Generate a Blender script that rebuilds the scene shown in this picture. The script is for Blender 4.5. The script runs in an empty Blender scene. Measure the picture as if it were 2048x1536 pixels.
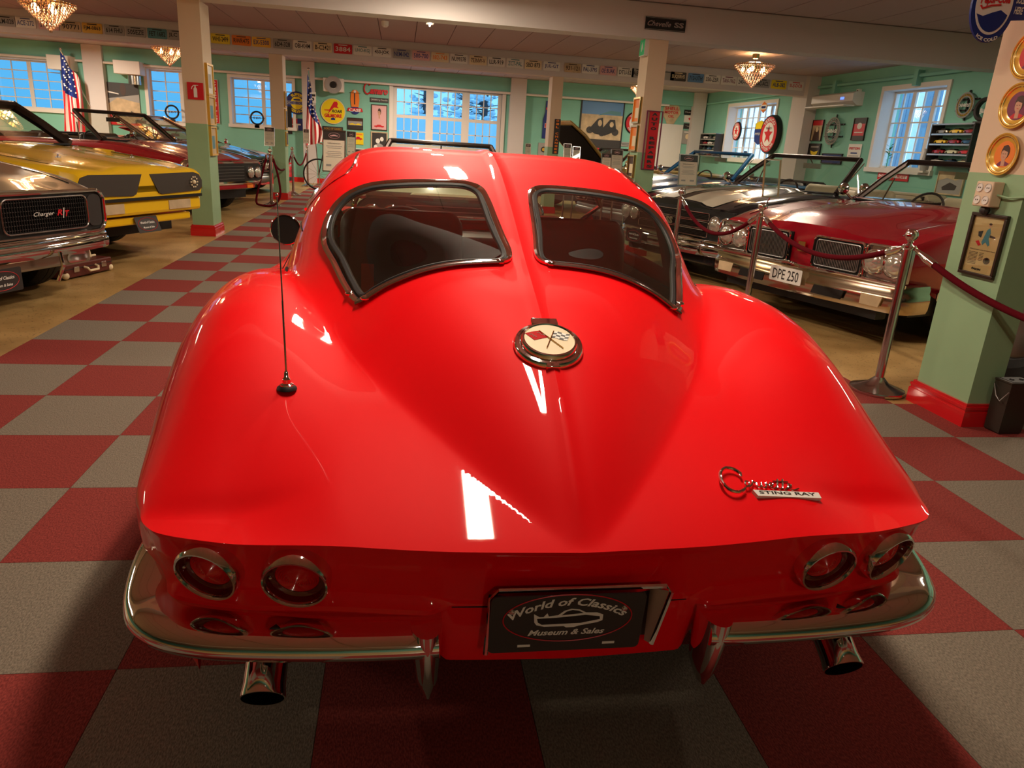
import bpy, bmesh, math, random
from math import sin, cos, pi, radians, sqrt, exp
from mathutils import Vector, Matrix

random.seed(7)
SC = bpy.context.scene
COL = SC.collection

# ------------------------------------------------------------------ camera
F_PX = 1457.563
PITCH, ROLL, YAW = 0.316062676, 0.0646658966, 0.163611654
CAM = Vector((2.17149985, -1.59598037, 1.28566432))
_fw = Vector((sin(YAW) * cos(PITCH), cos(YAW) * cos(PITCH), -sin(PITCH)))
_r0 = Vector((cos(YAW), -sin(YAW), 0))
_u0 = _r0.cross(_fw)
CR = cos(ROLL) * _r0 + sin(ROLL) * _u0
CU = -sin(ROLL) * _r0 + cos(ROLL) * _u0
cam_data = bpy.data.cameras.new('camera')
cam_data.sensor_fit = 'HORIZONTAL'
cam_data.sensor_width = 36.0
cam_data.lens = F_PX / 2048 * 36.0
cam_data.clip_start = 0.05
cam_data.clip_end = 200
cam = bpy.data.objects.new('camera', cam_data)
COL.objects.link(cam)
mw = Matrix.Identity(4)
for i in range(3):
    mw[i][0] = CR[i]; mw[i][1] = CU[i]; mw[i][2] = -_fw[i]; mw[i][3] = CAM[i]
cam.matrix_world = mw
SC.camera = cam


def ray(px, py):
    return _fw + (px - 1024) / F_PX * CR - (py - 768) / F_PX * CU


def atz(px, py, z=0.0):
    d = ray(px, py); return CAM + d * ((z - CAM.z) / d.z)


def aty(px, py, Y):
    d = ray(px, py); return CAM + d * ((Y - CAM.y) / d.y)


def atx(px, py, X):
    d = ray(px, py); return CAM + d * ((X - CAM.x) / d.x)


# ------------------------------------------------------------------ view, world
SC.view_settings.view_transform = 'Standard'
SC.view_settings.look = 'None'
SC.view_settings.gamma = 1.0
SC.view_settings.use_curve_mapping = False
SC.view_settings.exposure = 0.0
SC.cycles.max_bounces = 8
SC.cycles.glossy_bounces = 5
SC.cycles.transmission_bounces = 8
SC.cycles.transparent_max_bounces = 12
SC.cycles.sample_clamp_indirect = 6.0
SC.cycles.use_denoising = True
world = bpy.data.worlds.new('world')
SC.world = world
world.use_nodes = True
bg = world.node_tree.nodes['Background']
bg.inputs['Color'].default_value = (0.34, 0.58, 0.86, 1)
bg.inputs['Strength'].default_value = 3.2

WARM = (1.0, 0.83, 0.64)


def area_light(name, loc, size, size_y, power, color, rot=(0, 0, 0), spread=None):
    d = bpy.data.lights.new(name, 'AREA')
    d.shape = 'RECTANGLE'; d.size = size; d.size_y = size_y
    d.energy = power; d.color = color
    if spread: d.spread = spread
    o = bpy.data.objects.new(name, d)
    o.location = loc; o.rotation_euler = rot
    COL.objects.link(o)
    return o


# lamps: fluorescent fittings hanging under the ceiling, some only added as fill (their housings are built further down)
TUBES = [  # x, y, length, power
    (2.57, .55, 1.0, 55), (2.57, 3.6, 1.0, 85), (2.57, 6.75, .6, 60), (2.57, 10.2, .5, 70), (2.5, 16.6, .5, 190),
    (-4.6, 3.0, 1.2, 150), (8.2, 3.4, 1.2, 75), (-5.5, 10.4, 1.2, 140), (7.9, 9.4, 1.2, 70), (-5.5, 16.4, 1.2, 220), (8.3, 16.4, 1.2, 110), (2.9, -5.6, 1.2, 45),  # all but the last: unseen lamps added as fill to brighten the hall
]
for (x, y, ln, pw) in TUBES:
    area_light('tube_light', (x, y, 2.87), 0.12, ln, pw, WARM)

# ------------------------------------------------------------------ helpers


def S2L(c):
    c /= 255.0
    return c / 12.92 if c <= 0.04045 else ((c + 0.055) / 1.055) ** 2.4


def rgb(r, g, b):
    return (S2L(r), S2L(g), S2L(b), 1.0)


MATS = {}


def mat(name, col, rough=0.5, metal=0.0, coat=0.0, spec=0.5, emit=None, estr=0.0, trans=0.0, ior=1.45, alpha=1.0,
        noise=None, bump=None, sheen=0.0, aniso=0.0):
    """noise=(scale, amount) varies the colour's value; bump=(scale, strength)"""
    if name in MATS: return MATS[name]
    m = bpy.data.materials.new(name); m.use_nodes = True
    nt = m.node_tree; b = nt.nodes['Principled BSDF']
    b.inputs['Base Color'].default_value = col
    b.inputs['Roughness'].default_value = rough
    b.inputs['Metallic'].default_value = metal
    b.inputs['Coat Weight'].default_value = coat
    b.inputs['Coat Roughness'].default_value = 0.03
    b.inputs['Specular IOR Level'].default_value = spec
    b.inputs['Transmission Weight'].default_value = trans
    b.inputs['IOR'].default_value = ior
    b.inputs['Alpha'].default_value = alpha
    if sheen: b.inputs['Sheen Weight'].default_value = sheen
    if emit:
        b.inputs['Emission Color'].default_value = emit; b.inputs['Emission Strength'].default_value = estr
    if noise or bump:
        tc = nt.nodes.new('ShaderNodeTexCoord')
    if noise:
        n = nt.nodes.new('ShaderNodeTexNoise'); n.inputs['Scale'].default_value = noise[0]; n.inputs['Detail'].default_value = 5
        nt.links.new(tc.outputs['Object'], n.inputs['Vector'])
        mr = nt.nodes.new('ShaderNodeMapRange')
        mr.inputs['From Min'].default_value = 0.25; mr.inputs['From Max'].default_value = 0.75
        mr.inputs['To Min'].default_value = 1 - noise[1]; mr.inputs['To Max'].default_value = 1 + noise[1]
        nt.links.new(n.outputs['Fac'], mr.inputs['Value'])
        mx = nt.nodes.new('ShaderNodeVectorMath'); mx.operation = 'SCALE'
        mx.inputs[0].default_value = col[:3]
        nt.links.new(mr.outputs['Result'], mx.inputs['Scale'])
        nt.links.new(mx.outputs['Vector'], b.inputs['Base Color'])
    if bump:
        n2 = nt.nodes.new('ShaderNodeTexNoise'); n2.inputs['Scale'].default_value = bump[0]; n2.inputs['Detail'].default_value = 4
        nt.links.new(tc.outputs['Object'], n2.inputs['Vector'])
        bp = nt.nodes.new('ShaderNodeBump'); bp.inputs['Strength'].default_value = bump[1]
        bp.inputs['Distance'].default_value = 0.003
        nt.links.new(n2.outputs['Fac'], bp.inputs['Height'])
        nt.links.new(bp.outputs['Normal'], b.inputs['Normal'])
    MATS[name] = m
    return m


def tag(o, label=None, cat=None, group=None, kind=None):
    if label: o['label'] = label
    if cat: o['category'] = cat
    if group: o['group'] = group
    if kind: o['kind'] = kind
    return o


def thing(name, label, cat, loc=(0, 0, 0), rz=0.0, group=None, rot=None):
    o = bpy.data.objects.new(name, None)
    o.empty_display_size = 0.1
    COL.objects.link(o)
    o.location = loc
    o.rotation_euler = rot if rot else (0, 0, rz)
    return tag(o, label, cat, group)


class MB:
    """collects geometry, builds ONE mesh object"""

    def __init__(self, M=None):
        self.v = []; self.f = []; self.M = M

    def add(self, vs, fs, M=None):
        k = len(self.v)
        for p in vs:
            p = Vector(p)
            if M is not None: p = M @ p
            if self.M is not None: p = self.M @ p
            self.v.append(p[:])
        self.f += [[i + k for i in f] for f in fs]
        return self

    def box(self, lo, hi, M=None):
        x0, y0, z0 = lo; x1, y1, z1 = hi
        return self.add([(x0, y0, z0), (x1, y0, z0), (x1, y1, z0), (x0, y1, z0), (x0, y0, z1), (x1, y0, z1), (x1, y1, z1), (x0, y1, z1)],
                        [(0, 3, 2, 1), (4, 5, 6, 7), (0, 1, 5, 4), (1, 2, 6, 5), (2, 3, 7, 6), (3, 0, 4, 7)], M)

    def rbox(self, lo, hi, r=0.01, M=None):
        """box with chamfered vertical edges in the XZ outline and along Y"""
        x0, y0, z0 = lo; x1, y1, z1 = hi
        rings = []
        for (yy, d) in ((y0, r), (y0 + r, 0), (y1 - r, 0), (y1, r)):
            a, b, c_, e = x0 + d, x1 - d, z0 + d, z1 - d
            q = r
            rings.append([(a + q, yy, c_), (b - q, yy, c_), (b, yy, c_ + q), (b, yy, e - q), (b - q, yy, e), (a + q, yy, e), (a, yy, e - q), (a, yy, c_ + q)])
        return self.loft(rings, True, True, M)

    def loft(self, rings, closed=True, caps=False, M=None, flip=False):
        n = len(rings[0]); vs = [p for r in rings for p in r]; fs = []
        for i in range(len(rings) - 1):
            for j in range(n if closed else n - 1):
                a = i * n + j; b = i * n + (j + 1) % n
                fs.append((a, b, b + n, a + n) if not flip else (a, a + n, b + n, b))
        if caps:
            fs.append(tuple(range(n - 1, -1, -1))); fs.append(tuple(range((len(rings) - 1) * n, len(rings) * n)))
        return self.add(vs, fs, M)

    def tube(self, pts, r, seg=8, caps=True, M=None, closed=False, flat=None):
        pts = [Vector(p) for p in pts]
        rings = []
        n = len(pts)
        ref = None
        for i, p in enumerate(pts):
            if closed: t = pts[(i + 1) % n] - pts[(i - 1) % n]
            else: t = pts[min(i + 1, n - 1)] - pts[max(i - 1, 0)]
            if t.length < 1e-9: t = Vector((0, 0, 1))
            t.normalize()
            if ref is None:
                ref = Vector((0, 0, 1)) if abs(t.z) < 0.9 else Vector((1, 0, 0))
            b = t.cross(ref)
            if b.length < 1e-6: b = t.cross(Vector((0.3, 1, 0.2)))
            b.normalize(); nn = b.cross(t).normalized(); ref = nn
            rr = r[i] if isinstance(r, (list, tuple)) else r
            ra, rb = (rr, rr) if flat is None else (rr * flat[0], rr * flat[1])
            rings.append([p + nn * (cos(2 * pi * k / seg) * ra) + b * (sin(2 * pi * k / seg) * rb) for k in range(seg)])
        if closed: rings.append(rings[0]); caps = False
        return self.loft(rings, True, caps, M)

    def cyl(self, p0, p1, r0, r1=None, seg=16, caps=True, M=None):
        return self.tube([p0, p1], [r0, r0 if r1 is None else r1], seg, caps, M)

    def lathe(self, prof, seg=24, M=None, closed=False):
        """prof: (r, z) revolved about Z"""
        rings = [[(r * cos(2 * pi * k / seg), r * sin(2 * pi * k / seg), z) for k in range(seg)] for (r, z) in prof]
        if closed: rings.append(rings[0])
        return self.loft(rings, True, False, M)

    def ball(self, c, r, seg=12, M=None, sz=1.0):
        prof = [(max(1e-4, r * sin(pi * i / 8)), -r * cos(pi * i / 8) * sz) for i in range(9)]
        T = Matrix.Translation(Vector(c))
        return self.lathe(prof, seg, (M @ T) if M is not None else T)

    def poly(self, pts2, z0, z1, M=None):
        """extruded polygon in XY from z0 to z1"""
        n = len(pts2)
        vs = [(x, y, z0) for x, y in pts2] + [(x, y, z1) for x, y in pts2]
        fs = [tuple(range(n - 1, -1, -1)), tuple(range(n, 2 * n))] + [(i, (i + 1) % n, n + (i + 1) % n, n + i) for i in range(n)]
        return self.add(vs, fs, M)

    def polyxz(self, pts2, y0, y1, M=None):
        n = len(pts2)
        vs = [(x, y0, z) for x, z in pts2] + [(x, y1, z) for x, z in pts2]
        fs = [tuple(range(n)), tuple(range(2 * n - 1, n - 1, -1))] + [(i, n + i, n + (i + 1) % n, (i + 1) % n) for i in range(n)]
        return self.add(vs, fs, M)

    def build(self, name, m, parent=None, smooth=None, bevel=0.0, label=None, loc=None):
        me = bpy.data.meshes.new(name)
        me.from_pydata(self.v, [], self.f)
        me.update()
        bm = bmesh.new(); bm.from_mesh(me)
        bmesh.ops.recalc_face_normals(bm, faces=bm.faces)
        bm.to_mesh(me); bm.free()
        me.materials.append(m if not isinstance(m, str) else MATS[m])
        if smooth is None or smooth:
            me.polygons.foreach_set('use_smooth', [True] * len(me.polygons))
            me.set_sharp_from_angle(angle=radians(38 if smooth is None else smooth))
        o = bpy.data.objects.new(name, me)
        COL.objects.link(o)
        if parent is not None: o.parent = parent
        if loc is not None: o.location = loc
        if bevel:
            md = o.modifiers.new('bevel', 'BEVEL'); md.width = bevel; md.segments = 2; md.limit_method = 'ANGLE'
        if label: o['label'] = label
        return o


def dup(root, loc=None, rz=None, label=None, group=None):
    r = root.copy(); COL.objects.link(r)
    if loc is not None: r.location = loc
    if rz is not None: r.rotation_euler = (0, 0, rz)
    if label: r['label'] = label
    if group: r['group'] = group
    for ch in list(root.children):
        c = ch.copy(); COL.objects.link(c); c.parent = r
        for g in list(ch.children):
            d = g.copy(); COL.objects.link(d); d.parent = c
    return r


_fontcache = {}


def text_mesh(s, size=1.0, width=None, shear=0.0, bold=0.0, depth=0.0, spacing=1.0, arc=None):
    """returns (verts, faces) of text centred on the origin in XY; arc=(radius) bends along a circle (top>0, bottom<0)"""
    key = (s, shear, bold, spacing)
    if key not in _fontcache:
        cu = bpy.data.curves.new('t', 'FONT')
        cu.body = s; cu.size = 1.0; cu.shear = shear; cu.offset = bold; cu.space_character = spacing
        cu.resolution_u = 2
        o = bpy.data.objects.new('t', cu); COL.objects.link(o)
        dg = bpy.context.evaluated_depsgraph_get(); dg.update()
        me = bpy.data.meshes.new_from_object(o.evaluated_get(dg))
        vs = [v.co.copy() for v in me.vertices]; fs = [tuple(p.vertices) for p in me.polygons]
        bpy.data.objects.remove(o); bpy.data.curves.remove(cu); bpy.data.meshes.remove(me)
        _fontcache[key] = (vs, fs)
    vs, fs = _fontcache[key]
    if not vs: return [], []
    x0 = min(v.x for v in vs); x1 = max(v.x for v in vs); y0 = min(v.y for v in vs); y1 = max(v.y for v in vs)
    k = size / max(1e-6, (y1 - y0)); kx = k if width is None else width / (x1 - x0)
    out = []
    for v in vs:
        x = (v.x - (x0 + x1) / 2) * kx; y = (v.y - (y0 + y1) / 2) * k
        if arc:
            if arc > 0: a = x / arc; out.append(((arc + y) * sin(a), (arc + y) * cos(a), 0))
            else: R = -arc; a = x / R; out.append(((R - y) * sin(a), -(R - y) * cos(a), 0))
        else: out.append((x, y, 0))
    return out, fs


def text(name, s, m, parent, M, size, width=None, **kw):
    vs, fs = text_mesh(s, size, width, **kw)
    b = MB(); b.add(vs, fs, M)
    me = bpy.data.meshes.new(name); me.from_pydata(b.v, [], b.f); me.update()
    me.materials.append(MATS[m] if isinstance(m, str) else m)
    o = bpy.data.objects.new(name, me); COL.objects.link(o); o.parent = parent
    return o


def itp(x, xs, ys):
    if x <= xs[0]: return ys[0]
    if x >= xs[-1]: return ys[-1]
    for i in range(len(xs) - 1):
        if x <= xs[i + 1]:
            h = xs[i + 1] - xs[i]
            t = (x - xs[i]) / h

            def sl(j):
                if j <= 0: return (ys[1] - ys[0]) / (xs[1] - xs[0])
                if j >= len(xs) - 1: return (ys[-1] - ys[-2]) / (xs[-1] - xs[-2])
                a = (ys[j] - ys[j - 1]) / (xs[j] - xs[j - 1]); b = (ys[j + 1] - ys[j]) / (xs[j + 1] - xs[j])
                return 0.0 if a * b <= 0 else 2 * a * b / (a + b)
            m0, m1 = sl(i) * h, sl(i + 1) * h
            t2, t3 = t * t, t * t * t
            return (2 * t3 - 3 * t2 + 1) * ys[i] + (t3 - 2 * t2 + t) * m0 + (-2 * t3 + 3 * t2) * ys[i + 1] + (t3 - t2) * m1


def sstep(a, b, x):
    t = min(1.0, max(0.0, (x - a) / (b - a))); return t * t * (3 - 2 * t)


def lin(x, xs, ys):
    if x <= xs[0]: return ys[0]
    for i in range(len(xs) - 1):
        if x <= xs[i + 1]:
            return ys[i] + (ys[i + 1] - ys[i]) * (x - xs[i]) / (xs[i + 1] - xs[i])
    return ys[-1]


def TR(x=0, y=0, z=0): return Matrix.Translation((x, y, z))
def RX(a): return Matrix.Rotation(a, 4, 'X')
def RY(a): return Matrix.Rotation(a, 4, 'Y')
def RZ(a): return Matrix.Rotation(a, 4, 'Z')


# ------------------------------------------------------------------ materials
mat('chrome', (0.80, 0.79, 0.77, 1), 0.045, 1.0)
mat('steel', (0.62, 0.61, 0.60, 1), 0.18, 1.0)
mat('dull_metal', (0.35, 0.34, 0.33, 1), 0.35, 1.0)
mat('brass', (0.85, 0.58, 0.22, 1), 0.2, 1.0)
mat('red_paint', (0.84, 0.001, 0.005, 1), 0.55, 0.0, coat=0.65, spec=0.1)
mat('dark_red_paint', (0.22, 0.004, 0.010, 1), 0.25, 0.1, coat=1.0)
mat('crimson_paint', (0.36, 0.004, 0.016, 1), 0.22, 0.1, coat=1.0)
mat('bright_red_paint', (0.62, 0.008, 0.02, 1), 0.25, 0, coat=1.0)
mat('yellow_paint', (0.90, 0.56, 0.015, 1), 0.25, 0, coat=0.8)
mat('silver_paint', (0.34, 0.30, 0.23, 1), 0.3, 0.65, coat=1.0)
mat('black_paint', (0.008, 0.009, 0.012, 1), 0.15, 0, coat=1.0)
mat('blue_paint', (0.012, 0.09, 0.21, 1), 0.22, 0.3, coat=1.0)
mat('gold_paint', (0.45, 0.32, 0.10, 1), 0.3, 0.2, coat=0.8)
mat('cream_paint', (0.62, 0.62, 0.40, 1), 0.3, 0, coat=1.0)
mat('white_stripe', (0.68, 0.62, 0.48, 1), 0.25, 0, coat=1.0)
mat('black_rubber', (0.012, 0.011, 0.011, 1), 0.6)
mat('tyre', (0.014, 0.013, 0.012, 1), 0.75, bump=(60, 0.3))
mat('black_trim', (0.010, 0.009, 0.009, 1), 0.35)
mat('black_cloth', (0.012, 0.009, 0.008, 1), 0.9, spec=0.1)
mat('black_vinyl', (0.014, 0.012, 0.011, 1), 0.45)
mat('cream_vinyl', (0.55, 0.47, 0.32, 1), 0.5)
mat('red_belt', (0.55, 0.03, 0.015, 1), 0.6)
mat('glass', (1, 1, 1, 1), 0.0, trans=1.0, ior=1.45)
mat('white_plaster', (0.64, 0.60, 0.58, 1), 0.7, bump=(9, 0.03))
mat('white_gloss', (0.78, 0.74, 0.68, 1), 0.4)
mat('mint_wall', (0.22, 0.53, 0.42, 1), 0.7, bump=(30, 0.2), noise=(2.0, 0.05))
mat('mint_column', (0.29, 0.46, 0.26, 1), 0.55, noise=(8, 0.03))
mat('cream_column', (0.72, 0.56, 0.39, 1), 0.6)
mat('red_skirting', (0.62, 0.010, 0.014, 1), 0.25, coat=0.6)
mat('black', (0.012, 0.011, 0.010, 1), 0.5)
mat('charcoal', (0.035, 0.03, 0.028, 1), 0.5)
mat('white_print', (0.80, 0.78, 0.72, 1), 0.5)
mat('cream_print', (0.80, 0.66, 0.42, 1), 0.5)
mat('yellow_print', (0.86, 0.66, 0.01, 1), 0.4)
mat('red_print', (0.62, 0.012, 0.02, 1), 0.4)
mat('blue_print', (0.012, 0.03, 0.20, 1), 0.4)
mat('grey_print', (0.35, 0.34, 0.32, 1), 0.5)
mat('pink_print', (0.75, 0.42, 0.42, 1), 0.5)
mat('gold_print', (0.70, 0.40, 0.05, 1), 0.35, 0.3)
mat('skin_print', (0.60, 0.33, 0.21, 1), 0.5)
mat('brown_print', (0.06, 0.025, 0.014, 1), 0.5)
mat('purple_print', (0.20, 0.03, 0.08, 1), 0.5)
mat('orange_print', (0.85, 0.22, 0.02, 1), 0.5)
mat('teal_print', (0.08, 0.24, 0.28, 1), 0.5)
mat('tan_print', (0.55, 0.42, 0.25, 1), 0.6, noise=(6, 0.3))
mat('sky_print', (0.10, 0.25, 0.50, 1), 0.5)
mat('lamp_lens', (0.62, 0.003, 0.004, 1), 0.22, coat=1.0)
mat('lamp_dark', (0.10, 0.001, 0.002, 1), 0.08, coat=1.0)
mat('headlamp', (0.75, 0.72, 0.62, 1), 0.12, 0.7)
mat('frame_dark', (0.03, 0.015, 0.008, 1), 0.35)
mat('velvet', (0.10, 0.003, 0.008, 1), 0.9, spec=0.1)


def thin_glass(name, tint=(0.9, 0.95, 0.93), gloss=0.12):
    m = bpy.data.materials.new(name); m.use_nodes = True
    nt = m.node_tree; nt.nodes.clear()
    out = nt.nodes.new('ShaderNodeOutputMaterial')
    tr = nt.nodes.new('ShaderNodeBsdfTransparent'); tr.inputs[0].default_value = (*tint, 1)
    gl = nt.nodes.new('ShaderNodeBsdfGlossy'); gl.inputs['Roughness'].default_value = 0.0
    fr = nt.nodes.new('ShaderNodeLayerWeight'); fr.inputs['Blend'].default_value = 0.5
    pw = nt.nodes.new('ShaderNodeMath'); pw.operation = 'POWER'; pw.inputs[1].default_value = 4.0
    ad = nt.nodes.new('ShaderNodeMath'); ad.operation = 'MULTIPLY_ADD'; ad.inputs[1].default_value = 0.9; ad.inputs[2].default_value = 0.04 + gloss * 0.5
    ad.use_clamp = True
    mx = nt.nodes.new('ShaderNodeMixShader')
    nt.links.new(fr.outputs['Facing'], pw.inputs[0]); nt.links.new(pw.outputs[0], ad.inputs[0]); nt.links.new(ad.outputs[0], mx.inputs[0])
    nt.links.new(tr.outputs[0], mx.inputs[1]); nt.links.new(gl.outputs[0], mx.inputs[2])
    nt.links.new(mx.outputs[0], out.inputs[0])
    MATS[name] = m
    return m


thin_glass('car_glass', (0.80, 0.84, 0.78), 0.10)
thin_glass('clear_glass', (0.95, 0.97, 0.97), 0.06)
thin_glass('blue_glass', (0.10, 0.28, 0.36), 0.05)
thin_glass('door_glass', (0.30, 0.50, 0.55), 0.05)
# ------------------------------------------------------------------ the red coupe: surface functions (u sideways, Y forward, z up)
CX = 2.48
Y_AX_R, Y_AX_F = 0.42, 2.91


def v_D(Y):  # inner deck / hood height
    return itp(Y, [-.60, -.572, -.50, -.40, -.25, -.10, .10, .30, .60, 1.0, 2.0, 2.4, 3.0, 3.5, 3.75, 3.86],
               [.640, .654, .683, .716, .758, .793, .828, .848, .856, .84, .84, .86, .84, .76, .69, .60])


def v_P(Y):  # height of the fender crown
    return itp(Y, [-.572, -.45, -.40, -.30, -.20, -.10, 0, .15, .30, .45, .70, .90, 1.2, 1.6, 2.0, 2.4, 2.8, 3.1, 3.5, 3.75, 3.86],
               [.654, .664, .690, .738, .787, .833, .868, .903, .914, .911, .884, .85, .81, .79, .80, .84, .87, .865, .80, .72, .60])


def v_up(Y):
    return itp(Y, [-.572, -.45, -.3, -.1, .1, .4, .8, 1.2, 2.0, 2.8, 3.5, 3.86], [.56, .60, .62, .635, .65, .67, .71, .74, .73, .68, .62, .5])


def v_uc(Y):
    return itp(Y, [-.572, -.42, -.35, -.2, 0, .25, .5, .9, 1.4, 2.0, 2.6, 3.0, 3.4, 3.7, 3.86],
               [.70, .737, .765, .795, .83, .865, .885, .875, .85, .855, .88, .885, .86, .80, .70])


def v_zc(Y):
    return itp(Y, [-.572, -.42, -.2, .5, 1.5, 3.0, 3.86], [.652, .654, .658, .66, .63, .62, .58])


def v_spine(Y):  # centre profile of the cabin and boat tail
    return itp(Y, [-.56, -.52, -.45, -.35, -.25, -.158, 0, .2, .4, .63, .8, 1.0, 1.2, 1.5, 1.75, 1.9, 2.1, 2.3, 2.42, 2.5],
               [.660, .688, .738, .800, .852, .893, .948, 1.012, 1.083, 1.160, 1.207, 1.243, 1.257, 1.250, 1.215, 1.165, 1.05, .93, .875, .86])


def v_w(Y):
    return itp(Y, [-.56, -.50, -.35, -.1, .2, .5, .85, 1.2, 1.9, 2.2, 2.5], [.03, .085, .20, .36, .505, .60, .672, .685, .68, .67, .66])


def v_p(Y):
    return itp(Y, [-.5, -.2, .2, .85, 1.9], [2.2, 2.6, 3.6, 7.2, 7.2])


def v_base(u, Y):
    D, P, up, uc, zc = v_D(Y), v_P(Y), v_up(Y), v_uc(Y), v_zc(Y)
    a = abs(u)
    if a <= up:
        return D + (P - D) * sstep(min(.40, up - .2), up, a)
    t = min(1.0, (a - up) / max(1e-6, uc - up))
    return zc + (P - zc) * max(0.0, 1 - t ** 2.2) ** .62


def v_F(u, Y):
    a = abs(u); b = v_base(a, Y)
    if Y > -.56 and Y < 2.5:
        s = v_spine(Y); w = v_w(Y); h = s - v_D(Y)
        if h > 0 and a < w:
            t = a / w; p = v_p(Y)
            hh = max(0.0, 1 - t ** p) ** lin(Y, [.2, .85], [1.5, 1.05])
            # lay the hump over the base with a soft foot
            b = b + max(0.0, (s - b)) * hh
    if -.56 < Y < 2.0:
        b += .0075 * max(0.0, 1 - a / .022) * sstep(-.56, -.48, Y)
    return b
WIN = [(.405, .185), (.44, .27), (.475, .38), (.512, .50), (.512, .585), (.478, .628), (.415, .640), (.335, .640), (.24, .648), (.15, .654), (.105, .645),
       (.075, .605), (.062, .52), (.054, .42), (.045, .32), (.037, .245), (.042, .205), (.065, .190), (.12, .186), (.18, .182), (.24, .178), (.295, .176), (.34, .178), (.375, .180)]


def inside(p, poly):
    x, y = p; c = False; n = len(poly); j = n - 1
    for i in range(n):
        xi, yi = poly[i]; xj, yj = poly[j]
        if (yi > y) != (yj > y) and x < (xj - xi) * (y - yi) / (yj - yi) + xi: c = not c
        j = i
    return c


def smooth_loop(pts, n=5, closed=True):
    out = []; m = len(pts)
    for i in range(m if closed else m - 1):
        p0 = pts[(i - 1) % m] if closed or i > 0 else pts[0]
        p1 = pts[i]; p2 = pts[(i + 1) % m]
        p3 = pts[(i + 2) % m] if closed or i + 2 < m else pts[-1]
        for k in range(n):
            t = k / n
            out.append(tuple(0.5 * ((2 * b) + (c_ - a) * t + (2 * a - 5 * b + 4 * c_ - d) * t * t + (-a + 3 * b - 3 * c_ + d) * t ** 3) for a, b, c_, d in zip(p0, p1, p2, p3)))
    if not closed: out.append(tuple(pts[-1]))
    return out


def v_normal(u, Y, e=.004):
    dzu = (v_F(u + e, Y) - v_F(u - e, Y)) / (2 * e); dzy = (v_F(u, Y + e) - v_F(u, Y - e)) / (2 * e)
    return Vector((-dzu, -dzy, 1)).normalized()


def v_pt(u, Y, off=0.0):
    p = Vector((u, Y, v_F(u, Y)))
    return p + v_normal(u, Y) * off if off else p


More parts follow.
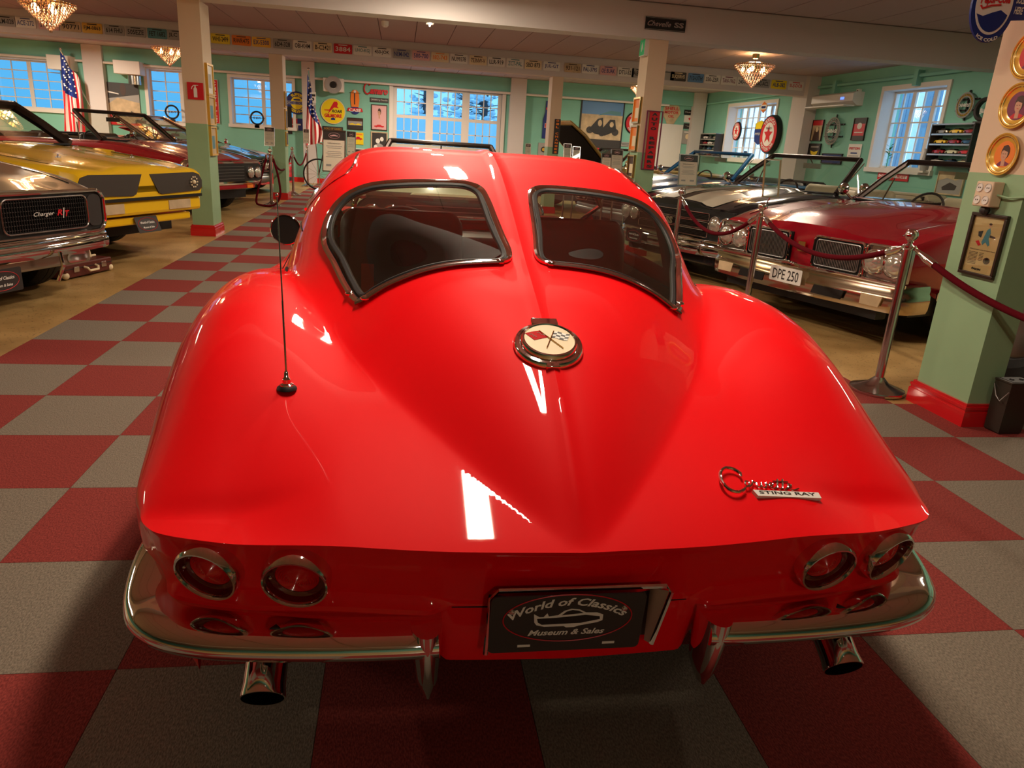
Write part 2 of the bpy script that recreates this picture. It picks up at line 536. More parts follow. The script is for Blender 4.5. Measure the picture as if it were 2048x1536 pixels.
def build_coupe():
    root = thing('sports_coupe', 'bright red fastback coupe with split rear window parked on the checkered carpet, seen from behind', 'car', (CX, 0, 0))
    P = MATS['red_paint']
    # rows
    Yr = []
    y = -.572
    while y < 1.05: Yr.append(y); y += .0105
    while y < 2.6: Yr.append(y); y += .03
    while y < 3.86: Yr.append(y); y += .045
    Yr.append(3.86)
    NA = 96
    lipx = [0, .2, .4, .55, .64, .69, .72, .737]; lipy = [-.572, -.566, -.55, -.53, -.508, -.487, -.455, -.42]
    grid = []
    for y in Yr:
        fade = max(0.0, 1 - (y + .572) / .75)
        row = []
        for k in range(2):  # two passes: outer end first
            pass
        ye = y + .152 * fade
        ue = v_uc(ye)
        dense = []
        for j in range(401):
            s = j / 400
            u = s * ue
            yy = y + (itp(u / ue * .737, lipx, lipy) + .572) * fade
            z = v_F(u, yy)
            if j == 400: z = v_zc(ye)
            dense.append((u, yy, z))
        L = [0]
        for a, b in zip(dense, dense[1:]): L.append(L[-1] + sqrt((b[0] - a[0]) ** 2 + (b[1] - a[1]) ** 2 + (b[2] - a[2]) ** 2))
        k = 0
        for j in range(NA + 1):
            q = (j / NA) ** 1.0 * L[-1]
            while k < 399 and L[k + 1] < q: k += 1
            t = (q - L[k]) / max(1e-9, L[k + 1] - L[k])
            row.append(tuple(dense[k][i] + (dense[k + 1][i] - dense[k][i]) * t for i in range(3)))
        row[1] = dense[4]
        grid.append(row)
    nr = len(grid)
    wpoly = [(a, b) for a, b in smooth_loop(WIN, 4)]
    WS = lambda u, Y, z: 1.74 + .34 * (1 - (u / .64) ** 2 * .9) * 0 + (u / .66) ** 2 * -.10 < Y < 2.34 - (u / .66) ** 2 * .18 and abs(u) < .60 and z > .90 and Y > 1.78
    classes = {}

    def cls(u, Y, z):
        a = abs(u)
        if Y < .75 and inside((a, Y), wpoly): return 'rear_window_left' if u < 0 else 'rear_window_right'
        if a < .605 and z > .875 + .0 and 1.83 - a * a * .22 < Y < 2.36 - a * a * .35: return 'windscreen'
        if a > .575 and 1.02 < Y < 1.92 and .885 < z < 1.15 - max(0, Y - 1.5) * .35: return 'side_window_left' if u < 0 else 'side_window_right'
        return 'body_shell'
    full = []
    for row in grid:
        full.append([(-u, y, z) for (u, y, z) in reversed(row[1:])] + row)
    W = len(full[0])
    vs = [p for r in full for p in r]
    for i in range(nr - 1):
        for j in range(W - 1):
            a = i * W + j
            q = [vs[a], vs[a + 1], vs[a + 1 + W], vs[a + W]]
            c = cls(sum(p[0] for p in q) / 4, sum(p[1] for p in q) / 4, sum(p[2] for p in q) / 4)
            classes.setdefault(c, []).append((a, a + 1, a + 1 + W, a + W))
    # skirt: perimeter from right-hand rear lip centre round to the nose
    per = []  # (x,y,z) and outward normal, both sides
    half = [grid[0][j] for j in range(0, NA + 1)] + [grid[i][NA] for i in range(1, nr)] + [grid[-1][j] for j in range(NA - 1, -1, -3)]
    i_c = NA; i_e = NA + nr - 1
    nrm = []
    for i in range(len(half)):
        a = Vector(half[max(0, i - 1)]); b = Vector(half[min(len(half) - 1, i + 1)])
        t = (b - a); t.z = 0; t.normalize()
        nrm.append(Vector((t.y, -t.x, 0)))
    for i in range(-6, 7):
        pass
    # smooth normals at the corner
    for _ in range(6):
        n2 = list(nrm)
        for i in range(1, len(nrm) - 1): n2[i] = (nrm[i - 1] + nrm[i] * 2 + nrm[i + 1]).normalized()
        nrm = n2
    pod = [(0, 0), (-.002, -.006), (-.010, -.016), (-.017, -.045), (-.027, -.078), (-.035, -.096), (-.038, -.110), (-.033, -.122), (-.024, -.130), (-.022, -.138), (-.03, -.15), (-.06, -.19), (-.08, -.23)]
    cen = [(0, 0), (-.002, -.006), (-.010, -.016), (-.020, -.045), (-.028, -.075), (-.033, -.098), (-.036, -.112), (-.038, -.122), (-.037, -.126), (-.038, -.135), (-.040, -.17), (-.044, -.21), (-.050, -.250)]
    side = [(0, 0), (.003, -.01), (.006, -.025), (.008, -.05), (.007, -.09), (.004, -.13), (-.002, -.17), (-.010, -.21), (-.02, -.26), (-.032, -.31), (-.045, -.36), (-.06, -.40), (-.075, -.44)]
    rows = []
    for i, (p, n) in enumerate(zip(half, nrm)):
        x, y, z = p
        tail = 1 - sstep(-.50, -.28, y) if i > NA * .6 else 1.0
        podf = sstep(.215, .262, x)
        r = []
        front = sstep(3.3, 3.8, y)
        for a, b, c in zip(pod, cen, side):
            o = (a[0] * podf + b[0] * (1 - podf)) * tail + c[0] * (1 - tail)
            h = (a[1] * podf + b[1] * (1 - podf)) * tail + c[1] * (1 - tail)
            if tail < 1:
                zt = .40 * tail + (1 - tail) * .215
                h = h * (z - zt) / .44 * (1 - tail) + h * tail
            zz = z + h
            q = Vector((x, y, 0)) + n * o; q.z = zz
            for ya in (Y_AX_R, Y_AX_F):
                d = abs(q.y - ya)
                if x > .5 and d < .375:
                    zt = .325 + sqrt(max(0, .375 ** 2 - d * d))
                    if q.z < zt: q.z = min(z - .01, zt); 
            r.append(tuple(q))
        rows.append(r)
    nv = len(vs)
    skirt_v = []; skirt_f = []
    for sgn in (1, -1):
        k0 = len(skirt_v)
        for r in rows: skirt_v += [(sgn * a, b, c) for a, b, c in r]
        m = len(pod)
        for i in range(len(rows) - 1):
            for j in range(m - 1):
                a = k0 + i * m + j
                f = (a, a + 1, a + 1 + m, a + m)
                skirt_f.append(f)
    shell = MB(); shell.v = list(vs) + skirt_v
    shell.f = [list(f) for f in classes['body_shell']] + [[k + nv for k in f] for f in skirt_f]

    def finish(mb, name, m, parent=root, sharp=30, weld=True, flip=False):
        me = bpy.data.meshes.new(name)
        bm = bmesh.new()
        bv = [bm.verts.new(p) for p in mb.v]
        for f in mb.f:
            try: bm.faces.new([bv[i] for i in f])
            except ValueError: pass
        if weld: bmesh.ops.remove_doubles(bm, verts=bm.verts, dist=.0004)
        bmesh.ops.delete(bm, geom=[v for v in bm.verts if not v.link_faces], context='VERTS')
        bmesh.ops.recalc_face_normals(bm, faces=bm.faces)
        bm.to_mesh(me); bm.free()
        me.polygons.foreach_set('use_smooth', [True] * len(me.polygons))
        me.set_sharp_from_angle(angle=radians(sharp))
        if 'window' in name and 'rear' in name:
            me.normals_split_custom_set_from_vertices([v_normal(v.co.x, v.co.y, .022) for v in me.vertices])
        me.materials.append(m)
        o = bpy.data.objects.new(name, me); COL.objects.link(o); o.parent = parent
        return o
    body = finish(shell, 'body_shell', P, sharp=34)
    for nm in ('rear_window_left', 'rear_window_right', 'windscreen', 'side_window_left', 'side_window_right'):
        g = MB(); g.v = list(vs); g.f = [list(f) for f in classes.get(nm, [])]
        finish(g, 'rear_window' if 'rear' in nm else ('side_window' if 'side' in nm else 'windscreen'), MATS['car_glass'])
    # window surrounds
    for sg in (-1, 1):
        loop = smooth_loop(WIN, 6)
        cen_ = (0.27, .42)
        pts = [v_pt(sg * a, b, .002) for a, b in loop]
        MB().tube(pts, .0105, 8, closed=True, flat=(.7, 1.0)).build('window_trim', MATS['chrome'], root)
        inner = []
        for a, b in loop:
            dx, dy = cen_[0] - a, cen_[1] - b; L_ = sqrt(dx * dx + dy * dy)
            inner.append(v_pt(sg * (a + dx / L_ * .017), b + dy / L_ * .017, -.001))
        MB().tube(inner, .0085, 6, closed=True, flat=(.6, 1.0)).build('window_seal', MATS['black_rubber'], root)
        # chrome foot strip with its small joint clips
        st = [v_pt(sg * a, b, .006) for a, b in smooth_loop([(.065, .183), (.12, .178), (.18, .174), (.24, .170), (.295, .168), (.34, .169), (.38, .168), (.408, .176)], 5, False)]
        MB().tube(st, .009, 8, flat=(.6, 1.1)).build('window_foot_strip', MATS['steel'], root)
        for a, b in ((.065, .185), (.385, .170), (.425, .225)):
            MB().ball(v_pt(sg * a, b, .006), .013, 8, sz=.6).build('trim_clip', MATS['chrome'], root)
    # windscreen surround
    top = [v_pt(u, 1.83 - u * u * .22, .002) for u in [i / 20 * .60 for i in range(-20, 21)]]
    bot = [v_pt(u, 2.36 - u * u * .35, .002) for u in [i / 20 * .60 for i in range(20, -21, -1)]]
    MB().tube(top + bot, .011, 6, closed=True).build('windscreen_trim', MATS['chrome'], root)
    # B pillar louvre recess and drip rail on each side
    for sg in (-1, 1):
        dr = [v_pt(sg * u, y, .004) for u, y in ((.602, .86), (.600, .95), (.595, 1.1), (.588, 1.4), (.575, 1.65))]
        MB().tube(dr, .006, 6).build('drip_rail', MATS['chrome'], root)
        for (u0, y0, u1, y1) in ((.600, .72, .622, .88), (.636, .62, .650, .72)):
            lv = MB()
            a, b = v_pt(sg * u0, y0, .0005), v_pt(sg * u1, y1, .0005)
            lv.tube([a, a.lerp(b, .3), a.lerp(b, .7), b], [.002, .006, .006, .002], 8)
            lv.build('vent_slot', MATS['black'], root)
        # seam of the door and the rear quarter
        seam = MB()
        pts = [v_pt(sg * u, y, .0006) for u, y in ((.655, .97), (.70, .965), (.76, .96), (.83, .955), (.868, .95))]
        seam.tube(pts, .0018, 5)
        seam.build('door_seam', MATS['black'], root)
        hd = MB(); hd.tube([v_pt(sg * .845, 1.02, .014), v_pt(sg * .848, 1.08, .022), v_pt(sg * .848, 1.14, .014)], .008, 8)
        hd.build('door_handle', MATS['chrome'], root)
    # door cut running over the roof edge, with its bright drip moulding
    for sg in (-1, 1):
        MB().tube([v_pt(sg * u, y, .001) for u, y in ((.448, 1.04), (.450, .93), (.451, .84), (.462, .80), (.48, .785), (.51, .785), (.55, .80), (.585, .83), (.61, .87))], .0022, 5).build('roof_seam', MATS['dark_red_paint'], root)
        MB().tube([v_pt(sg * u, y, .004) for u, y in ((.449, .98), (.450, .93), (.451, .85), (.458, .81), (.472, .79))], [.003, .005, .005, .004, .002], 8).build('drip_moulding', MATS['chrome'], root)
    # tail seam above the valance
    sm = MB()
    sm.tube([(u, -.572 + .0066 * (u / .2) ** 2 + .0375, .5265) for u in [i / 10 * .212 for i in range(-10, 11)]], .0016, 5)
    sm.build('valance_seam', MATS['black'], root)
    # wheels
    for ya in (Y_AX_R, Y_AX_F):
        for sg in (-1, 1):
            wheel('wheel', root, sg * .72, ya, .325, .33, .175, sg)
            MB().box((-.20, -.36, -.08), (.19, .36, .33), TR(sg * .58, ya, .325)).build('wheel_housing', MATS['black'], root)
    MB().box((-.62, -.05, .24), (.62, 3.6, .30)).build('underbody', MATS['black'], root)
    MB().tube([(-.55, .0, .28), (-.3, .0, .33), (.3, .0, .33), (.55, 0, .28)], .05, 8).build('fuel_tank', MATS['black'], root)
    # rear bumpers
    for sg in (-1, 1):
        path = [(.236, -.600), (.30, -.603), (.42, -.600), (.54, -.590), (.62, -.577), (.69, -.550), (.74, -.508), (.768, -.455), (.778, -.40), (.779, -.34), (.775, -.27)]
        pp = smooth_loop([(a, b, 0) for a, b in path], 5, False)
        sec = [(-.092, .5200), (-.066, .5195), (-.040, .5180), (-.022, .5150), (-.009, .5090), (-.002, .500), (0, .489), (-.004, .478), (-.014, .471), (-.026, .468), (-.034, .470), (-.028, .476), (-.014, .484), (-.012, .498), (-.026, .507), (-.088, .512)]
        rings = []
        n = len(pp)
        for i, p in enumerate(pp):
            a = Vector(pp[max(0, i - 1)]); b = Vector(pp[min(n - 1, i + 1)]); t = (b - a).normalized()
            nn = Vector((t.y, -t.x, 0))
            lift = .045 * sstep(n * .62, n * .98, i)
            k = 1 - .45 * sstep(n * .84, n - 1, i)
            wide = 1 + .25 * sstep(n * .55, n * .75, i) * (1 - sstep(n * .85, n, i))
            ring = []
            for (o, z) in sec:
                zz = .50 + (z - .50) * k * (1 + .3 * (wide - 1)) + lift
                q = Vector((p[0], p[1], 0)) + nn * (o * k * wide); ring.append((sg * q.x, q.y, zz))
            rings.append(ring)
        MB().loft(rings, True, True).build('rear_bumper', MATS['chrome'], root, smooth=50)
        # curled inner end (the guard)
        g = []
        for t, xc, yc, zt, zb, wd in ((0, .262, -.592, .538, .455, .030), (.3, .250, -.594, .53, .44, .030), (.55, .240, -.592, .52, .415, .028), (.8, .236, -.584, .505, .385, .022), (1, .238, -.570, .49, .365, .012)):
            pass
        hor = []
        for k in range(11):
            t = k / 10
            zc = .519 - .145 * t
            rx = .027 * (1 - .35 * t) * (1 - .6 * max(0, t - .8) / .2)
            ya = -.603 + .030 * t * t; yb = -.500 - .010 * t - .02 * max(0, t - .75) / .25
            yc = (ya + yb) / 2; ry = (yb - ya) / 2
            xc = .256 - .006 * t
            hor.append([(sg * (xc + rx * cos(a)), yc + ry * (abs(sin(a)) ** .8 * (1 if sin(a) > 0 else -1)), zc) for a in [2 * pi * q / 20 for q in range(20)]])
        MB().loft(hor, True, True).build('bumper_guard', MATS['chrome'], root, smooth=50)
        MB().cyl((sg * .50, -.56, .50), (sg * .50, -.40, .48), .02).build('bumper_bracket', MATS['black'], root)
        # tail pipe
        ex = MB()
        ang = .32
        prof = [(.024, .05), (.0275, .05), (.0295, .0), (.029, -.004), (.0265, 0), (.0255, .20), (.0255, .0)]
        T = TR(sg * .522, -.575, .395) @ RX(-pi / 2 + .55)
        ex.lathe([(.035, .45), (.035, .02), (.0372, .004), (.0372, 0), (.0345, 0), (.0335, .02), (.0335, .30)], 28, T)
        ex.build('tail_pipe', MATS['chrome'], root)
        MB().lathe([(.0001, .10), (.0335, .10)], 20, T).build('pipe_bore', MATS['black'], root)
        # tail lamps
        for lx, ly, yaw in ((.468, -.540, .12), (.612, -.510, .34)):
            T = TR(sg * lx, ly - .001, .592) @ RZ(sg * yaw) @ RX(pi / 2 + .29)
            lamp = MB(); lamp.lathe([(.0545, -.026), (.0565, -.006), (.0555, .003), (.0530, .0075), (.0500, .0075), (.0480, .003), (.0475, -.012)], 36, T)
            lo = lamp.build('tail_lamp', MATS['chrome'], root)
            MB().lathe([(.0480, .001), (.0450, -.009), (.037, -.011), (.0360, -.011)], 36, T).build('lamp_rim', MATS['lamp_dark'], lo)
            ln = MB(); pr = [(.036, -.012)]
            for q in range(10):
                r = .035 * (1 - q / 10); pr += [(r, -.011 + .013 * (1 - (r / .035) ** 2)), (r - .0014, -.0125 + .013 * (1 - (r / .035) ** 2))]
            pr.append((.0005, .0022))
            ln.lathe(pr, 32, T).build('lamp_lens', MATS['lamp_lens'], lo)
            sc = MB(); sc.ball((T @ Vector((-.040, .006, -.003))), .0032, 8); sc.build('lens_screw', MATS['steel'], lo)
    # licence plate, recess frame
    fr = MB()
    fx0, fx1 = -.150, .160
    yF = -.560
    outer = [(fx0 - .004, .455), (fx0, .565), (fx0 + .012, .580), (fx1 - .006, .580), (fx1 + .006, .568), (fx1 - .018, .462)]
    fr.tube([(x, yF - .004, z) for x, z in outer], .0045, 6)
    fr.build('plate_frame', MATS['chrome'], root)
    MB().poly([(fx0, 0), (fx1 - .018, 0), (fx1 + .002, .11), (fx0, .115)], 0, .004, TR(0, yF + .030, .458) @ RX(pi / 2)).build('plate_recess', MATS['charcoal'], root)
    cheek = MB()
    cheek.add([(fx1 - .026, yF + .012, .458), (fx1 - .020, yF, .460), (fx1 + .003, yF, .567), (fx1 - .028, yF + .012, .567)], [(0, 1, 2, 3)])
    cheek.build('recess_cheek', MATS['dull_metal'], root)
    T = TR(-.017, yF - .010, .517) @ RX(pi / 2 + .10)
    pl = MB()
    w2, h2, rr = .134, .060, .010
    cor = []
    for cx_, cy_, a0 in ((w2 - rr, h2 - rr, 0), (-w2 + rr, h2 - rr, 90), (-w2 + rr, -h2 + rr, 180), (w2 - rr, -h2 + rr, 270)):
        for k in range(5): a = radians(a0 + 22.5 * k); cor.append((cx_ + rr * cos(a), cy_ + rr * sin(a)))
    pl.poly(cor, -.0015, .0015, T)
    plate = pl.build('licence_plate', MATS['charcoal'], root, smooth=20)
    oval = [(.112 * cos(2 * pi * k / 64), .050 * sin(2 * pi * k / 64) + .012, .0022) for k in range(64)]
    MB().tube(oval, .0011, 5, closed=True, M=T).build('red_oval', MATS['red_print'], plate)
    text('plate_lettering', 'Museum & Sales', 'white_print', plate, T @ TR(0, -.018, .0022), .0125, .135, shear=.35, bold=.025)
    text('plate_lettering', 'World of Classics', 'white_print', plate, T @ TR(0, .047 - .19, .0022), .0165, .215, shear=.3, bold=.025, arc=.19)
    carline = [(-.058, .008), (-.060, .026), (-.050, .019), (-.043, .019), (-.037, .027), (-.034, .020), (-.018, .022), (-.008, .031), (.004, .035), (.018, .033), (.030, .026), (.050, .025), (.061, .020), (.061, .008), (.052, .004), (.020, -.002), (.012, -.005), (-.002, -.005), (-.006, -.002), (-.040, -.002), (-.054, .002)]
    MB().poly(carline, .0018, .0024, T @ TR(0, -.003, 0)).build('car_emblem', MATS['white_print'], plate, smooth=False)
    inn = [(-.052, .008), (-.054, .016), (-.02, .017), (.030, .021), (.055, .017), (.056, .011), (.022, .004), (-.045, .003)]
    MB().poly(inn, .0025, .0028, T @ TR(0, -.003, 0)).poly([(-.012, .022), (-.004, .0295), (.006, .0325), (.017, .0305), (.026, .0255)], .0025, .0028, T @ TR(0, -.003, 0)).build('car_emblem_shade', MATS['black'], plate, smooth=False)
    for sx in (-.098, .098): MB().lathe([(.0001, .004), (.004, .0035), (.006, .0015)], 14, T @ TR(sx, .028, 0)).build('plate_screw', MATS['steel'], plate)
    for sx in (-.072, .078): MB().poly([(-.011, -.0025), (.011, -.0025), (.011, .0025), (-.011, .0025)], .0016, .0021, T @ TR(sx, -.046, 0)).build('plate_slot', MATS['white_print'], plate, smooth=False)
    # fuel filler
    n = v_normal(.05, -.158); n = Vector((0, n.y, n.z)).normalized()
    base = v_pt(0.0, -.160); base.z -= .004
    zax = n; xax = Vector((1, 0, 0)); yax = zax.cross(xax)
    T = Matrix(((xax.x, yax.x, zax.x, base.x), (xax.y, yax.y, zax.y, base.y), (xax.z, yax.z, zax.z, base.z), (0, 0, 0, 1)))
    cap = MB(); cap.lathe([(.0735, -.010), (.0735, .002), (.070, .0065), (.064, .0075), (.0625, .004), (.0605, .004), (.0595, .012), (.057, .0165), (.053, .0175), (.0515, .0145)], 48, T)
    fc = cap.build('fuel_filler', MATS['chrome'], root)
    MB().lathe([(.0001, .0150), (.052, .0150)], 48, T).build('filler_disc', MATS['cream_print'], fc)
    MB().box((-.029, .058, -.004), (.029, .082, .0125), T).build('filler_hinge', MATS['chrome'], fc, bevel=.003)
    MB().box((-.016, -.079, -.004), (.012, -.066, .007), T).build('filler_catch', MATS['chrome'], fc, bevel=.002)
    st = MB()
    st.tube([(-.018, .0285, .0165), (.024, -.030, .0165)], .0012, 6, M=T); st.tube([(.013, .028, .0165), (-.010, -.030, .0165)], .0012, 6, M=T)
    st.build('flag_staff', MATS['brass'], fc)
    a0, b0 = (-.017, .029), (.000, .006)
    rf = MB(); rf.add([(-.017, .029, .0158), (-.032, .026, .0158), (-.049, .019, .0158), (-.032, -.004, .0158), (-.017, .002, .0158), (-.001, .007, .0158)], [(0, 1, 4, 5), (1, 2, 3, 4)], T)
    rf.build('red_flag', mat('red_enamel', (.52, .004, .006, 1), .6, spec=.1), fc, smooth=False)
    rm = MB()
    for q in ((-.036, .014), (-.030, .008), (-.020, .020), (-.012, .014)): rm.tube([(q[0] - .004, q[1], .0162), (q[0], q[1] + .003, .0162), (q[0] + .004, q[1] - .002, .0162)], .0008, 4, M=T)
    rm.build('flag_mark', MATS['white_print'], fc)
    ck = MB(); cw = MB()
    o = Vector((.014, .028)); eu = Vector((.033, -.009)); ev = Vector((-.010, -.022))
    for i in range(4):
        for j in range(4):
            m = (ck if (i + j) % 2 else cw)
            q = [o + eu * (a / 4) + ev * (b / 4) + Vector((0, .002 * sin(a * 1.6))) for a, b in ((i, j), (i + 1, j), (i + 1, j + 1), (i, j + 1))]
            m.add([(p.x, p.y, .0158) for p in q], [(0, 1, 2, 3)], T)
    ck.build('black_chequer', MATS['black'], fc, smooth=False); cw.build('white_chequer', MATS['white_print'], fc, smooth=False)
    # script badge on the right of the tail
    bn = v_normal(.42, -.43, .03)
    bo = v_pt(.372, -.450, .0015)
    xax = Vector((1, -.04, 0)); xax = (xax - bn * xax.dot(bn)).normalized(); yax = bn.cross(xax)
    T = Matrix(((xax.x, yax.x, bn.x, bo.x), (xax.y, yax.y, bn.y, bo.y), (xax.z, yax.z, bn.z, bo.z), (0, 0, 0, 1)))
    T = T @ TR(0, 0, -.002) @ Matrix.Scale(1.25, 4)
    bd = MB()
    C_ = [(-.047 + .020 * cos(a), .017 + .026 * sin(a) + .35 * .020 * cos(a) * .5, .004) for a in [radians(q) for q in range(15, 325, 15)]]
    C_[0] = (-.0300, .025, .004)
    bd.tube(C_, [.0014] + [.0026] * (len(C_) - 2) + [.0016], 8, M=T)
    def stroke(pts): bd.tube([(x / 1000, y / 1000, .004) for x, y in smooth_loop(pts, 4, False)], .0014, 6, M=T)
    stroke([(-32, 3), (-26, 6), (-22, 14), (-27, 16), (-30, 9), (-26, 4), (-20, 9), (-16, 15), (-15, 19), (-13, 14), (-10, 15), (-11, 7), (-8, 5), (-4, 10), (-2, 16), (-3, 7), (1, 5), (5, 12), (6, 16)])
    stroke([(6, 15), (8, 12), (12, 10), (17, 14), (14, 17), (10, 11), (13, 5), (18, 6), (24, 14), (29, 26)])
    stroke([(29, 26), (23, 9), (26, 5), (31, 10), (38, 27)]); stroke([(38, 27), (31, 9), (34, 5), (39, 9), (44, 12), (48, 16), (44, 18), (41, 11), (44, 5), (50, 6), (58, 10)])
    stroke([(19, 21), (30, 22), (45, 22)])
    badge = bd.build('script_badge', MATS['chrome'], root)
    MB().poly([(-.018, -.014), (.088, -.008), (.088, .004), (-.022, -.002)], -.001, .0045, T).build('badge_bar', MATS['white_print'], badge, smooth=False)
    text('badge_lettering', 'STING RAY', 'black', badge, T @ TR(.034, -.0035, .0048) @ RZ(.055), .0065, .095, bold=.02)
    # antenna on the left rear wing
    ab = v_pt(-.528, -.165)
    a = MB(); a.lathe([(.0001, .001), (.020, .001), (.019, .005), (.014, .009), (.0135, .009)], 20, Matrix.Translation(ab))
    ant = a.build('antenna', MATS['black_rubber'], root)
    MB().lathe([(.0135, .007), (.0135, .011), (.008, .014), (.0085, .022), (.005, .027), (.0045, .036), (.0022, .040)], 18, Matrix.Translation(ab)).build('antenna_nut', MATS['chrome'], ant)
    MB().tube([ab + Vector((0, 0, .035)), ab + Vector((-.002, 0, .18)), ab + Vector((-.002, 0, .181)), ab + Vector((-.006, .005, .375))], [.0022, .0020, .0015, .0011], 8).ball(ab + Vector((-.006, .005, .378)), .0032, 8).build('antenna_mast', MATS['steel'], ant)
    # door mirror
    mc = Vector((-.780, 1.60, .893))
    T = Matrix.Translation(mc) @ RZ(-.12) @ RX(pi / 2)
    mr = MB(); mr.lathe([(.0001, -.050), (.03, -.046), (.052, -.030), (.062, -.010), (.064, .003), (.0605, .006), (.0585, .003)], 36, T)
    dm = mr.build('door_mirror', MATS['chrome'], root)
    MB().lathe([(.0001, .003), (.0590, .003)], 36, T).build('mirror_glass', mat('dark_mirror', (.02, .02, .02, 1), .03, 0, coat=.3), dm)
    MB().tube([mc + Vector((.02, .02, -.05)), mc + Vector((.035, .02, -.085)), mc + Vector((.045, .02, -.11))], [.009, .011, .018], 10).build('mirror_stalk', MATS['chrome'], dm)
    mc2 = Vector((.62, 1.75, .93))
    # cabin interior
    MB().box((-.60, .62, .30), (.60, 2.35, .36)).build('cabin_floor', MATS['black_cloth'], root)
    tub = MB()
    tub.add([(-.62, .25, .60), (.62, .25, .60), (.62, .92, .66), (-.62, .92, .66)], [(0, 1, 2, 3)])
    tub.build('luggage_deck', MATS['black_cloth'], root)
    MB().box((-.64, .60, .32), (-.625, 2.3, .84)).build('door_card', MATS['black_vinyl'], root)
    MB().box((.625, .60, .32), (.64, 2.3, .84)).build('door_card', MATS['black_vinyl'], root)
    for sx in (-.30, .32):
        s = MB()
        s.rbox((-.22, .0, .0), (.22, .12, .56), .035, TR(sx, .98, .50) @ RX(-.20))
        so = s.build('seat', MATS['black_vinyl'], root, bevel=.02)
        MB().rbox((-.23, .02, .0), (.23, .50, .14), .03, TR(sx, 1.02, .40)).build('seat_cushion', MATS['black_vinyl'], so, bevel=.02)
        for bx in (-.12, .10):
            MB().box((bx - .022, -.012, .0), (bx + .022, -.006, .36), TR(sx, .975, .50) @ RX(-.20)).build('seat_belt', MATS['red_belt'], so)
    ds = MB(); ds.rbox((-.60, 2.02, .70), (.60, 2.42, .84), .03).build('dashboard', MATS['black_vinyl'], root)
    MB().box((-.10, 1.2, .36), (.10, 2.1, .56)).build('centre_console', mat('console_grey', (.16, .15, .12, 1), .4), root, bevel=.02)
    T = TR(-.30, 1.88, .80) @ RX(1.15)
    sw = MB(); sw.tube([(.19 * cos(2 * pi * k / 32), .19 * sin(2 * pi * k / 32), 0) for k in range(32)], .011, 8, closed=True, M=T)
    sw.tube([(-.18, 0, 0), (0, -.02, -.03), (.18, 0, 0)], .010, 6, M=T).cyl((0, -.02, -.03), (0, -.02, -.25), .03, M=T)
    sw.build('steering_wheel', MATS['black_rubber'], root)
    rv = MB(); rv.box((-.11, 1.72, 1.10), (.11, 1.735, 1.155)).cyl((0, 1.74, 1.13), (0, 1.80, 1.19), .008).build('interior_mirror', MATS['chrome'], root)
    # nose: closed headlamp doors, grille and front bumper
    MB().rbox((-.52, 3.80, .36), (.52, 3.87, .50), .02).build('front_grille', MATS['dull_metal'], root)
    for sg in (-1, 1):
        MB().tube([(sg * .12, 3.90, .44), (sg * .4, 3.88, .44), (sg * .66, 3.80, .45), (sg * .80, 3.62, .46)], .035, 10, flat=(1, .6)).build('front_bumper', MATS['chrome'], root)
        MB().box((-.16, 0, -.05), (.16, .012, .05), TR(sg * .50, 3.80, .60) @ RZ(-sg * .25)).build('headlamp_door', P, root, bevel=.004)
    return root


def wheel(name, parent, x, y, z, R, wd, sg, cap='chrome', redline=False):
    """sg = outward side"""
    T = TR(x, y, z) @ RY(sg * pi / 2)
    h = wd / 2
    b = MB(); b.lathe([(R * .62, -h * .9), (R * .80, -h), (R * .95, -h * .93), (R * .99, -h * .7), (R, -h * .3), (R * .985, -h * .28), (R * .985, -h * .24), (R, -h * .22), (R, h * .22), (R * .985, h * .24), (R * .985, h * .28), (R, h * .3), (R * .99, h * .7), (R * .95, h * .93), (R * .80, h), (R * .62, h * .9)], 36, T)
    w = b.build(name, MATS['tyre'], parent)
    c = MB(); c.lathe([(R * .63, h * .85), (R * .60, h * .95), (R * .56, h * .6), (R * .50, h * .45), (R * .30, h * .5), (R * .26, h * .75), (R * .12, h * .85), (.0005, h * .9)], 28, T)
    c.build('wheel_rim', MATS[cap], w)
    MB().lathe([(.0005, -h * .3), (R * .63, -h * .3), (R * .63, -h * .9)], 24, T).build('brake_drum', MATS['black'], w)
    return w


coupe = build_coupe()
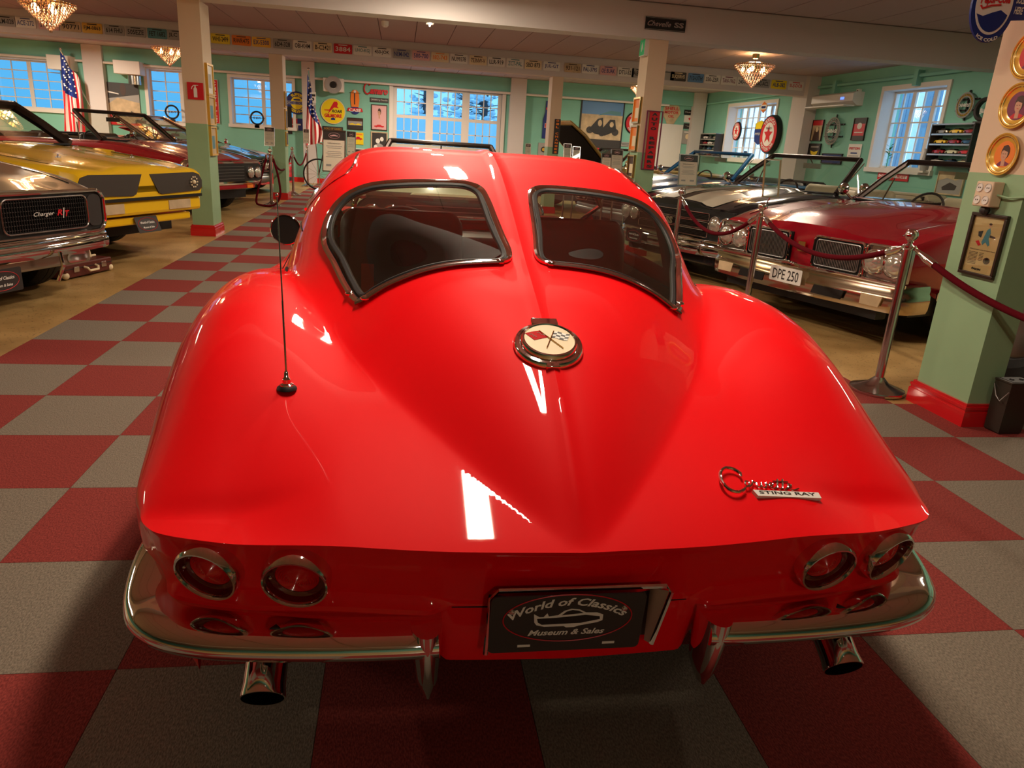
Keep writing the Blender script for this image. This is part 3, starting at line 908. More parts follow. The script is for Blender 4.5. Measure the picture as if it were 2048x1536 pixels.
# ------------------------------------------------------------------ room shell
def tile_mats():
    res = []
    for nm, c1, c2 in (('carpet_red', (.31, .052, .042), (.17, .026, .023)), ('carpet_grey', (.265, .222, .170), (.15, .124, .095))):
        m = bpy.data.materials.new(nm); m.use_nodes = True; nt = m.node_tree; b = nt.nodes['Principled BSDF']
        tc = nt.nodes.new('ShaderNodeTexCoord'); mp = nt.nodes.new('ShaderNodeMapping'); mp.inputs['Scale'].default_value = (260, 110, 1)
        n = nt.nodes.new('ShaderNodeTexNoise'); n.inputs['Scale'].default_value = 1.0; n.inputs['Detail'].default_value = 3
        nt.links.new(tc.outputs['Object'], mp.inputs[0]); nt.links.new(mp.outputs[0], n.inputs['Vector'])
        r = nt.nodes.new('ShaderNodeValToRGB'); r.color_ramp.elements[0].position = .36; r.color_ramp.elements[1].position = .66
        r.color_ramp.elements[0].color = (*c2, 1); r.color_ramp.elements[1].color = (*c1, 1)
        nt.links.new(n.outputs['Fac'], r.inputs[0]); nt.links.new(r.outputs[0], b.inputs['Base Color'])
        b.inputs['Roughness'].default_value = .95; b.inputs['Specular IOR Level'].default_value = .15
        bp = nt.nodes.new('ShaderNodeBump'); bp.inputs['Strength'].default_value = .7; bp.inputs['Distance'].default_value = .003
        nt.links.new(n.outputs['Fac'], bp.inputs['Height']); nt.links.new(bp.outputs[0], b.inputs['Normal'])
        MATS[nm] = m; res.append(m)
    # terrazzo / worn concrete floor
    m = bpy.data.materials.new('terrazzo'); m.use_nodes = True; nt = m.node_tree; b = nt.nodes['Principled BSDF']
    tc = nt.nodes.new('ShaderNodeTexCoord')
    n = nt.nodes.new('ShaderNodeTexNoise'); n.inputs['Scale'].default_value = 3.0; n.inputs['Detail'].default_value = 8
    v = nt.nodes.new('ShaderNodeTexVoronoi'); v.inputs['Scale'].default_value = 38
    r = nt.nodes.new('ShaderNodeValToRGB'); r.color_ramp.elements[0].position = .3; r.color_ramp.elements[1].position = .7
    r.color_ramp.elements[0].color = (.36, .215, .075, 1); r.color_ramp.elements[1].color = (.54, .345, .135, 1)
    r2 = nt.nodes.new('ShaderNodeValToRGB'); r2.color_ramp.elements[0].position = .13; r2.color_ramp.elements[1].position = .24
    r2.color_ramp.elements[0].color = (.35, .33, .3, 1); r2.color_ramp.elements[1].color = (1, 1, 1, 1)
    mx = nt.nodes.new('ShaderNodeMix'); mx.data_type = 'RGBA'; mx.blend_type = 'MULTIPLY'; mx.inputs[0].default_value = 1
    nt.links.new(tc.outputs['Object'], n.inputs['Vector']); nt.links.new(tc.outputs['Object'], v.inputs['Vector'])
    nt.links.new(n.outputs['Fac'], r.inputs[0]); nt.links.new(v.outputs['Distance'], r2.inputs[0])
    nt.links.new(r.outputs[0], mx.inputs[6]); nt.links.new(r2.outputs[0], mx.inputs[7]); nt.links.new(mx.outputs[2], b.inputs['Base Color'])
    b.inputs['Roughness'].default_value = .35
    MATS['terrazzo'] = m


tile_mats()
XL, XR, YB, YF, ZC = -12.0, 10.6, 19.3, -9.0, 3.0


def struct(o): o['kind'] = 'structure'; return o


floor = struct(MB().box((XL, YF, -.15), (XR, YB, 0)).build('floor', MATS['terrazzo'], smooth=False))
# carpet: each tile a piece of the floor
tv = MB().box((.0, .0, 0), (.4985, .4985, .005)).build('carpet_tile', MATS['carpet_red'], floor, smooth=False)
tg = MB().box((.0, .0, 0), (.4985, .4985, .005)).build('carpet_tile', MATS['carpet_grey'], floor, smooth=False)
cells = []
for j in range(-4, 38):
    for i in range(0, 10): cells.append((i, j))
for j in range(-4, 4):
    for i in list(range(-3, 0)) + list(range(10, 14)):
        if i < 0: continue
        cells.append((i, j))
cells = [c for c in cells if not (c[0] >= 10 and c[1] < -3)]
used = {0: False, 1: False}
for (i, j) in cells:
    if j < -3 or len(cells) == 0: continue
    k = (i + j) % 2
    src = tv if k else tg
    if used[k]:
        o = src.copy(); COL.objects.link(o); o.parent = floor
    else: o = src; used[k] = True
    o.location = (i * .5, j * .5, 0)


def wall_with_holes(name, axis, pos, thick, a0, a1, z0, z1, holes, m):
    """axis 'y': wall plane at Y=pos spanning X a0..a1; axis 'x': at X=pos spanning Y"""
    xs = sorted(set([a0, a1] + [h[0] for h in holes] + [h[1] for h in holes]))
    zs = sorted(set([z0, z1] + [h[2] for h in holes] + [h[3] for h in holes]))
    b = MB()
    for i in range(len(xs) - 1):
        for k in range(len(zs) - 1):
            cx_, cz_ = (xs[i] + xs[i + 1]) / 2, (zs[k] + zs[k + 1]) / 2
            if any(h[0] < cx_ < h[1] and h[2] < cz_ < h[3] for h in holes): continue
            if axis == 'y': b.box((xs[i], pos, zs[k]), (xs[i + 1], pos + thick, zs[k + 1]))
            else: b.box((pos, xs[i], zs[k]), (pos + thick, xs[i + 1], zs[k + 1]))
    return struct(b.build(name, m, smooth=False))


# windows: (x0, x1, z0, z1) on the back wall
GD = (1.95, 4.85, .0, 2.62)
BW = [(-7.75, -6.15, 1.42, 2.55), (-4.15, -2.65, 1.30, 2.55), (-2.15, -.62, 1.36, 2.50), (-10.6, -9.0, 1.42, 2.55)]
RW = [(9.55, 11.15, 1.30, 2.60), (15.05, 17.6, 1.30, 2.58)]
wall_with_holes('wall_back', 'y', YB, .35, XL, XR + .35, 0, ZC, BW + [GD], MATS['mint_wall'])
wall_with_holes('wall_right', 'x', XR, .35, YF, YB, 0, ZC, RW, MATS['mint_wall'])
struct(MB().box((XL - .3, YF, 0), (XL, YB + .35, ZC)).build('wall_left', MATS['mint_wall'], smooth=False))
struct(MB().box((XL - .3, YF - .3, 0), (XR + .35, YF, ZC)).build('wall_front', MATS['mint_wall'], smooth=False))
mat('ceiling_paint', (.46, .37, .37, 1), .8)
mat('seam_dark', (.14, .11, .10, 1), .8)
ceil = struct(MB().box((XL - .3, YF - .3, ZC), (XR + .35, YB + .35, ZC + .2)).build('ceiling', MATS['seam_dark'], smooth=False))
# ceiling boards: each board its own piece
yy0 = [YF, 2.0, 7.75, 13.5, YB]
bw = .6
bmesh_cache = {}
for s in range(len(yy0) - 1):
    ya, yb = yy0[s] + (.15 if s else 0), yy0[s + 1] - .15 * (1 if s < 3 else 0)
    x = XL
    if s == 0: ya = YF
    me = None
    first = None
    while x < XR:
        if first is None:
            first = MB().box((0, 0, 0), (bw - .012, yb - ya, .015)).build('ceiling_board', MATS['ceiling_paint'], ceil, smooth=False)
            o = first
        else:
            o = first.copy(); COL.objects.link(o); o.parent = ceil
        o.location = (x, ya, ZC - .015)
        if x + bw > XR: o.scale = ((XR - x) / bw, 1, 1)
        x += bw
# beams
BEAMS = [(7.75, .30), (13.5, .30), (1.72, .30), (-4.0, .30)]
for n_, (y, d) in enumerate(BEAMS):
    struct(MB().box((XL, y, 2.61), (XR, y + d, ZC)).build('trim_%d' % (n_ + 1), MATS['white_plaster'], smooth=False))


def column(x, y, w, d, label, split=1.30, mint=True):
    t = thing('column', label, 'column', (x, y, 0)); t['kind'] = 'structure'
    MB().box((0, 0, 0), (w, d, split)).build('lower_shaft', MATS['mint_column'], t, smooth=False)
    MB().box((.001, .001, split), (w - .001, d - .001, 2.61)).build('upper_shaft', MATS['cream_column'], t, smooth=False)
    sk = MB()
    for (o, z0, z1) in ((.026, 0, .085), (.020, .085, .10), (.024, .10, .115), (.014, .115, .13)):
        sk.box((-o, -o, z0), (w + o, d + o, z1))
    sk.build('skirting', MATS['red_skirting'], t, smooth=False)
    return t


column(-.32, 7.90, .24, .42, 'green and cream column on the left carpet edge with the extinguisher sign')
column(-.26, 13.55, .24, .40, 'narrow green and cream column farther back, behind the left velvet ropes')
column(5.17, 1.665, .175, .40, 'nearest green column at the right, with gold rimmed plates and a framed advertisement')
column(5.14, 7.78, .24, .34, 'green and cream column carrying the red vertical repairs sign')
column(5.08, 13.52, .22, .34, 'green and cream column under the plate beam with the black vertical sign')
# pilasters on the back wall
for n_, (x, w) in enumerate(((-5.55, .45), (-.36, .32), (5.05, .42), (10.2, .35))):
    struct(MB().box((x, YB - .20, 0), (x + w, YB, ZC - .02)).build('trim_%d' % (n_ + 10), MATS['white_plaster'], smooth=False))
struct(MB().box((XR - .25, 13.35, 0), (XR, 13.95, ZC)).build('trim_8', MATS['white_plaster'], smooth=False))
struct(MB().box((XL, YB - .02, 0), (XR, YB, .12)).build('baseboard_back', MATS['red_skirting'], smooth=False))
struct(MB().box((XR - .02, YF, 0), (XR, YB, .12)).build('baseboard_right', MATS['red_skirting'], smooth=False))
# band along the top of the walls
struct(MB().box((XL, YB - .10, 2.62), (XR, YB, ZC - .02)).build('trim_9', MATS['mint_wall'], smooth=False))


def window_unit(n_, axis, pos, a0, a1, z0, z1, sash, cols, rows_, depth=.30, glass='clear_glass'):
    """frame + casements with glazing bars, built in a recess"""
    root = bpy.data.objects.new('window_%d' % n_, None); COL.objects.link(root); root['kind'] = 'structure'
    if axis == 'y': M = TR(a0, pos, z0)
    else: M = TR(pos, a1, z0) @ RZ(-pi / 2)
    W, H = a1 - a0, z1 - z0
    f = MB(M)
    t = .07
    e = .008
    f.box((-t, -.03, -t), (e, depth - .005, H + t)).box((W - e, -.03, -t), (W + t, depth - .005, H + t)).box((0, -.028, H - e), (W, depth - .005, H + t)).box((-t - .02, -.06, -t), (W + t + .02, depth - .005, e))
    f.build('window_frame', MATS['white_gloss'], root, smooth=False)
    sw = W / sash
    y0 = depth - .10
    for s in range(sash):
        x = s * sw
        c = MB(M); r = .045
        c.box((x, y0, 0), (x + r, y0 + .04, H)).box((x + sw - r, y0, 0), (x + sw, y0 + .04, H)).box((x + r, y0, 0), (x + sw - r, y0 + .04, r)).box((x + r, y0, H - r), (x + sw - r, y0 + .04, H))
        co = c.build('casement', MATS['white_gloss'], root, smooth=False)
        b = MB(M); q = .011
        for k in range(1, cols):
            xx = x + r + (sw - 2 * r) * k / cols; b.box((xx - q, y0 + .005, r), (xx + q, y0 + .035, H - r))
        for k in range(1, rows_):
            zz = r + (H - 2 * r) * k / rows_; b.box((x + r, y0 + .006, zz - q), (x + sw - r, y0 + .034, zz + q))
        b.build('glazing_bar', MATS['white_gloss'], co, smooth=False)
        g = MB(M)
        for i in range(cols):
            for k in range(rows_):
                xa = x + r + (sw - 2 * r) * i / cols; xb = x + r + (sw - 2 * r) * (i + 1) / cols
                za = r + (H - 2 * r) * k / rows_; zb = r + (H - 2 * r) * (k + 1) / rows_
                g.add([(xa, y0 + .02, za), (xb, y0 + .02, za), (xb, y0 + .02, zb), (xa, y0 + .02, zb)], [(0, 1, 2, 3)])
        g.build('pane', MATS[glass], co, smooth=False)
    return root


for n_, (a0, a1, z0, z1) in enumerate(BW): window_unit(n_ + 1, 'y', YB, a0, a1, z0, z1, 2, 2, 5, glass='blue_glass')
for n_, (a0, a1, z0, z1) in enumerate(RW): window_unit(n_ + 5, 'x', XR, a0, a1, z0, z1, 3 if n_ == 0 else 4, 2, 5)
# garage doors
gd = bpy.data.objects.new('door_1', None); COL.objects.link(gd); gd['kind'] = 'structure'
W = (GD[1] - GD[0]) / 3
MB().box((GD[0] - .10, YB - .04, 0), (GD[0], YB + .3, 2.72)).box((GD[1], YB - .04, 0), (GD[1] + .10, YB + .3, 2.72)).box((GD[0], YB - .04, 2.62), (GD[1], YB + .3, 2.72)).build('door_frame', MATS['white_gloss'], gd, smooth=False)
for k in range(3):
    x0 = GD[0] + k * W; x1 = x0 + W
    lf = MB(); y0, y1 = YB + .06, YB + .11
    lf.box((x0, y0, 0), (x1, y1, 1.14))
    for j in range(9):
        xx = x0 + .02 + (W - .04) * j / 9; lf.box((xx + .006, y0 - .012, .05), (xx + (W - .04) / 9 - .006, y0, 1.08))
    lf.box((x0, y0, 1.14), (x0 + .10, y1, 2.62)).box((x1 - .10, y0, 1.14), (x1, y1, 2.62)).box((x0 + .1, y0, 2.52), (x1 - .1, y1, 2.62)).box((x0 + .1, y0, 1.80), (x1 - .1, y1, 1.88))
    leaf = lf.build('door_leaf', MATS['white_gloss'], gd, smooth=False)
    b = MB(); q = .012
    for (za, zb) in ((1.14, 1.80), (1.88, 2.52)):
        for j in range(1, 4):
            xx = x0 + .1 + (W - .2) * j / 4; b.box((xx - q, y0 + .01, za), (xx + q, y1 - .01, zb))
        zz = (za + zb) / 2; b.box((x0 + .1, y0 + .01, zz - q), (x1 - .1, y1 - .01, zz + q))
    b.build('glazing_bar', MATS['white_gloss'], leaf, smooth=False)
    g = MB()
    for (za, zb) in ((1.14, 1.80), (1.88, 2.52)): g.add([(x0 + .1, y0 + .025, za), (x1 - .1, y0 + .025, za), (x1 - .1, y0 + .025, zb), (x0 + .1, y0 + .025, zb)], [(0, 1, 2, 3)])
    g.build('pane', MATS['door_glass'], leaf, smooth=False)
    MB().box((x0 + W * .5 - .3, y0 - .04, .62), (x0 + W * .5 + .3, y0 - .012, .66)).build('door_handle', MATS['steel'], leaf, smooth=False)
# ------------------------------------------------------------------ lighting fittings
def fitting(x, y, ln):
    t = thing('ceiling_lamp', FIT_LABEL[(x, y)], 'lamp', (x, y, ZC))
    MB().box((-.06, -ln / 2 - .03, -.085), (.06, ln / 2 + .03, -.015)).build('lamp_housing', MATS['white_gloss'], t, bevel=.005)
    b = MB(); b.cyl((0, -ln / 2, -.10), (0, ln / 2, -.10), .014, seg=10)
    b.build('lamp_tube', MATS['tube_glow'], t)
    return t


mat('tube_glow', (1, 1, 1, 1), emit=(1, .82, .55, 1), estr=18)
_where = ['above the tail of the red coupe', 'above the windscreen of the red coupe', 'just in front of the nearest ceiling beam', 'lit on the ceiling between the two beams, seen end on', 'bright under the ceiling behind the licence plate beam', 'above the grey and yellow cars',
          'above the crimson convertible', 'above the dark red convertible on the left', 'above the blue convertible', 'in the far left bay before the windows', 'in the far right bay before the corner', 'behind the viewer over the carpet']
FIT_LABEL = {(t_[0], t_[1]): 'fluorescent ceiling fitting ' + w_ for t_, w_ in zip(TUBES, _where)}
for (x, y, ln, pw) in TUBES: fitting(x, y, ln)

# ------------------------------------------------------------------ other cars


def FT(x, y, z):
    """matrix for flat artwork on a car's front, facing +y"""
    return TR(x, y, z) @ RZ(pi) @ RX(pi / 2)


def bars(parent, name, x0, x1, z0, z1, y, n, vert, m, w=.006, d=.02, kind=True):
    b = MB()
    for i in range(n):
        t = (i + .5) / n
        if vert: xx = x0 + (x1 - x0) * t; b.box((xx - w / 2, y, z0), (xx + w / 2, y + d, z1))
        else: zz = z0 + (z1 - z0) * t; b.box((x0, y, zz - w / 2), (x1, y + d, zz + w / 2))
    o = b.build(name, MATS[m], parent, smooth=False)
    if kind: o['kind'] = 'stuff'
    return o


def headlamp(parent, x, y, z, r=.088):
    T = TR(x, y, z) @ RX(-pi / 2)
    o = MB().lathe([(r * 1.0, -.05), (r * 1.14, .0), (r * 1.10, .012), (r, .016), (r * .97, .0)], 28, T).build('headlamp', MATS['chrome'], parent)
    MB().lathe([(r * .97, .0), (r * .8, .018), (r * .5, .028), (.0005, .033)], 28, T).build('lamp_lens', MATS['headlamp'], o)
    return o


def rrect(x0, x1, z0, z1, r, n=5):
    out = []
    for cx_, cz_, a0 in ((x1 - r, z1 - r, 0), (x0 + r, z1 - r, 90), (x0 + r, z0 + r, 180), (x1 - r, z0 + r, 270)):
        for k in range(n + 1): a = radians(a0 + 90 * k / n); out.append((cx_ + r * cos(a), cz_ + r * sin(a)))
    return out


def ringtube(parent, name, pts, y, r, m, curve=0.0):
    return MB().tube([(x, y - curve * x * x, z) for x, z in pts], r, 8, closed=True).build(name, MATS[m], parent)


def bow_bumper(parent, W, y0, z0, z1, m='chrome', depth=.12, curve=.14, wrap=.45, name='front_bumper'):
    path = []
    for i in range(-12, 13):
        x = i / 12 * (W - .03); path.append((x, y0 - curve * (x / W) ** 2))
    path = [(-(W + .012), y0 - curve - wrap), (-(W + .02), y0 - curve - wrap * .5), (-(W + .012), y0 - curve - .06)] + path + [((W + .012), y0 - curve - .06), ((W + .02), y0 - curve - wrap * .5), ((W + .012), y0 - curve - wrap)]
    h = z1 - z0
    sec = [(-.05, 0), (-.01, .02 * h), (.0, .15 * h), (.004, .45 * h), (.0, .62 * h), (-.012, .70 * h), (-.010, .84 * h), (-.02, .96 * h), (-.06, h), (-.07, .9 * h), (-.07, .1 * h)]
    rings = []
    n = len(path)
    for i, p in enumerate(path):
        a = Vector(path[max(0, i - 1)]); b = Vector(path[min(n - 1, i + 1)]); t = (b - a).normalized()
        nn = Vector((-t.y, t.x))
        if nn.y < 0 and abs(nn.y) > .3: nn = -nn
        if abs(nn.y) <= .3 and nn.x * p[0] < 0: nn = -nn
        rings.append([(p[0] + nn.x * o, p[1] + nn.y * o, z0 + z) for o, z in sec])
    return MB().loft(rings, True, True).build(name, MATS[m], parent, smooth=45)


def muscle(name, label, pos, fwd, paint, S, face, group=None):
    """pos = nose centre on the ground; fwd = heading"""
    rz = math.atan2(fwd[1], fwd[0]) - pi / 2
    root = thing(name, label, 'car', (pos[0], pos[1], 0), rz, group)
    L, W = S.get('L', 5.2), S.get('W', .96)
    zn, zc = S.get('zn', .78), S.get('zc', .97)
    cowl, axf, axr = S.get('cowl', -1.45), S.get('axf', -.92), S.get('axr', -3.85)
    nose = S.get('nose', [(0, .0)])
    nb = S.get('nb', .42)  # bottom of the sheet metal at the nose
    hood_s = S.get('bulge', .03)
    ys = []
    y = S.get('tip', 0.0)
    ys = [y, y - .012, y - .04, y - .10]
    yy = y - .16
    while yy > -L + .15: ys.append(yy); yy -= .08
    ys += [-L + .12, -L + .05, -L]
    N = 15
    rows = []
    for y in ys:
        t = sstep(0, cowl, y) if y > cowl else 1
        w = itp(-y, [-.2, 0, .1, .5, 1.5, L - 1.2, L - .2, L], [W * S.get('wn', .95) * .97, W * S.get('wn', .95), W * .975, W, W, W, W * .95, W * .90])
        ztop = itp(-y, [-.2, 0, .05, .35, -cowl, 3.4, L - .3, L - .03, L], [zn - .06, zn, zn + .012, zn + (zc - zn) * .45, zc, .95, .90, .86, .80])
        if 'prof' in S: ztop = itp(-y, *S['prof'])
        bot = itp(-y, [-.2, 0, .45, .6, L - .7, L - .3, L], [nb, nb, nb - .08, .24, .24, .32, .42])
        half = [(0, ztop + hood_s), (.2 * w, ztop + hood_s * .95), (.38 * w, ztop + hood_s * .7), (.46 * w, ztop + hood_s * .15), (.62 * w, ztop - .006), (.80 * w, ztop + .004), (.90 * w, ztop - .004), (.96 * w, ztop - .03),
                (.99 * w, ztop - .09), (w, ztop - .18), (w * .998, max(bot + .12, ztop - .30)), (w * .985, bot + .08), (w * .96, bot + .02), (w * .93, bot)]
        hp = []
        for (x, z) in half:
            for ya in (axf, axr):
                d = abs(y - ya)
                if x > .7 * w and d < .40:
                    zt = .33 + sqrt(max(0, .40 ** 2 - d * d)) * .95
                    if z < zt: z = min(zt, ztop - .1)
            hp.append((x, y, z))
        rows.append(hp)
    b = MB()
    n = len(rows[0])
    k1, k2 = cowl, S.get('deck', -3.35)
    allv = []
    for r in rows: allv += [(-x, y_, z) for (x, y_, z) in reversed(r[1:])] + r
    Wn = 2 * n - 1
    fs = []
    for i in range(len(rows) - 1):
        ym = (rows[i][0][1] + rows[i + 1][0][1]) / 2
        for j in range(Wn - 1):
            jj = abs(j + .5 - (n - 1))
            if k2 < ym < k1 and jj < 5: continue
            a = i * Wn + j; fs.append((a, a + 1, a + 1 + Wn, a + Wn))
    # nose and tail closing faces
    fs.append(tuple(range(Wn))); fs.append(tuple(range((len(rows) - 1) * Wn, len(rows) * Wn))[::-1])
    b.add(allv, fs)
    b.build('body_shell', MATS[paint], root, smooth=32)
    # shut lines
    sl = MB()
    for sg in (-1, 1):
        sl.tube([(sg * W * .78, yy_, itp(-yy_, [0, .35, -cowl], [zn, zn + (zc - zn) * .45, zc]) + .004) if 'prof' not in S else (sg * W * .78, yy_, itp(-yy_, *S['prof']) + .004) for yy_ in [-.12 + (cowl + .12) * q / 10 for q in range(11)]], .003, 4)
    sl.build('hood_seam', MATS['black'], root)
    # wheels
    for ya in (axf, axr):
        for sg in (-1, 1):
            wheel('wheel', root, sg * (W - .15), ya, .335, .335, .22, sg)
    MB().box((-W + .28, axf - .37, .2), (W - .28, axf + .37, .66)).box((-W + .04, axf - .36, .5), (W - .04, axf + .36, .68)).build('wheel_housing', MATS['black'], root, smooth=False)
    MB().box((-W + .12, -L + .3, .22), (W - .12, -.25, .40)).build('underbody', MATS['black'], root, smooth=False)
    # cabin
    wi = .80 * W
    inn = MB()
    inn.box((-wi, k2, .35), (wi, k1, .37)).box((-wi - .01, k2, .37), (-wi, k1, .93)).box((wi, k2, .37), (wi + .01, k1, .93)).box((-wi, k2 - .01, .37), (wi, k2, .93))
    inn.build('cabin_tub', MATS['black_vinyl'], root, smooth=False)
    MB().rbox((-wi, k1 - .42, .72), (wi, k1 + .02, zc - .015), .03).build('dashboard', MATS['black_vinyl'], root)
    im = S.get('seat', 'black_vinyl')
    for sx in (-.38, .38):
        s = MB().rbox((-.27, 0, 0), (.27, .14, .56), .04, TR(sx, k1 - 1.30, .48) @ RX(.22)).build('seat', MATS[im], root, bevel=.02)
        MB().rbox((-.27, 0, 0), (.27, .52, .15), .03, TR(sx, k1 - 1.20, .38)).build('seat_cushion', MATS[im], s)
    MB().rbox((-wi + .05, 0, 0), (wi - .05, .16, .52), .04, TR(0, k2 + .12, .46) @ RX(.2)).build('rear_seat', MATS[im], root)
    T = TR(.38, k1 - .62, zc - .06) @ RX(-1.15)
    sw = MB().tube([(.185 * cos(2 * pi * k / 24), .185 * sin(2 * pi * k / 24), 0) for k in range(24)], .012, 6, closed=True, M=T).tube([(-.18, 0, 0), (0, 0, -.04), (.18, 0, 0)], .012, 6, M=T)
    sw.build('steering_wheel', MATS['black_rubber'], root)
    # windscreen frame
    zt = S.get('zt', 1.36); rake = S.get('rake', .55)
    bw_, tw = W * .80, W * S.get('tw', .66)
    def arcx(w_, y_, z_, cv, q): return [(w_ * s / 8, y_ - cv * (s / 8) ** 2, z_) for s in range(-8, 9)]
    bot = arcx(bw_, k1 + .02, zc + .01, .16, 0); top = arcx(tw, k1 - rake + .02, zt, .09, 0)
    fr = MB()
    fr.tube(top, S.get('fr', .032), 8, flat=(.8, 1.1))
    for sg in (-1, 1): fr.tube([bot[0 if sg < 0 else -1], Vector(bot[0 if sg < 0 else -1]).lerp(Vector(top[0 if sg < 0 else -1]), .5) + Vector((sg * .012, .01, 0)), top[0 if sg < 0 else -1]], S.get('fr', .032) * .95, 8)
    fr.build('windscreen_frame', MATS[S.get('frame', 'dull_dark')], root)
    MB().tube(bot, .012, 6).build('cowl_trim', MATS['black_trim'], root)
    MB().loft([bot, top], False, False).build('windscreen', MATS[S.get('wglass', 'car_glass')], root)
    rm = MB().box((-.13, k1 - rake - .06, zt - .13), (.13, k1 - rake - .04, zt - .07)).cyl((0, k1 - rake - .05, zt - .07), (0, k1 - rake, zt - .02), .008)
    rm.build('interior_mirror', MATS['black_trim'] if S.get('mirror_dark') else MATS['steel'], root)
    wp = MB()
    for sx in (-.32, .28): wp.tube([(sx, k1 + .12, zc + .025), (sx + .2, k1 + .05, zc + .03), (sx + .46, k1 - .0, zc + .03)], .006, 5)
    wp.build('wiper', MATS['steel'], root)
    if S.get('roof'):
        rt = []
        for (yy_, zz_, w_) in ((k1 - rake + .02, zt, tw), (k1 - rake - .35, zt + .05, tw + .02), (k1 - rake - .95, zt + .03, tw + .01), (k2 + .15, 1.1, tw + .03), (k2 - .25, .96, tw + .05)):
            rt.append([(w_ * s / 8, yy_, zz_ - .05 * (abs(s) / 8) ** 4) for s in range(-8, 9)])
        MB().loft(rt, False).build('roof', MATS[S['roof']], root)
    else:
        # folded top boot behind the seats
        MB().rbox((-wi, k2 - .35, .90), (wi, k2 + .12, 1.02), .04).build('folded_top', MATS[S.get('boot', 'black_cloth')], root, bevel=.02)
        if S.get('vent', True):
            v = MB()
            for sg in (-1, 1): v.tube([(sg * bw_, k1 - .16, zc), (sg * (tw + .03), k1 - rake - .10, zt - .04)], .008, 6).tube([(sg * bw_, k1 - .52, zc), (sg * (tw + .06), k1 - .54, zt - .16)], .008, 6)
            v.build('vent_window_frame', MATS['chrome'], root)
    for sg in ((-1, 1) if S.get('mirrors', True) else ()):
        m = MB().tube([(sg * W * .93, k1 - .25, zc - .02), (sg * (W + .05), k1 - .25, zc + .06)], .012, 8)
        o = m.build('door_mirror', MATS['chrome'], root)
        MB().lathe([(.0005, .05), (.04, .045), (.062, .01), (.062, 0), (.0005, 0)], 16, TR(sg * (W + .07), k1 - .25, zc + .09) @ RX(-pi / 2)).build('mirror_shell', MATS['chrome'], o)
    if face: face(root, W, zn, S)
    return root


mat('dull_dark', (.05, .035, .03, 1), .35, .6)


def plate_world(root, x, y, z, tilt=0.0, w=.30, h=.15):
    T = FT(x, y, z) @ RX(tilt)
    p = MB().poly(rrect(-w / 2, w / 2, -h / 2, h / 2, .012), -.002, .002, T).build('licence_plate', MATS['charcoal'], root, smooth=False)
    MB().tube([(w * .42 * cos(2 * pi * k / 32), h * .40 * sin(2 * pi * k / 32), .003) for k in range(32)], .002, 4, closed=True, M=T).build('red_oval', MATS['red_print'], p)
    text('plate_lettering', 'World of Classics', 'white_print', p, T @ TR(0, h * .12, .003), h * .15, w * .62, shear=.2, bold=.02)
    text('plate_lettering', 'Museum & Sales', 'white_print', p, T @ TR(0, -h * .18, .003), h * .12, w * .5, shear=.2, bold=.02)
    return p


def face_silver(root, W, zn, S):
    y = .02
    MB().poly(rrect(-W * .93, W * .93, .50, .775, .07), 0, .03, FT(0, y - .04, 0)).build('grille_recess', MATS['black'], root, smooth=False)
    ringtube(root, 'grille_surround', rrect(-W * .935, W * .935, .495, .785, .08), y, .014, 'chrome')
    ringtube(root, 'inner_surround', rrect(-W * .76, -.03, .53, .755, .05), y + .012, .006, 'steel')
    ringtube(root, 'inner_surround', rrect(.03, W * .76, .53, .755, .05), y + .012, .006, 'steel')
    for sg in (-1, 1):
        MB().poly(rrect(min(sg * W * .78, sg * W * .91), max(sg * W * .78, sg * W * .91), .53, .755, .045), 0, .012, FT(0, y - .012, 0) @ Matrix.Scale(-1, 4, (1, 0, 0))).build('lamp_door', MATS['charcoal'], root, smooth=False)
    for a, b_ in ((-W * .75, -.04), (.04, W * .75)):
        bars(root, 'grille_bars', a, b_, .54, .745, y, 34, True, 'black_trim', .005, .012)
        bars(root, 'grille_bars', a, b_, .54, .745, y, 7, False, 'dull_metal', .003, .008)
    t = FT(-W * .36, y + .020, .645)
    text('badge_lettering', 'Charger', 'white_print', root, t, .035, .17, shear=.4)
    text('badge_lettering', 'R', 'red_print', root, FT(-W * .36 - .13, y + .020, .65), .04, .045, shear=.3, bold=.03)
    text('badge_lettering', '/', 'white_print', root, FT(-W * .36 - .165, y + .020, .645), .07, .02, bold=.02)
    text('badge_lettering', 'T', 'red_print', root, FT(-W * .36 - .195, y + .020, .64), .04, .04, shear=.3, bold=.03)
    bow_bumper(root, W, .10, .36, .49, curve=.10, wrap=.35)
    MB().box((-W * .78, -.1, .27), (W * .78, .0, .37)).build('front_valance', MATS['silver_paint'], root, smooth=False, bevel=.02)
    for sg in (-1, 1):
        o = MB().poly(rrect(-.09, .09, -.035, .035, .03), 0, .02, FT(sg * .62, -.01, .32)).build('fog_lamp', MATS['chrome'], root, smooth=False)
        MB().tube([(sg * .36, .115, .40), (sg * .36, .13, .30), (sg * .34, .09, .20)], .014, 8).build('bumper_guard', MATS['chrome'], root)
    plate_world(root, .12, .12, .27)


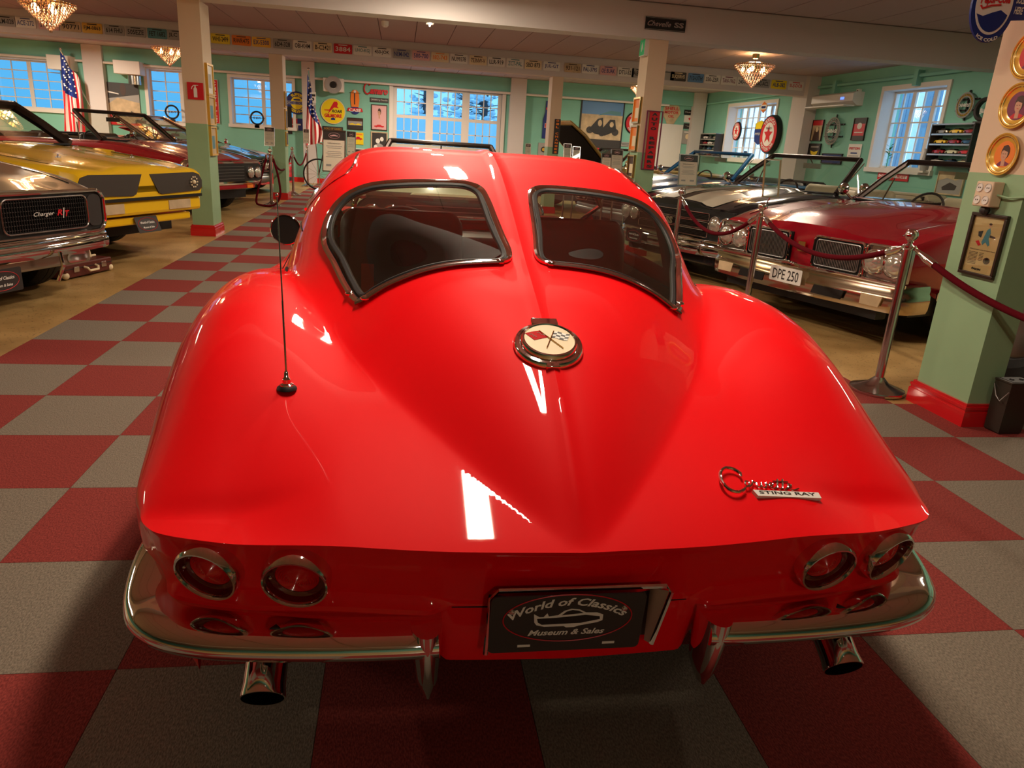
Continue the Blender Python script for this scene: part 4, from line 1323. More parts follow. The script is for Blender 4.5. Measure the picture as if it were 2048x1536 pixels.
def face_yellow(root, W, zn, S):
    # two big dark lamp doors divided by the body colour, chin slot and lip
    tip = S['tip']
    for sg in (-1, 1):
        pts = [(.05, .825), (W * .70, .832), (W * .79, .81), (W * .83, .75), (W * .82, .69), (W * .78, .655), (.19, .640), (.15, .655)]
        P3 = [(sg * x, tip + .014 - .012 * (z - .64) / .19, z) for x, z in pts]
        q = MB(); q.add(P3 + [(x, y_ - .03, z) for x, y_, z in P3], [tuple(range(8)), tuple(range(15, 7, -1))] + [(i, (i + 1) % 8, 8 + (i + 1) % 8, 8 + i) for i in range(8)])
        o = q.build('lamp_door', MATS['charcoal_matt'], root, smooth=False)
    e = MB()
    for k in range(10):
        a = 2 * pi * k / 10; e.box((-.006, -.004, 0), (.010, .010, .003), FT(-W * .68 + .05 * cos(a), tip + .022, .735 + .05 * sin(a)))
    e.ball((-W * .68, tip + .02, .735), .022, 8)
    e.build('round_emblem', MATS['cream_print'], root, smooth=False)
    MB().box((-W * .80, tip - .02, .595), (W * .80, tip + .018, .622)).build('chin_slot', MATS['black'], root, smooth=False)
    lw = MB()
    lw.box((-W * .82, tip - .25, .46), (W * .82, tip - .01, .60)).build('lower_nose', MATS['yellow_paint'], root, smooth=False, bevel=.03)
    for sg in (-1, 1):
        MB().box((min(sg * .30, sg * .62), tip - .05, .49), (max(sg * .30, sg * .62), tip - .002, .575)).build('air_intake', MATS['tan_print'], root, smooth=False)
    MB().box((-W * .70, tip - .22, .37), (W * .70, tip - .06, .44)).build('chin_spoiler', MATS['yellow_paint'], root, smooth=False, bevel=.015)
    plate_world(root, .0, tip - .02, .37, -.35)
    # fender scoops and bonnet pins
    for sg in (-1, 1):
        MB().tube([(sg * W * .80, -.75, .90), (sg * W * .80, -.85, .95), (sg * W * .80, -1.0, .955), (sg * W * .80, -1.2, .93)], [.02, .055, .065, .06], 10, flat=(.6, 1.3)).build('fender_scoop', MATS['yellow_paint'], root)
        MB().lathe([(.022, 0), (.02, .01), (.006, .012), (.006, .03)], 12, TR(sg * .45, -.32, S['prof'][1][2] + .055)).build('bonnet_pin', MATS['dull_metal'], root)
    MB().tube([(-W * .55, -.42, .885), (0, -.36, .905), (W * .55, -.42, .885)], .004, 4).build('bonnet_seam', MATS['black'], root)


def face_loop(root, W, zn, S):
    y = .03
    MB().poly(rrect(-W * .95, W * .95, .50, .76, .10), 0, .04, FT(0, y - .06, 0)).build('grille_recess', MATS['black'], root, smooth=False)
    pts = rrect(-W * .96, W * .96, .475, .785, .11, 6)
    MB().tube([(x, y - .10 * (x / W) ** 2, z) for x, z in pts], .040, 10, closed=True, flat=(1, 1.4)).build('loop_bumper', MATS['chrome'], root)
    for sg in (-1, 1):
        for x in (.60, .795): headlamp(root, sg * x * W, y - .0, .63, .078)
    bars(root, 'grille_bars', -W * .45, W * .45, .52, .74, y - .03, 5, False, 'dull_metal', .006, .012)
    MB().box((-W * .80, -.1, .38), (W * .80, -.02, .47)).build('front_valance', MATS['crimson_paint'], root, smooth=False, bevel=.02)
    for sg in (-1, 1): MB().box((sg * .62 - .08, -.02, .39), (sg * .62 + .08, -.005, .44)).build('turn_lamp', MATS['orange_print'], root, smooth=False)


def face_black(root, W, zn, S):
    y = .0
    MB().box((-W * .93, y - .02, .50), (W * .93, y + .012, zn - .03)).build('grille_recess', MATS['black'], root, smooth=False)
    bars(root, 'grille_bars', -W * .62, W * .62, .52, zn - .05, y + .012, 6, False, 'dull_metal', .010, .015)
    for sg in (-1, 1):
        for x, z in ((.72, .64), (.87, .64)): headlamp(root, sg * x * W, y + .03, z, .072)
        ringtube(root, 'lamp_surround', rrect(min(sg * W * .63, sg * W * .96), max(sg * W * .63, sg * W * .96), .54, .75, .04), y + .03, .010, 'chrome')
    bow_bumper(root, W, .13, .34, .50, 'dull_metal', curve=.12)


def face_chev(root, W, zn, S):
    y = .01
    MB().box((-W * .94, y - .03, .47), (W * .94, y + .006, zn - .02)).build('grille_recess', MATS['black'], root, smooth=False)
    for z0, z1 in ((.49, .56), (.575, .645), (.66, .735)):
        ringtube(root, 'grille_frame', rrect(-W * .60, W * .60, z0, z1, .012, 2), y + .025, .005, 'chrome')
        bars(root, 'grille_bars', -W * .58, W * .58, z0, z1, y + .008, 5, False, 'dull_dark', .005, .01)
    text('badge_lettering', 'SS', 'steel', root, FT(0.02, y + .045, .61), .075, .12, bold=.06)
    for sg in (-1, 1):
        for x in (.70, .865): headlamp(root, sg * x * W, y + .02, .63, .080)
    bow_bumper(root, W, .12, .30, .475, 'chrome', curve=.12)
    plate_world(root, .50, .145, .37)
    MB().box((-W * .8, -.1, .2), (W * .8, .0, .32)).build('front_valance', MATS['black_paint'], root, smooth=False, bevel=.02)
    # two broad bonnet stripes
    for sg in (-1, 1):
        rings = []
        for k in range(16):
            yy_ = -.03 - 1.40 * k / 15
            zt_ = itp(-yy_, [-.2, 0, .05, .35, 1.45], [zn - .06, zn, zn + .012, zn + (S['zc'] - zn) * .45, S['zc']])
            hb = S['bulge']
            row = []
            for fx in (.08, .2, .34, .38, .46, .56):
                z = lin(fx, [0, .2, .38, .46, .62], [zt_ + hb, zt_ + hb * .95, zt_ + hb * .7, zt_ + hb * .15, zt_ - .006]) + .004
                row.append((sg * fx * W, yy_, z))
            rings.append(row)
        MB().loft(rings, False).build('bonnet_stripe', MATS['white_stripe'], root)
    MB().lathe([(.02, 0), (.018, .012), (.0005, .014)], 12, TR(-.50, -.5, zn + .10)).build('bonnet_pin', MATS['brass'], root)


def face_olds(root, W, zn, S):
    y = .02
    for sg in (-1, 1):
        a, b_ = (.13, .60) if sg > 0 else (-.60, -.13)
        MB().box((a * W - .01, y - .05, .495), (b_ * W + .01, y - .005, .745)).build('grille_recess', MATS['black'], root, smooth=False)
        ringtube(root, 'grille_frame', rrect(a * W, b_ * W, .495, .745, .03, 3), y + .012, .010, 'chrome')
        ringtube(root, 'grille_frame', rrect((a + .03) * W, (b_ - .03) * W, .52, .72, .02, 3), y + .018, .006, 'dull_metal')
        bars(root, 'grille_bars', (a + .04) * W, (b_ - .04) * W, .525, .715, y, 26, True, 'dull_metal', .007, .016)
        MB().box((min(sg * .62, sg * .965) * W, y - .06, .50), (max(sg * .62, sg * .965) * W, y - .01, .745)).build('lamp_bezel', MATS['steel'], root, smooth=False)
        for x in (.70, .875): headlamp(root, sg * x * W, y + .012, .625, .086)
        ringtube(root, 'lamp_surround', rrect(min(sg * .62, sg * .97) * W, max(sg * .62, sg * .97) * W, .495, .75, .03, 3), y + .01, .009, 'chrome')
    MB().box((-.035, y, .60), (.035, y + .012, .68), None).build('nose_emblem', MATS['brass'], root, smooth=False)
    text('badge_lettering', 'Cutlass', 'steel', root, FT(.40 * W, y + .03, .60), .03, .14, shear=.4)
    o = bow_bumper(root, W, .13, .27, .49, 'bumper_gold', curve=.10, wrap=.30)
    MB().tube([(-W, .04, .485), (-W * .5, .115, .50), (-.15, .14, .50), (0, .155, .515), (.15, .14, .50), (W * .5, .115, .50), (W, .04, .485)], .014, 8).build('bumper_lip', MATS['chrome'], root)
    for sg in (-1, 1):
        MB().poly([(-.15, -.035), (.13, -.035), (.15, .035), (-.13, .035)], 0, .012, FT(sg * .40, .118, .345)).build('bumper_slot', MATS['black'], root, smooth=False)
        MB().poly([(-.09, -.04), (.07, -.04), (.09, .04), (-.09, .04)], 0, .012, FT(sg * .76, .075, .35)).build('turn_lamp', MATS['tan_print'], root, smooth=False)
        MB().box((sg * (W + .002) - .004, -.52, .37), (sg * (W + .002) + .004, -.36, .43)).build('side_marker', MATS['chrome'], root, smooth=False)
    MB().box((-W * .8, -.1, .2), (W * .8, .02, .29)).build('front_valance', MATS['black'], root, smooth=False)
    T = FT(.0, .158, .405)
    p = MB().poly(rrect(-.165, .165, -.062, .062, .012), -.002, .002, T).build('licence_plate', MATS['white_print'], root, smooth=False)
    text('plate_lettering', 'DPE 250', 'charcoal', p, T @ TR(0, 0, .003), .085, .27, bold=.01)


def face_modern(root, W, zn, S):
    MB().box((-W * .5, -.02, .42), (W * .5, .02, .50)).build('air_intake', MATS['black'], root, smooth=False)
    for sg in (-1, 1):
        MB().box((sg * W * .72 - .14, -.03, .24), (sg * W * .72 + .14, .015, .32)).build('fog_lamp', MATS['black'], root, smooth=False, bevel=.01)
        MB().rbox((sg * W * .74 - .13, -.06, .52), (sg * W * .74 + .13, .005, .60), .02).build('headlamp', MATS['headlamp'], root)


mat('charcoal_matt', (.045, .035, .028, 1), .55)
mat('bumper_gold', (.62, .52, .38, 1), .16, 1.0)
FWL = (.93, -.37); FWR = (-.94, -.34)
silver = muscle('grey_muscle_car', 'metallic grey muscle car cropped by the left edge, black full width grille', (-.38, 3.55), FWL, 'silver_paint', dict(zn=.79, zc=.98, nb=.36, axf=-.72, zt=1.36, W=.97, bulge=.02, deck=-3.2), face_silver)
yell = muscle('yellow_muscle_car', 'bright yellow long nosed muscle car with two dark lamp panels in its nose', (-.32, 5.86), FWL, 'yellow_paint',
              dict(tip=.18, zn=.76, zc=1.0, nb=.60, W=.98, wn=.86, bulge=.03, zt=1.36, cowl=-1.22, axf=-1.1, fr=.055, mirrors=False, axr=-4.05, L=5.5, deck=-3.7, rake=.58, frame='dull_dark', boot='black_cloth', mirror_dark=True, vent=False,
                   prof=([-.18, -.15, .0, .3, .7, 1.0, 1.35, 3.4, 5.2, 5.5], [.845, .865, .885, .915, .95, .98, 1.0, .96, .90, .80])), face_yellow)
redc = muscle('dark_red_convertible', 'dark red open convertible with chrome loop bumper, behind the yellow car', (-.40, 10.25), FWL, 'crimson_paint', dict(zn=.80, zc=.99, nb=.46, W=.98, zt=1.38, mirror_dark=True, vent=True, cowl=-1.3, axf=-.78, tw=.73, mirrors=False), face_loop)
blkc = muscle('black_car', 'black car with a blue-white reflecting windscreen beside the middle column', (-.62, 12.52), (.93, -.36), 'black_paint', dict(zn=.80, zc=.99, nb=.48, W=.98, zt=1.37, rake=.85, frame='chrome', cowl=-1.1), face_black)
smal = muscle('small_red_sports_car', 'small glossy red low car behind the middle column', (-.42, 15.1), (.95, -.3), 'bright_red_paint', dict(L=4.5, W=.90, zn=.62, zc=.88, nb=.20, zt=1.15, axr=-3.4, deck=-3.0, rake=.8, roof='bright_red_paint', wn=.85), face_modern)
olds = muscle('crimson_convertible', 'crimson convertible nearest on the right, twin barred grilles and a white plate', (5.48, 4.08), FWR, 'crimson_paint', dict(zn=.79, zc=.98, nb=.46, W=.98, zt=1.37, frame='dull_dark', seat='cream_vinyl', boot='cream_vinyl', bulge=.035), face_olds)
chev = muscle('black_striped_convertible', 'black convertible with broad cream bonnet stripes between the crimson and blue cars', (5.18, 6.32), FWR, 'black_paint', dict(zn=.79, zc=.98, nb=.46, W=.97, zt=1.37, frame='dull_dark', seat='cream_vinyl', boot='cream_vinyl', bulge=.045), face_chev)
blue = muscle('blue_convertible', 'dark blue open convertible behind the striped black car', (5.30, 9.30), FWR, 'blue_paint', dict(zn=.80, zc=.98, nb=.46, W=.97, zt=1.37, frame='blue_paint', seat='black_vinyl'), face_black)
crea = muscle('cream_convertible', 'pale cream convertible seen through and over the red coupe roof', (2.62, 5.2), (.0, -1), 'cream_paint', dict(L=4.3, W=.88, zn=.80, zc=.93, nb=.40, zt=1.255, frame='dull_dark', wglass='car_glass', rake=.42, tw=.64, axr=-3.2, deck=-2.7), face_loop)
gold = muscle('gold_car', 'old gold car with its bonnet raised, behind the coupe roof', (5.15, 15.0), (-.95, -.3), 'gold_paint', dict(zn=.80, zc=.98, nb=.46, W=.96, zt=1.34), face_black)
hb = MB(); T = TR(0, -1.42, .99) @ RX(.72)
hb.poly([(-.72, 0), (.72, 0), (.74, .9), (.55, 1.3), (-.55, 1.3), (-.74, .9)], 0, .03, T)
hd = hb.build('raised_bonnet', MATS['gold_paint'], gold, smooth=False, bevel=.01)
MB().poly([(-.60, .06), (.60, .06), (.62, .85), (.48, 1.18), (-.48, 1.18), (-.62, .85)], -.03, 0, T).build('bonnet_lining', MATS['black_cloth'], hd, smooth=False)
# ------------------------------------------------------------------ artwork helpers
def MY(c): return Matrix.Translation(c) @ RX(pi / 2)            # flat art facing -Y
def MX(c): return Matrix.Translation(c) @ RZ(-pi / 2) @ RX(pi / 2)  # flat art facing -X


def disc(r, n=36, rx=1.0, ry=1.0, cx_=0, cy_=0): return [(cx_ + r * rx * cos(2 * pi * k / n), cy_ + r * ry * sin(2 * pi * k / n)) for k in range(n)]


def panel(parent, name, M, pts, m, z0=0.0, z1=.004): return MB().poly(pts, z0, z1, M).build(name, MATS[m], parent, smooth=False)


def rectp(w, h, cx_=0, cy_=0): return [(cx_ - w / 2, cy_ - h / 2), (cx_ + w / 2, cy_ - h / 2), (cx_ + w / 2, cy_ + h / 2), (cx_ - w / 2, cy_ + h / 2)]


def box_px(x0, y0, x1, y1, plane, pos):
    f = aty if plane == 'y' else atx
    a, b, c, d = f(x0, y0, pos), f(x1, y0, pos), f(x0, y1, pos), f(x1, y1, pos)
    m = (a + b + c + d) / 4
    if plane == 'y': w = ((b.x - a.x) + (d.x - c.x)) / 2
    else: w = abs((b.y - a.y) + (d.y - c.y)) / 2
    h = ((a.z - c.z) + (b.z - d.z)) / 2
    return m, abs(w), abs(h)


def picture(name, label, cat, rect, plane, pos, face_m, frame=None, art=(), texts=(), group=None, shape=None, thick=.02, fw=.02):
    m, w, h = box_px(*rect, plane, pos)
    t = thing(name, label, cat, m, group=group)
    M = RX(pi / 2) if plane == 'y' else RZ(-pi / 2) @ RX(pi / 2)
    pts = shape(w, h) if shape else rectp(w, h)
    panel(t, 'face_panel', M, pts, face_m, -.001 if not frame else -.006, thick if not frame else .008)
    if frame:
        b = MB(M)
        for (a, c, d, e) in ((-w / 2 - fw, -h / 2 - fw, w / 2 + fw, -h / 2), (-w / 2 - fw, h / 2, w / 2 + fw, h / 2 + fw), (-w / 2 - fw, -h / 2, -w / 2, h / 2), (w / 2, -h / 2, w / 2 + fw, h / 2)):
            b.box((a, c, -.008), (d, e, .022))
        b.build('frame', MATS[frame], t, smooth=False)
    zb = (thick if not frame else .008) + .0015
    groups_ = {}
    for k, (mm, poly) in enumerate(art): groups_.setdefault(mm, []).append((k, poly))
    for mm, lst in groups_.items():
        b = MB(M)
        for k, poly in lst: b.poly([(x * w / 2, y * h / 2) for x, y in poly], zb, zb + .001 + k * .0006)
        b.build('artwork', MATS[mm], t, smooth=False)
    zt = zb + .002 + len(art) * .0006
    for (s, mm, x, y, sz, wd, *kw) in texts:
        text('lettering', s, mm, t, M @ TR(x * w / 2, y * h / 2, zt), sz * h, wd * w, **(kw[0] if kw else {}))
    return t, w, h, M, zt


def car_shape(cx_, cy_, sx, sy):
    p = [(-1, -.3), (-.95, .1), (-.55, .2), (-.3, .6), (.25, .62), (.5, .2), (.95, .1), (1, -.3), (.7, -.32), (.6, -.6), (.4, -.32), (-.4, -.32), (-.55, -.6), (-.7, -.32)]
    return [(cx_ + x * sx, cy_ + y * sy) for x, y in p]


def head_shape(cx_, cy_, sx, sy): return disc(1, 18, sx, sy, cx_, cy_)


def portrait(cx, cy, s, hair='brown_print', skin='skin_print', coat='purple_print'):
    return [(coat, [(cx - .55 * s, cy - .9 * s), (cx + .6 * s, cy - .9 * s), (cx + .5 * s, cy - .35 * s), (cx + .15 * s, cy - .2 * s), (cx - .2 * s, cy - .2 * s), (cx - .5 * s, cy - .45 * s)]),
            (skin, [(cx - .12 * s, cy - .45 * s), (cx + .14 * s, cy - .45 * s), (cx + .12 * s, cy), (cx - .12 * s, cy)]),
            (hair, disc(1, 16, .30 * s, .38 * s, cx + .03 * s, cy + .30 * s)),
            (skin, disc(1, 18, .23 * s, .33 * s, cx - .01 * s, cy + .18 * s)),
            (hair, [(cx - .24 * s, cy + .34 * s), (cx - .1 * s, cy + .40 * s), (cx + .22 * s, cy + .30 * s), (cx + .3 * s, cy + .5 * s), (cx + .1 * s, cy + .68 * s), (cx - .18 * s, cy + .62 * s)]),
            (hair, rectp(.07 * s, .025 * s, cx - .10 * s, cy + .20 * s)), (hair, rectp(.07 * s, .025 * s, cx + .07 * s, cy + .20 * s)),
            ('red_print', rectp(.10 * s, .025 * s, cx - .01 * s, cy + .03 * s))]


BY = YB - .012
RXP = XR - .012
# ------------------------------------------------------------------ licence plates on the beam
PL = [(11, 'KLM-028', 'grey_print', 'black', 'pale plate ending in 028, first at the left picture edge'), (51.5, 'ACE-272', 'white_print', 'blue_print', None), (98, '3CZ-118', 'pink_print', 'black', 'pale plate half hidden behind the left chandelier'),
      (142, '90771', 'tan_print', 'black', 'tan plate of five numerals right of the largest chandelier'), (185, 'FJM-0863', 'gold_print', 'black', None), (229, '614 FHU', 'grey_print', 'black', None), (272, '505EZE', 'grey_print', 'black', None), (315, 'FET 1682', 'teal_print', 'black', None),
      (354, 'JLC 57', 'grey_print', 'black', None), (398, '', 'grey_print', 'black', 'grey plate just behind the upper part of the left column'), (441, 'WHE-2499', 'yellow_print', 'black', None), (483, 'RWR475', 'orange_print', 'brown_print', None), (523, 'EX-5300', 'gold_print', 'blue_print', None),
      (565, '6D4-328', 'grey_print', 'black', None), (605, 'OBI-KHM', 'white_print', 'black', None), (645.6, 'B-C2421', 'cream_print', 'black', None), (686, '3884', 'red_print', 'white_print', 'bright red plate with pale numerals, the only red one on the beam'), (725, 'UHO-KGJ', 'white_print', 'teal_print', None),
      (764, '450-JOK', 'white_print', 'black', None), (803, 'NEM-042', 'grey_print', 'blue_print', None), (842, '500-700', 'pink_print', 'blue_print', 'pink plate with blue numerals near the small bright lamp'), (880, '182-743', 'cream_print', 'orange_print', 'cream plate with faded orange numerals over the garage doors'), (917.5, 'NU99378', 'white_print', 'black', None),
      (956, '753NW-V', 'cream_print', 'brown_print', None), (992.6, 'LLR-919', 'white_print', 'black', None), (1030, 'ZCT-PAL', 'white_print', 'teal_print', None), (1066, 'SBD 873', 'cream_print', 'black', None), (1103, 'JUL-GT', 'white_print', 'blue_print', None),
      (1145, '931-121', 'tan_print', 'brown_print', 'tan plate with brown numerals just right of the far column'), (1180, 'PAL-3795', 'white_print', 'blue_print', None), (1216, 'OE BUAK', 'pink_print', 'blue_print', None), (1251, 'DTU-521', 'white_print', 'black', None), (1279, 'ABE-44', 'grey_print', 'black', 'grey plate half hidden by the column with the repairs sign'),
      (1332, '', 'grey_print', 'black', 'plain grey plate just right of the repairs column'), (1356, 'SUQ5RHS', 'charcoal', 'cream_print', None), (1391, '712-UTH', 'sky_print', 'black', None), (1424, '330-ZER', 'white_print', 'black', None), (1457, 'TAN-1962', 'white_print', 'purple_print', None),
      (1489, '240-NKU', 'white_print', 'black', None), (1524, 'MIC-ACL', 'grey_print', 'black', None), (1557, 'ALB-382', 'yellow_print', 'blue_print', None), (1591, 'SUJ-DCB', 'white_print', 'red_print', None)]
for (px, s, m1, m2, lab) in PL:
    if px == 398: continue
    py = lin(px, [11, 185, 441, 686, 880, 1103, 1216, 1356, 1591], [45, 60, 81, 101, 119, 136.5, 144, 156, 174])
    c = aty(px, py, 13.5 - .006)
    t = thing('licence_plate', lab or ('old licence plate reading %s in the row on the beam' % s), 'licence plate', (c.x, 13.488, 2.80 + (c.z - 2.80) * .35), group='licence plates in a row on the white beam')
    MB().poly(rrect(-.165, .165, -.082, .082, .015, 2), -.003, .003, RX(pi / 2)).build('plate_sheet', MATS[m1], t, smooth=False)
    if s: text('plate_lettering', s, m2, t, RX(pi / 2) @ TR(0, -.005, .0045), .078, .27, bold=.015)
    MB().poly(rectp(.16, .014, 0, .062), .003, .0045, RX(pi / 2)).build('plate_band', MATS[m2], t, smooth=False)

# ------------------------------------------------------------------ chandeliers


def chandelier(px, py_top, py_tip, Y, wpx, label, power):
    c = aty(px, py_top, Y); tip = aty(px + (2 if px < 500 else -2), py_tip, Y)
    d = (c - CAM).dot(_fw); R = wpx * d / F_PX / 2; H = c.z - tip.z
    t = thing('chandelier', label, 'chandelier', (c.x, Y, tip.z), group='crystal cone chandeliers')
    MB().lathe([(.0005, H + .045), (R * .55, H + .045), (R * .98, H + .02), (R, H - .005), (R * .96, H), (.0005, H + .03)], 28).build('top_ring', MATS['brass'], t)
    MB().cyl((0, 0, H + .04), (0, 0, ZC - .09 - tip.z), .008).lathe([(.0005, ZC - .02 - tip.z), (.06, ZC - .025 - tip.z), (.05, ZC - .09 - tip.z), (.0005, ZC - .10 - tip.z)], 16).build('hanging_rod', MATS['brass'], t)
    b = MB(); rows = 13
    for k in range(rows):
        f = k / (rows - 1); r = R * (1 - f) * .97 + .012; z = H * (1 - f) - .0
        n = max(5, int(2 * pi * r / .045))
        for q in range(n):
            a = 2 * pi * (q + .5 * (k % 2)) / n; x, y_ = r * cos(a), r * sin(a); s = .017
            b.add([(x - s * .7, y_, z), (x, y_ - s * .7, z), (x + s * .7, y_, z), (x, y_ + s * .7, z), (x, y_, z + s * 1.3), (x, y_, z - s * 1.5)], [(0, 1, 4), (1, 2, 4), (2, 3, 4), (3, 0, 4), (1, 0, 5), (2, 1, 5), (3, 2, 5), (0, 3, 5)])
    o = b.build('crystal_beads', MATS['crystal'], t, smooth=False); o['kind'] = 'stuff'
    for a in (0.3, 1.6, 2.8, 4.1, 5.3):
        MB().ball((R * .55 * cos(a), R * .55 * sin(a), H * .82), .032, 10, sz=1.3).build('light_bulb', MATS['bulb_glow'], t)
    for k in range(2):
        L = bpy.data.lights.new('chandelier_light', 'POINT'); L.energy = power * (.6 if k else .12); L.color = (1, .62, .30); L.shadow_soft_size = .10
        o = bpy.data.objects.new('chandelier_light', L); o.location = (c.x, Y, tip.z + (H + .12 if k else H * .5)); COL.objects.link(o)
    return t


mat('crystal', (.62, .40, .33, 1), .06, .35, trans=.3, ior=1.5, coat=1)
mat('bulb_glow', (1, 1, 1, 1), emit=(1, .62, .28, 1), estr=12)
chandelier(95, 8, 61, 8.7, 100, 'largest crystal chandelier, at the upper left in front of the plates', 40)
chandelier(337, 98, 131, 14.6, 63, 'crystal chandelier left of the left column, below the plate beam', 40)
chandelier(1509, 132, 175, 11.0, 78, 'crystal chandelier at the upper right with an orange glow above it', 40)
chandelier(1279, 176, 193, 15.2, 34, 'small crystal chandelier half behind the repairs column', 30)
# smoke detector and conduit
t = thing('smoke_detector', 'small round white detector on the ceiling beside the bright lamp', 'detector', (aty(770, 48, 11.0).x, 11.0, ZC - .06))
MB().lathe([(.0005, -.045), (.03, -.045), (.055, -.02), (.06, .04), (.0005, .04)], 20).build('detector_body', MATS['white_gloss'], t)

# ------------------------------------------------------------------ signs on the back wall
picture('poster', 'grey car bonnet painting with a red corner, left of the column', 'poster', (207, 166, 280, 250), 'y', BY, 'grey_print', None,
        [('charcoal', [(-1, .2), (1, .5), (1, 1), (-1, 1)]), ('tan_print', [(-1, -.2), (-.2, .3), (1, .1), (1, -.6), (.2, -1), (-.4, -1)]), ('red_print', [(-1, -1), (-.3, -1), (-.9, -.05), (-1, 0)]),
         ('white_print', [(-.9, .55), (-.1, .45), (-.1, .5), (-.9, .62)]), ('charcoal', disc(1, 16, .16, .16, -.8, .1)), ('brown_print', disc(1, 12, .16, .3, .15, .7)), ('charcoal', [(.5, -.3), (.8, -.45), (.75, -.6), (.45, -.45)]), ('red_print', [(-.6, -1), (1, -.85), (1, -1)])])
picture('vertical_sign', 'narrow red vertical sign with white letters beside the left column', 'sign', (422, 160, 437, 246), 'y', BY, 'red_print', 'white_gloss', [],
        [(ch, 'white_print', 0, .84 - i * .24, .085, .55, dict(bold=.03)) for i, ch in enumerate('CHEVELLE')], fw=.008)
t, w, h, M, z = picture('round_sign', 'dark blue round service sign with a yellow centre', 'sign', (572, 183, 616, 229), 'y', BY, 'blue_print', None, [('yellow_print', disc(1, 28, .56, .56)), ('grey_print', rectp(1.9, .30)), ('blue_print', rectp(.6, .12, 0, .28))],
                        [('CHEVROLET', 'blue_print', 0, 0, .11, .86, dict(bold=.03))], shape=lambda w, h: disc(.5, 40, w, h))
text('lettering', 'SUPER', 'yellow_print', t, M @ TR(0, 0, z + .003), .13 * h, .55 * w, arc=.37 * h, bold=.04)
text('lettering', 'SERVICE', 'yellow_print', t, M @ TR(0, 0, z + .003), .13 * h, .62 * w, arc=-.37 * h, bold=.04)
t, w, h, M, z = picture('round_sign', 'yellow round sign with a leaping red lion', 'sign', (642, 198, 690, 247), 'y', BY, 'yellow_print', None,
                        [('red_print', [(-.75, .1), (-.3, .12), (-.1, .45), (.1, .8), (.35, .8), (.42, .6), (.35, .42), (.5, .28), (.1, .32), (-.12, .1), (-.35, -.15), (-.45, -.2), (-.3, .02), (-.7, .04)]), ('blue_print', [(-.15, -.72), (.15, -.72), (.2, -.6), (0, -.5), (-.2, -.6)])],
                        [('ROAR', 'black', .32, .02, .13, .42, dict(shear=.3, bold=.03)), ('GILMORE', 'red_print', 0, -.36, .15, .72, dict(bold=.05))], shape=lambda w, h: disc(.5, 40, w, h))
MB().tube([(w * .5 * cos(2 * pi * k / 40), w * .5 * sin(2 * pi * k / 40), .012) for k in range(40)], .012, 6, closed=True, M=M).build('rim', MATS['cream_print'], t)
t, w, h, M, z = picture('bird_sign', 'orange bird neon sign above a red winged badge', 'sign', (694, 179, 726, 229), 'y', BY, 'orange_print', None,
                        [('brown_print', [(-.12, -.2), (.02, -.2), (.02, .75), (-.12, .75)]), ('white_print', disc(1, 12, .16, .12, 0, .82)), ('black', rectp(1.4, .03, 0, .72))],
                        [('CASE', 'white_print', 0, -.66, .12, .75, dict(bold=.03))], shape=lambda w, h: [(-.22 * w, -.2 * h), (.22 * w, -.2 * h), (.28 * w, .1 * h), (.24 * w, .38 * h), (.1 * w, .48 * h), (-.1 * w, .48 * h), (-.24 * w, .38 * h), (-.28 * w, .1 * h)])
panel(t, 'lower_disc', M, disc(.28, 24, w, w * .9, 0, -.33 * h), 'blue_print', 0, .015)
panel(t, 'name_bar', M, [(-.5 * w, -.38 * h), (.5 * w, -.38 * h), (.42 * w, -.24 * h), (-.42 * w, -.24 * h)], 'red_print', .015, .022)
t, w, h, M, z = picture('script_sign', 'red script word sign beside the double garage doors', 'sign', (727, 168, 777, 193), 'y', BY - .02, 'red_print', None, [], [], shape=lambda w, h: [(-.001, -.001), (.001, -.001), (0, .001)])
text('lettering', 'amaro', 'red_print', t, M @ TR(.12 * w, -.12 * h, .02), .42 * h, .72 * w, shear=.3, bold=.05)
MB().tube([(-.34 * w + .13 * w * cos(a), .08 * h + .42 * h * sin(a), .02) for a in [radians(q) for q in range(40, 330, 20)]], .018, 8, M=M).build('big_initial', MATS['red_print'], t)
picture('small_name_sign', 'small dark name plate under the red script', 'sign', (740, 196, 777, 205), 'y', BY, 'charcoal', None, [], [('CAMARO by Chevrolet', 'white_print', 0, 0, .5, .9)], thick=.01)
picture('poster', 'pink poster with a dark haired portrait above a red car', 'poster', (744, 211, 773, 259), 'y', BY, 'pink_print', 'frame_dark', portrait(0, .25, .75, coat='pink_print') + [('red_print', car_shape(0, -.72, .7, .2))], fw=.02)
picture('photograph', 'framed photo of yellow cars on a grey road', 'picture', (696, 237, 725, 258), 'y', BY, 'grey_print', 'frame_dark', [('charcoal', rectp(2, .7, 0, -.65)), ('yellow_print', car_shape(-.4, -.1, .45, .3)), ('yellow_print', car_shape(.45, -.1, .4, .3)), ('brown_print', rectp(2, .5, 0, .75))], fw=.015)
picture('photograph', 'black and white photo in a pale mount left of the garage doors', 'picture', (744, 266, 773, 306), 'y', BY, 'charcoal', 'tan_print', [('white_print', head_shape(-.2, .2, .3, .25)), ('white_print', head_shape(.35, .4, .25, .22)), ('grey_print', [(-.7, -1), (-.6, -.2), (.0, .0), (.5, -.2), (.6, -1)]), ('white_print', head_shape(-.5, -.4, .25, .2))], fw=.03)
picture('poster', 'small orange sign with a red car, under the yellow cars photo', 'poster', (706, 265, 727, 289), 'y', BY, 'yellow_print', None, [('red_print', car_shape(0, 0, .8, .5)), ('orange_print', rectp(1.6, .25, 0, .7))], thick=.008)
picture('photograph', 'small framed black picture at roof height left of the doors', 'picture', (711, 299, 735, 316), 'y', BY, 'charcoal', 'white_print', [('brown_print', rectp(1.2, 1))], fw=.02)
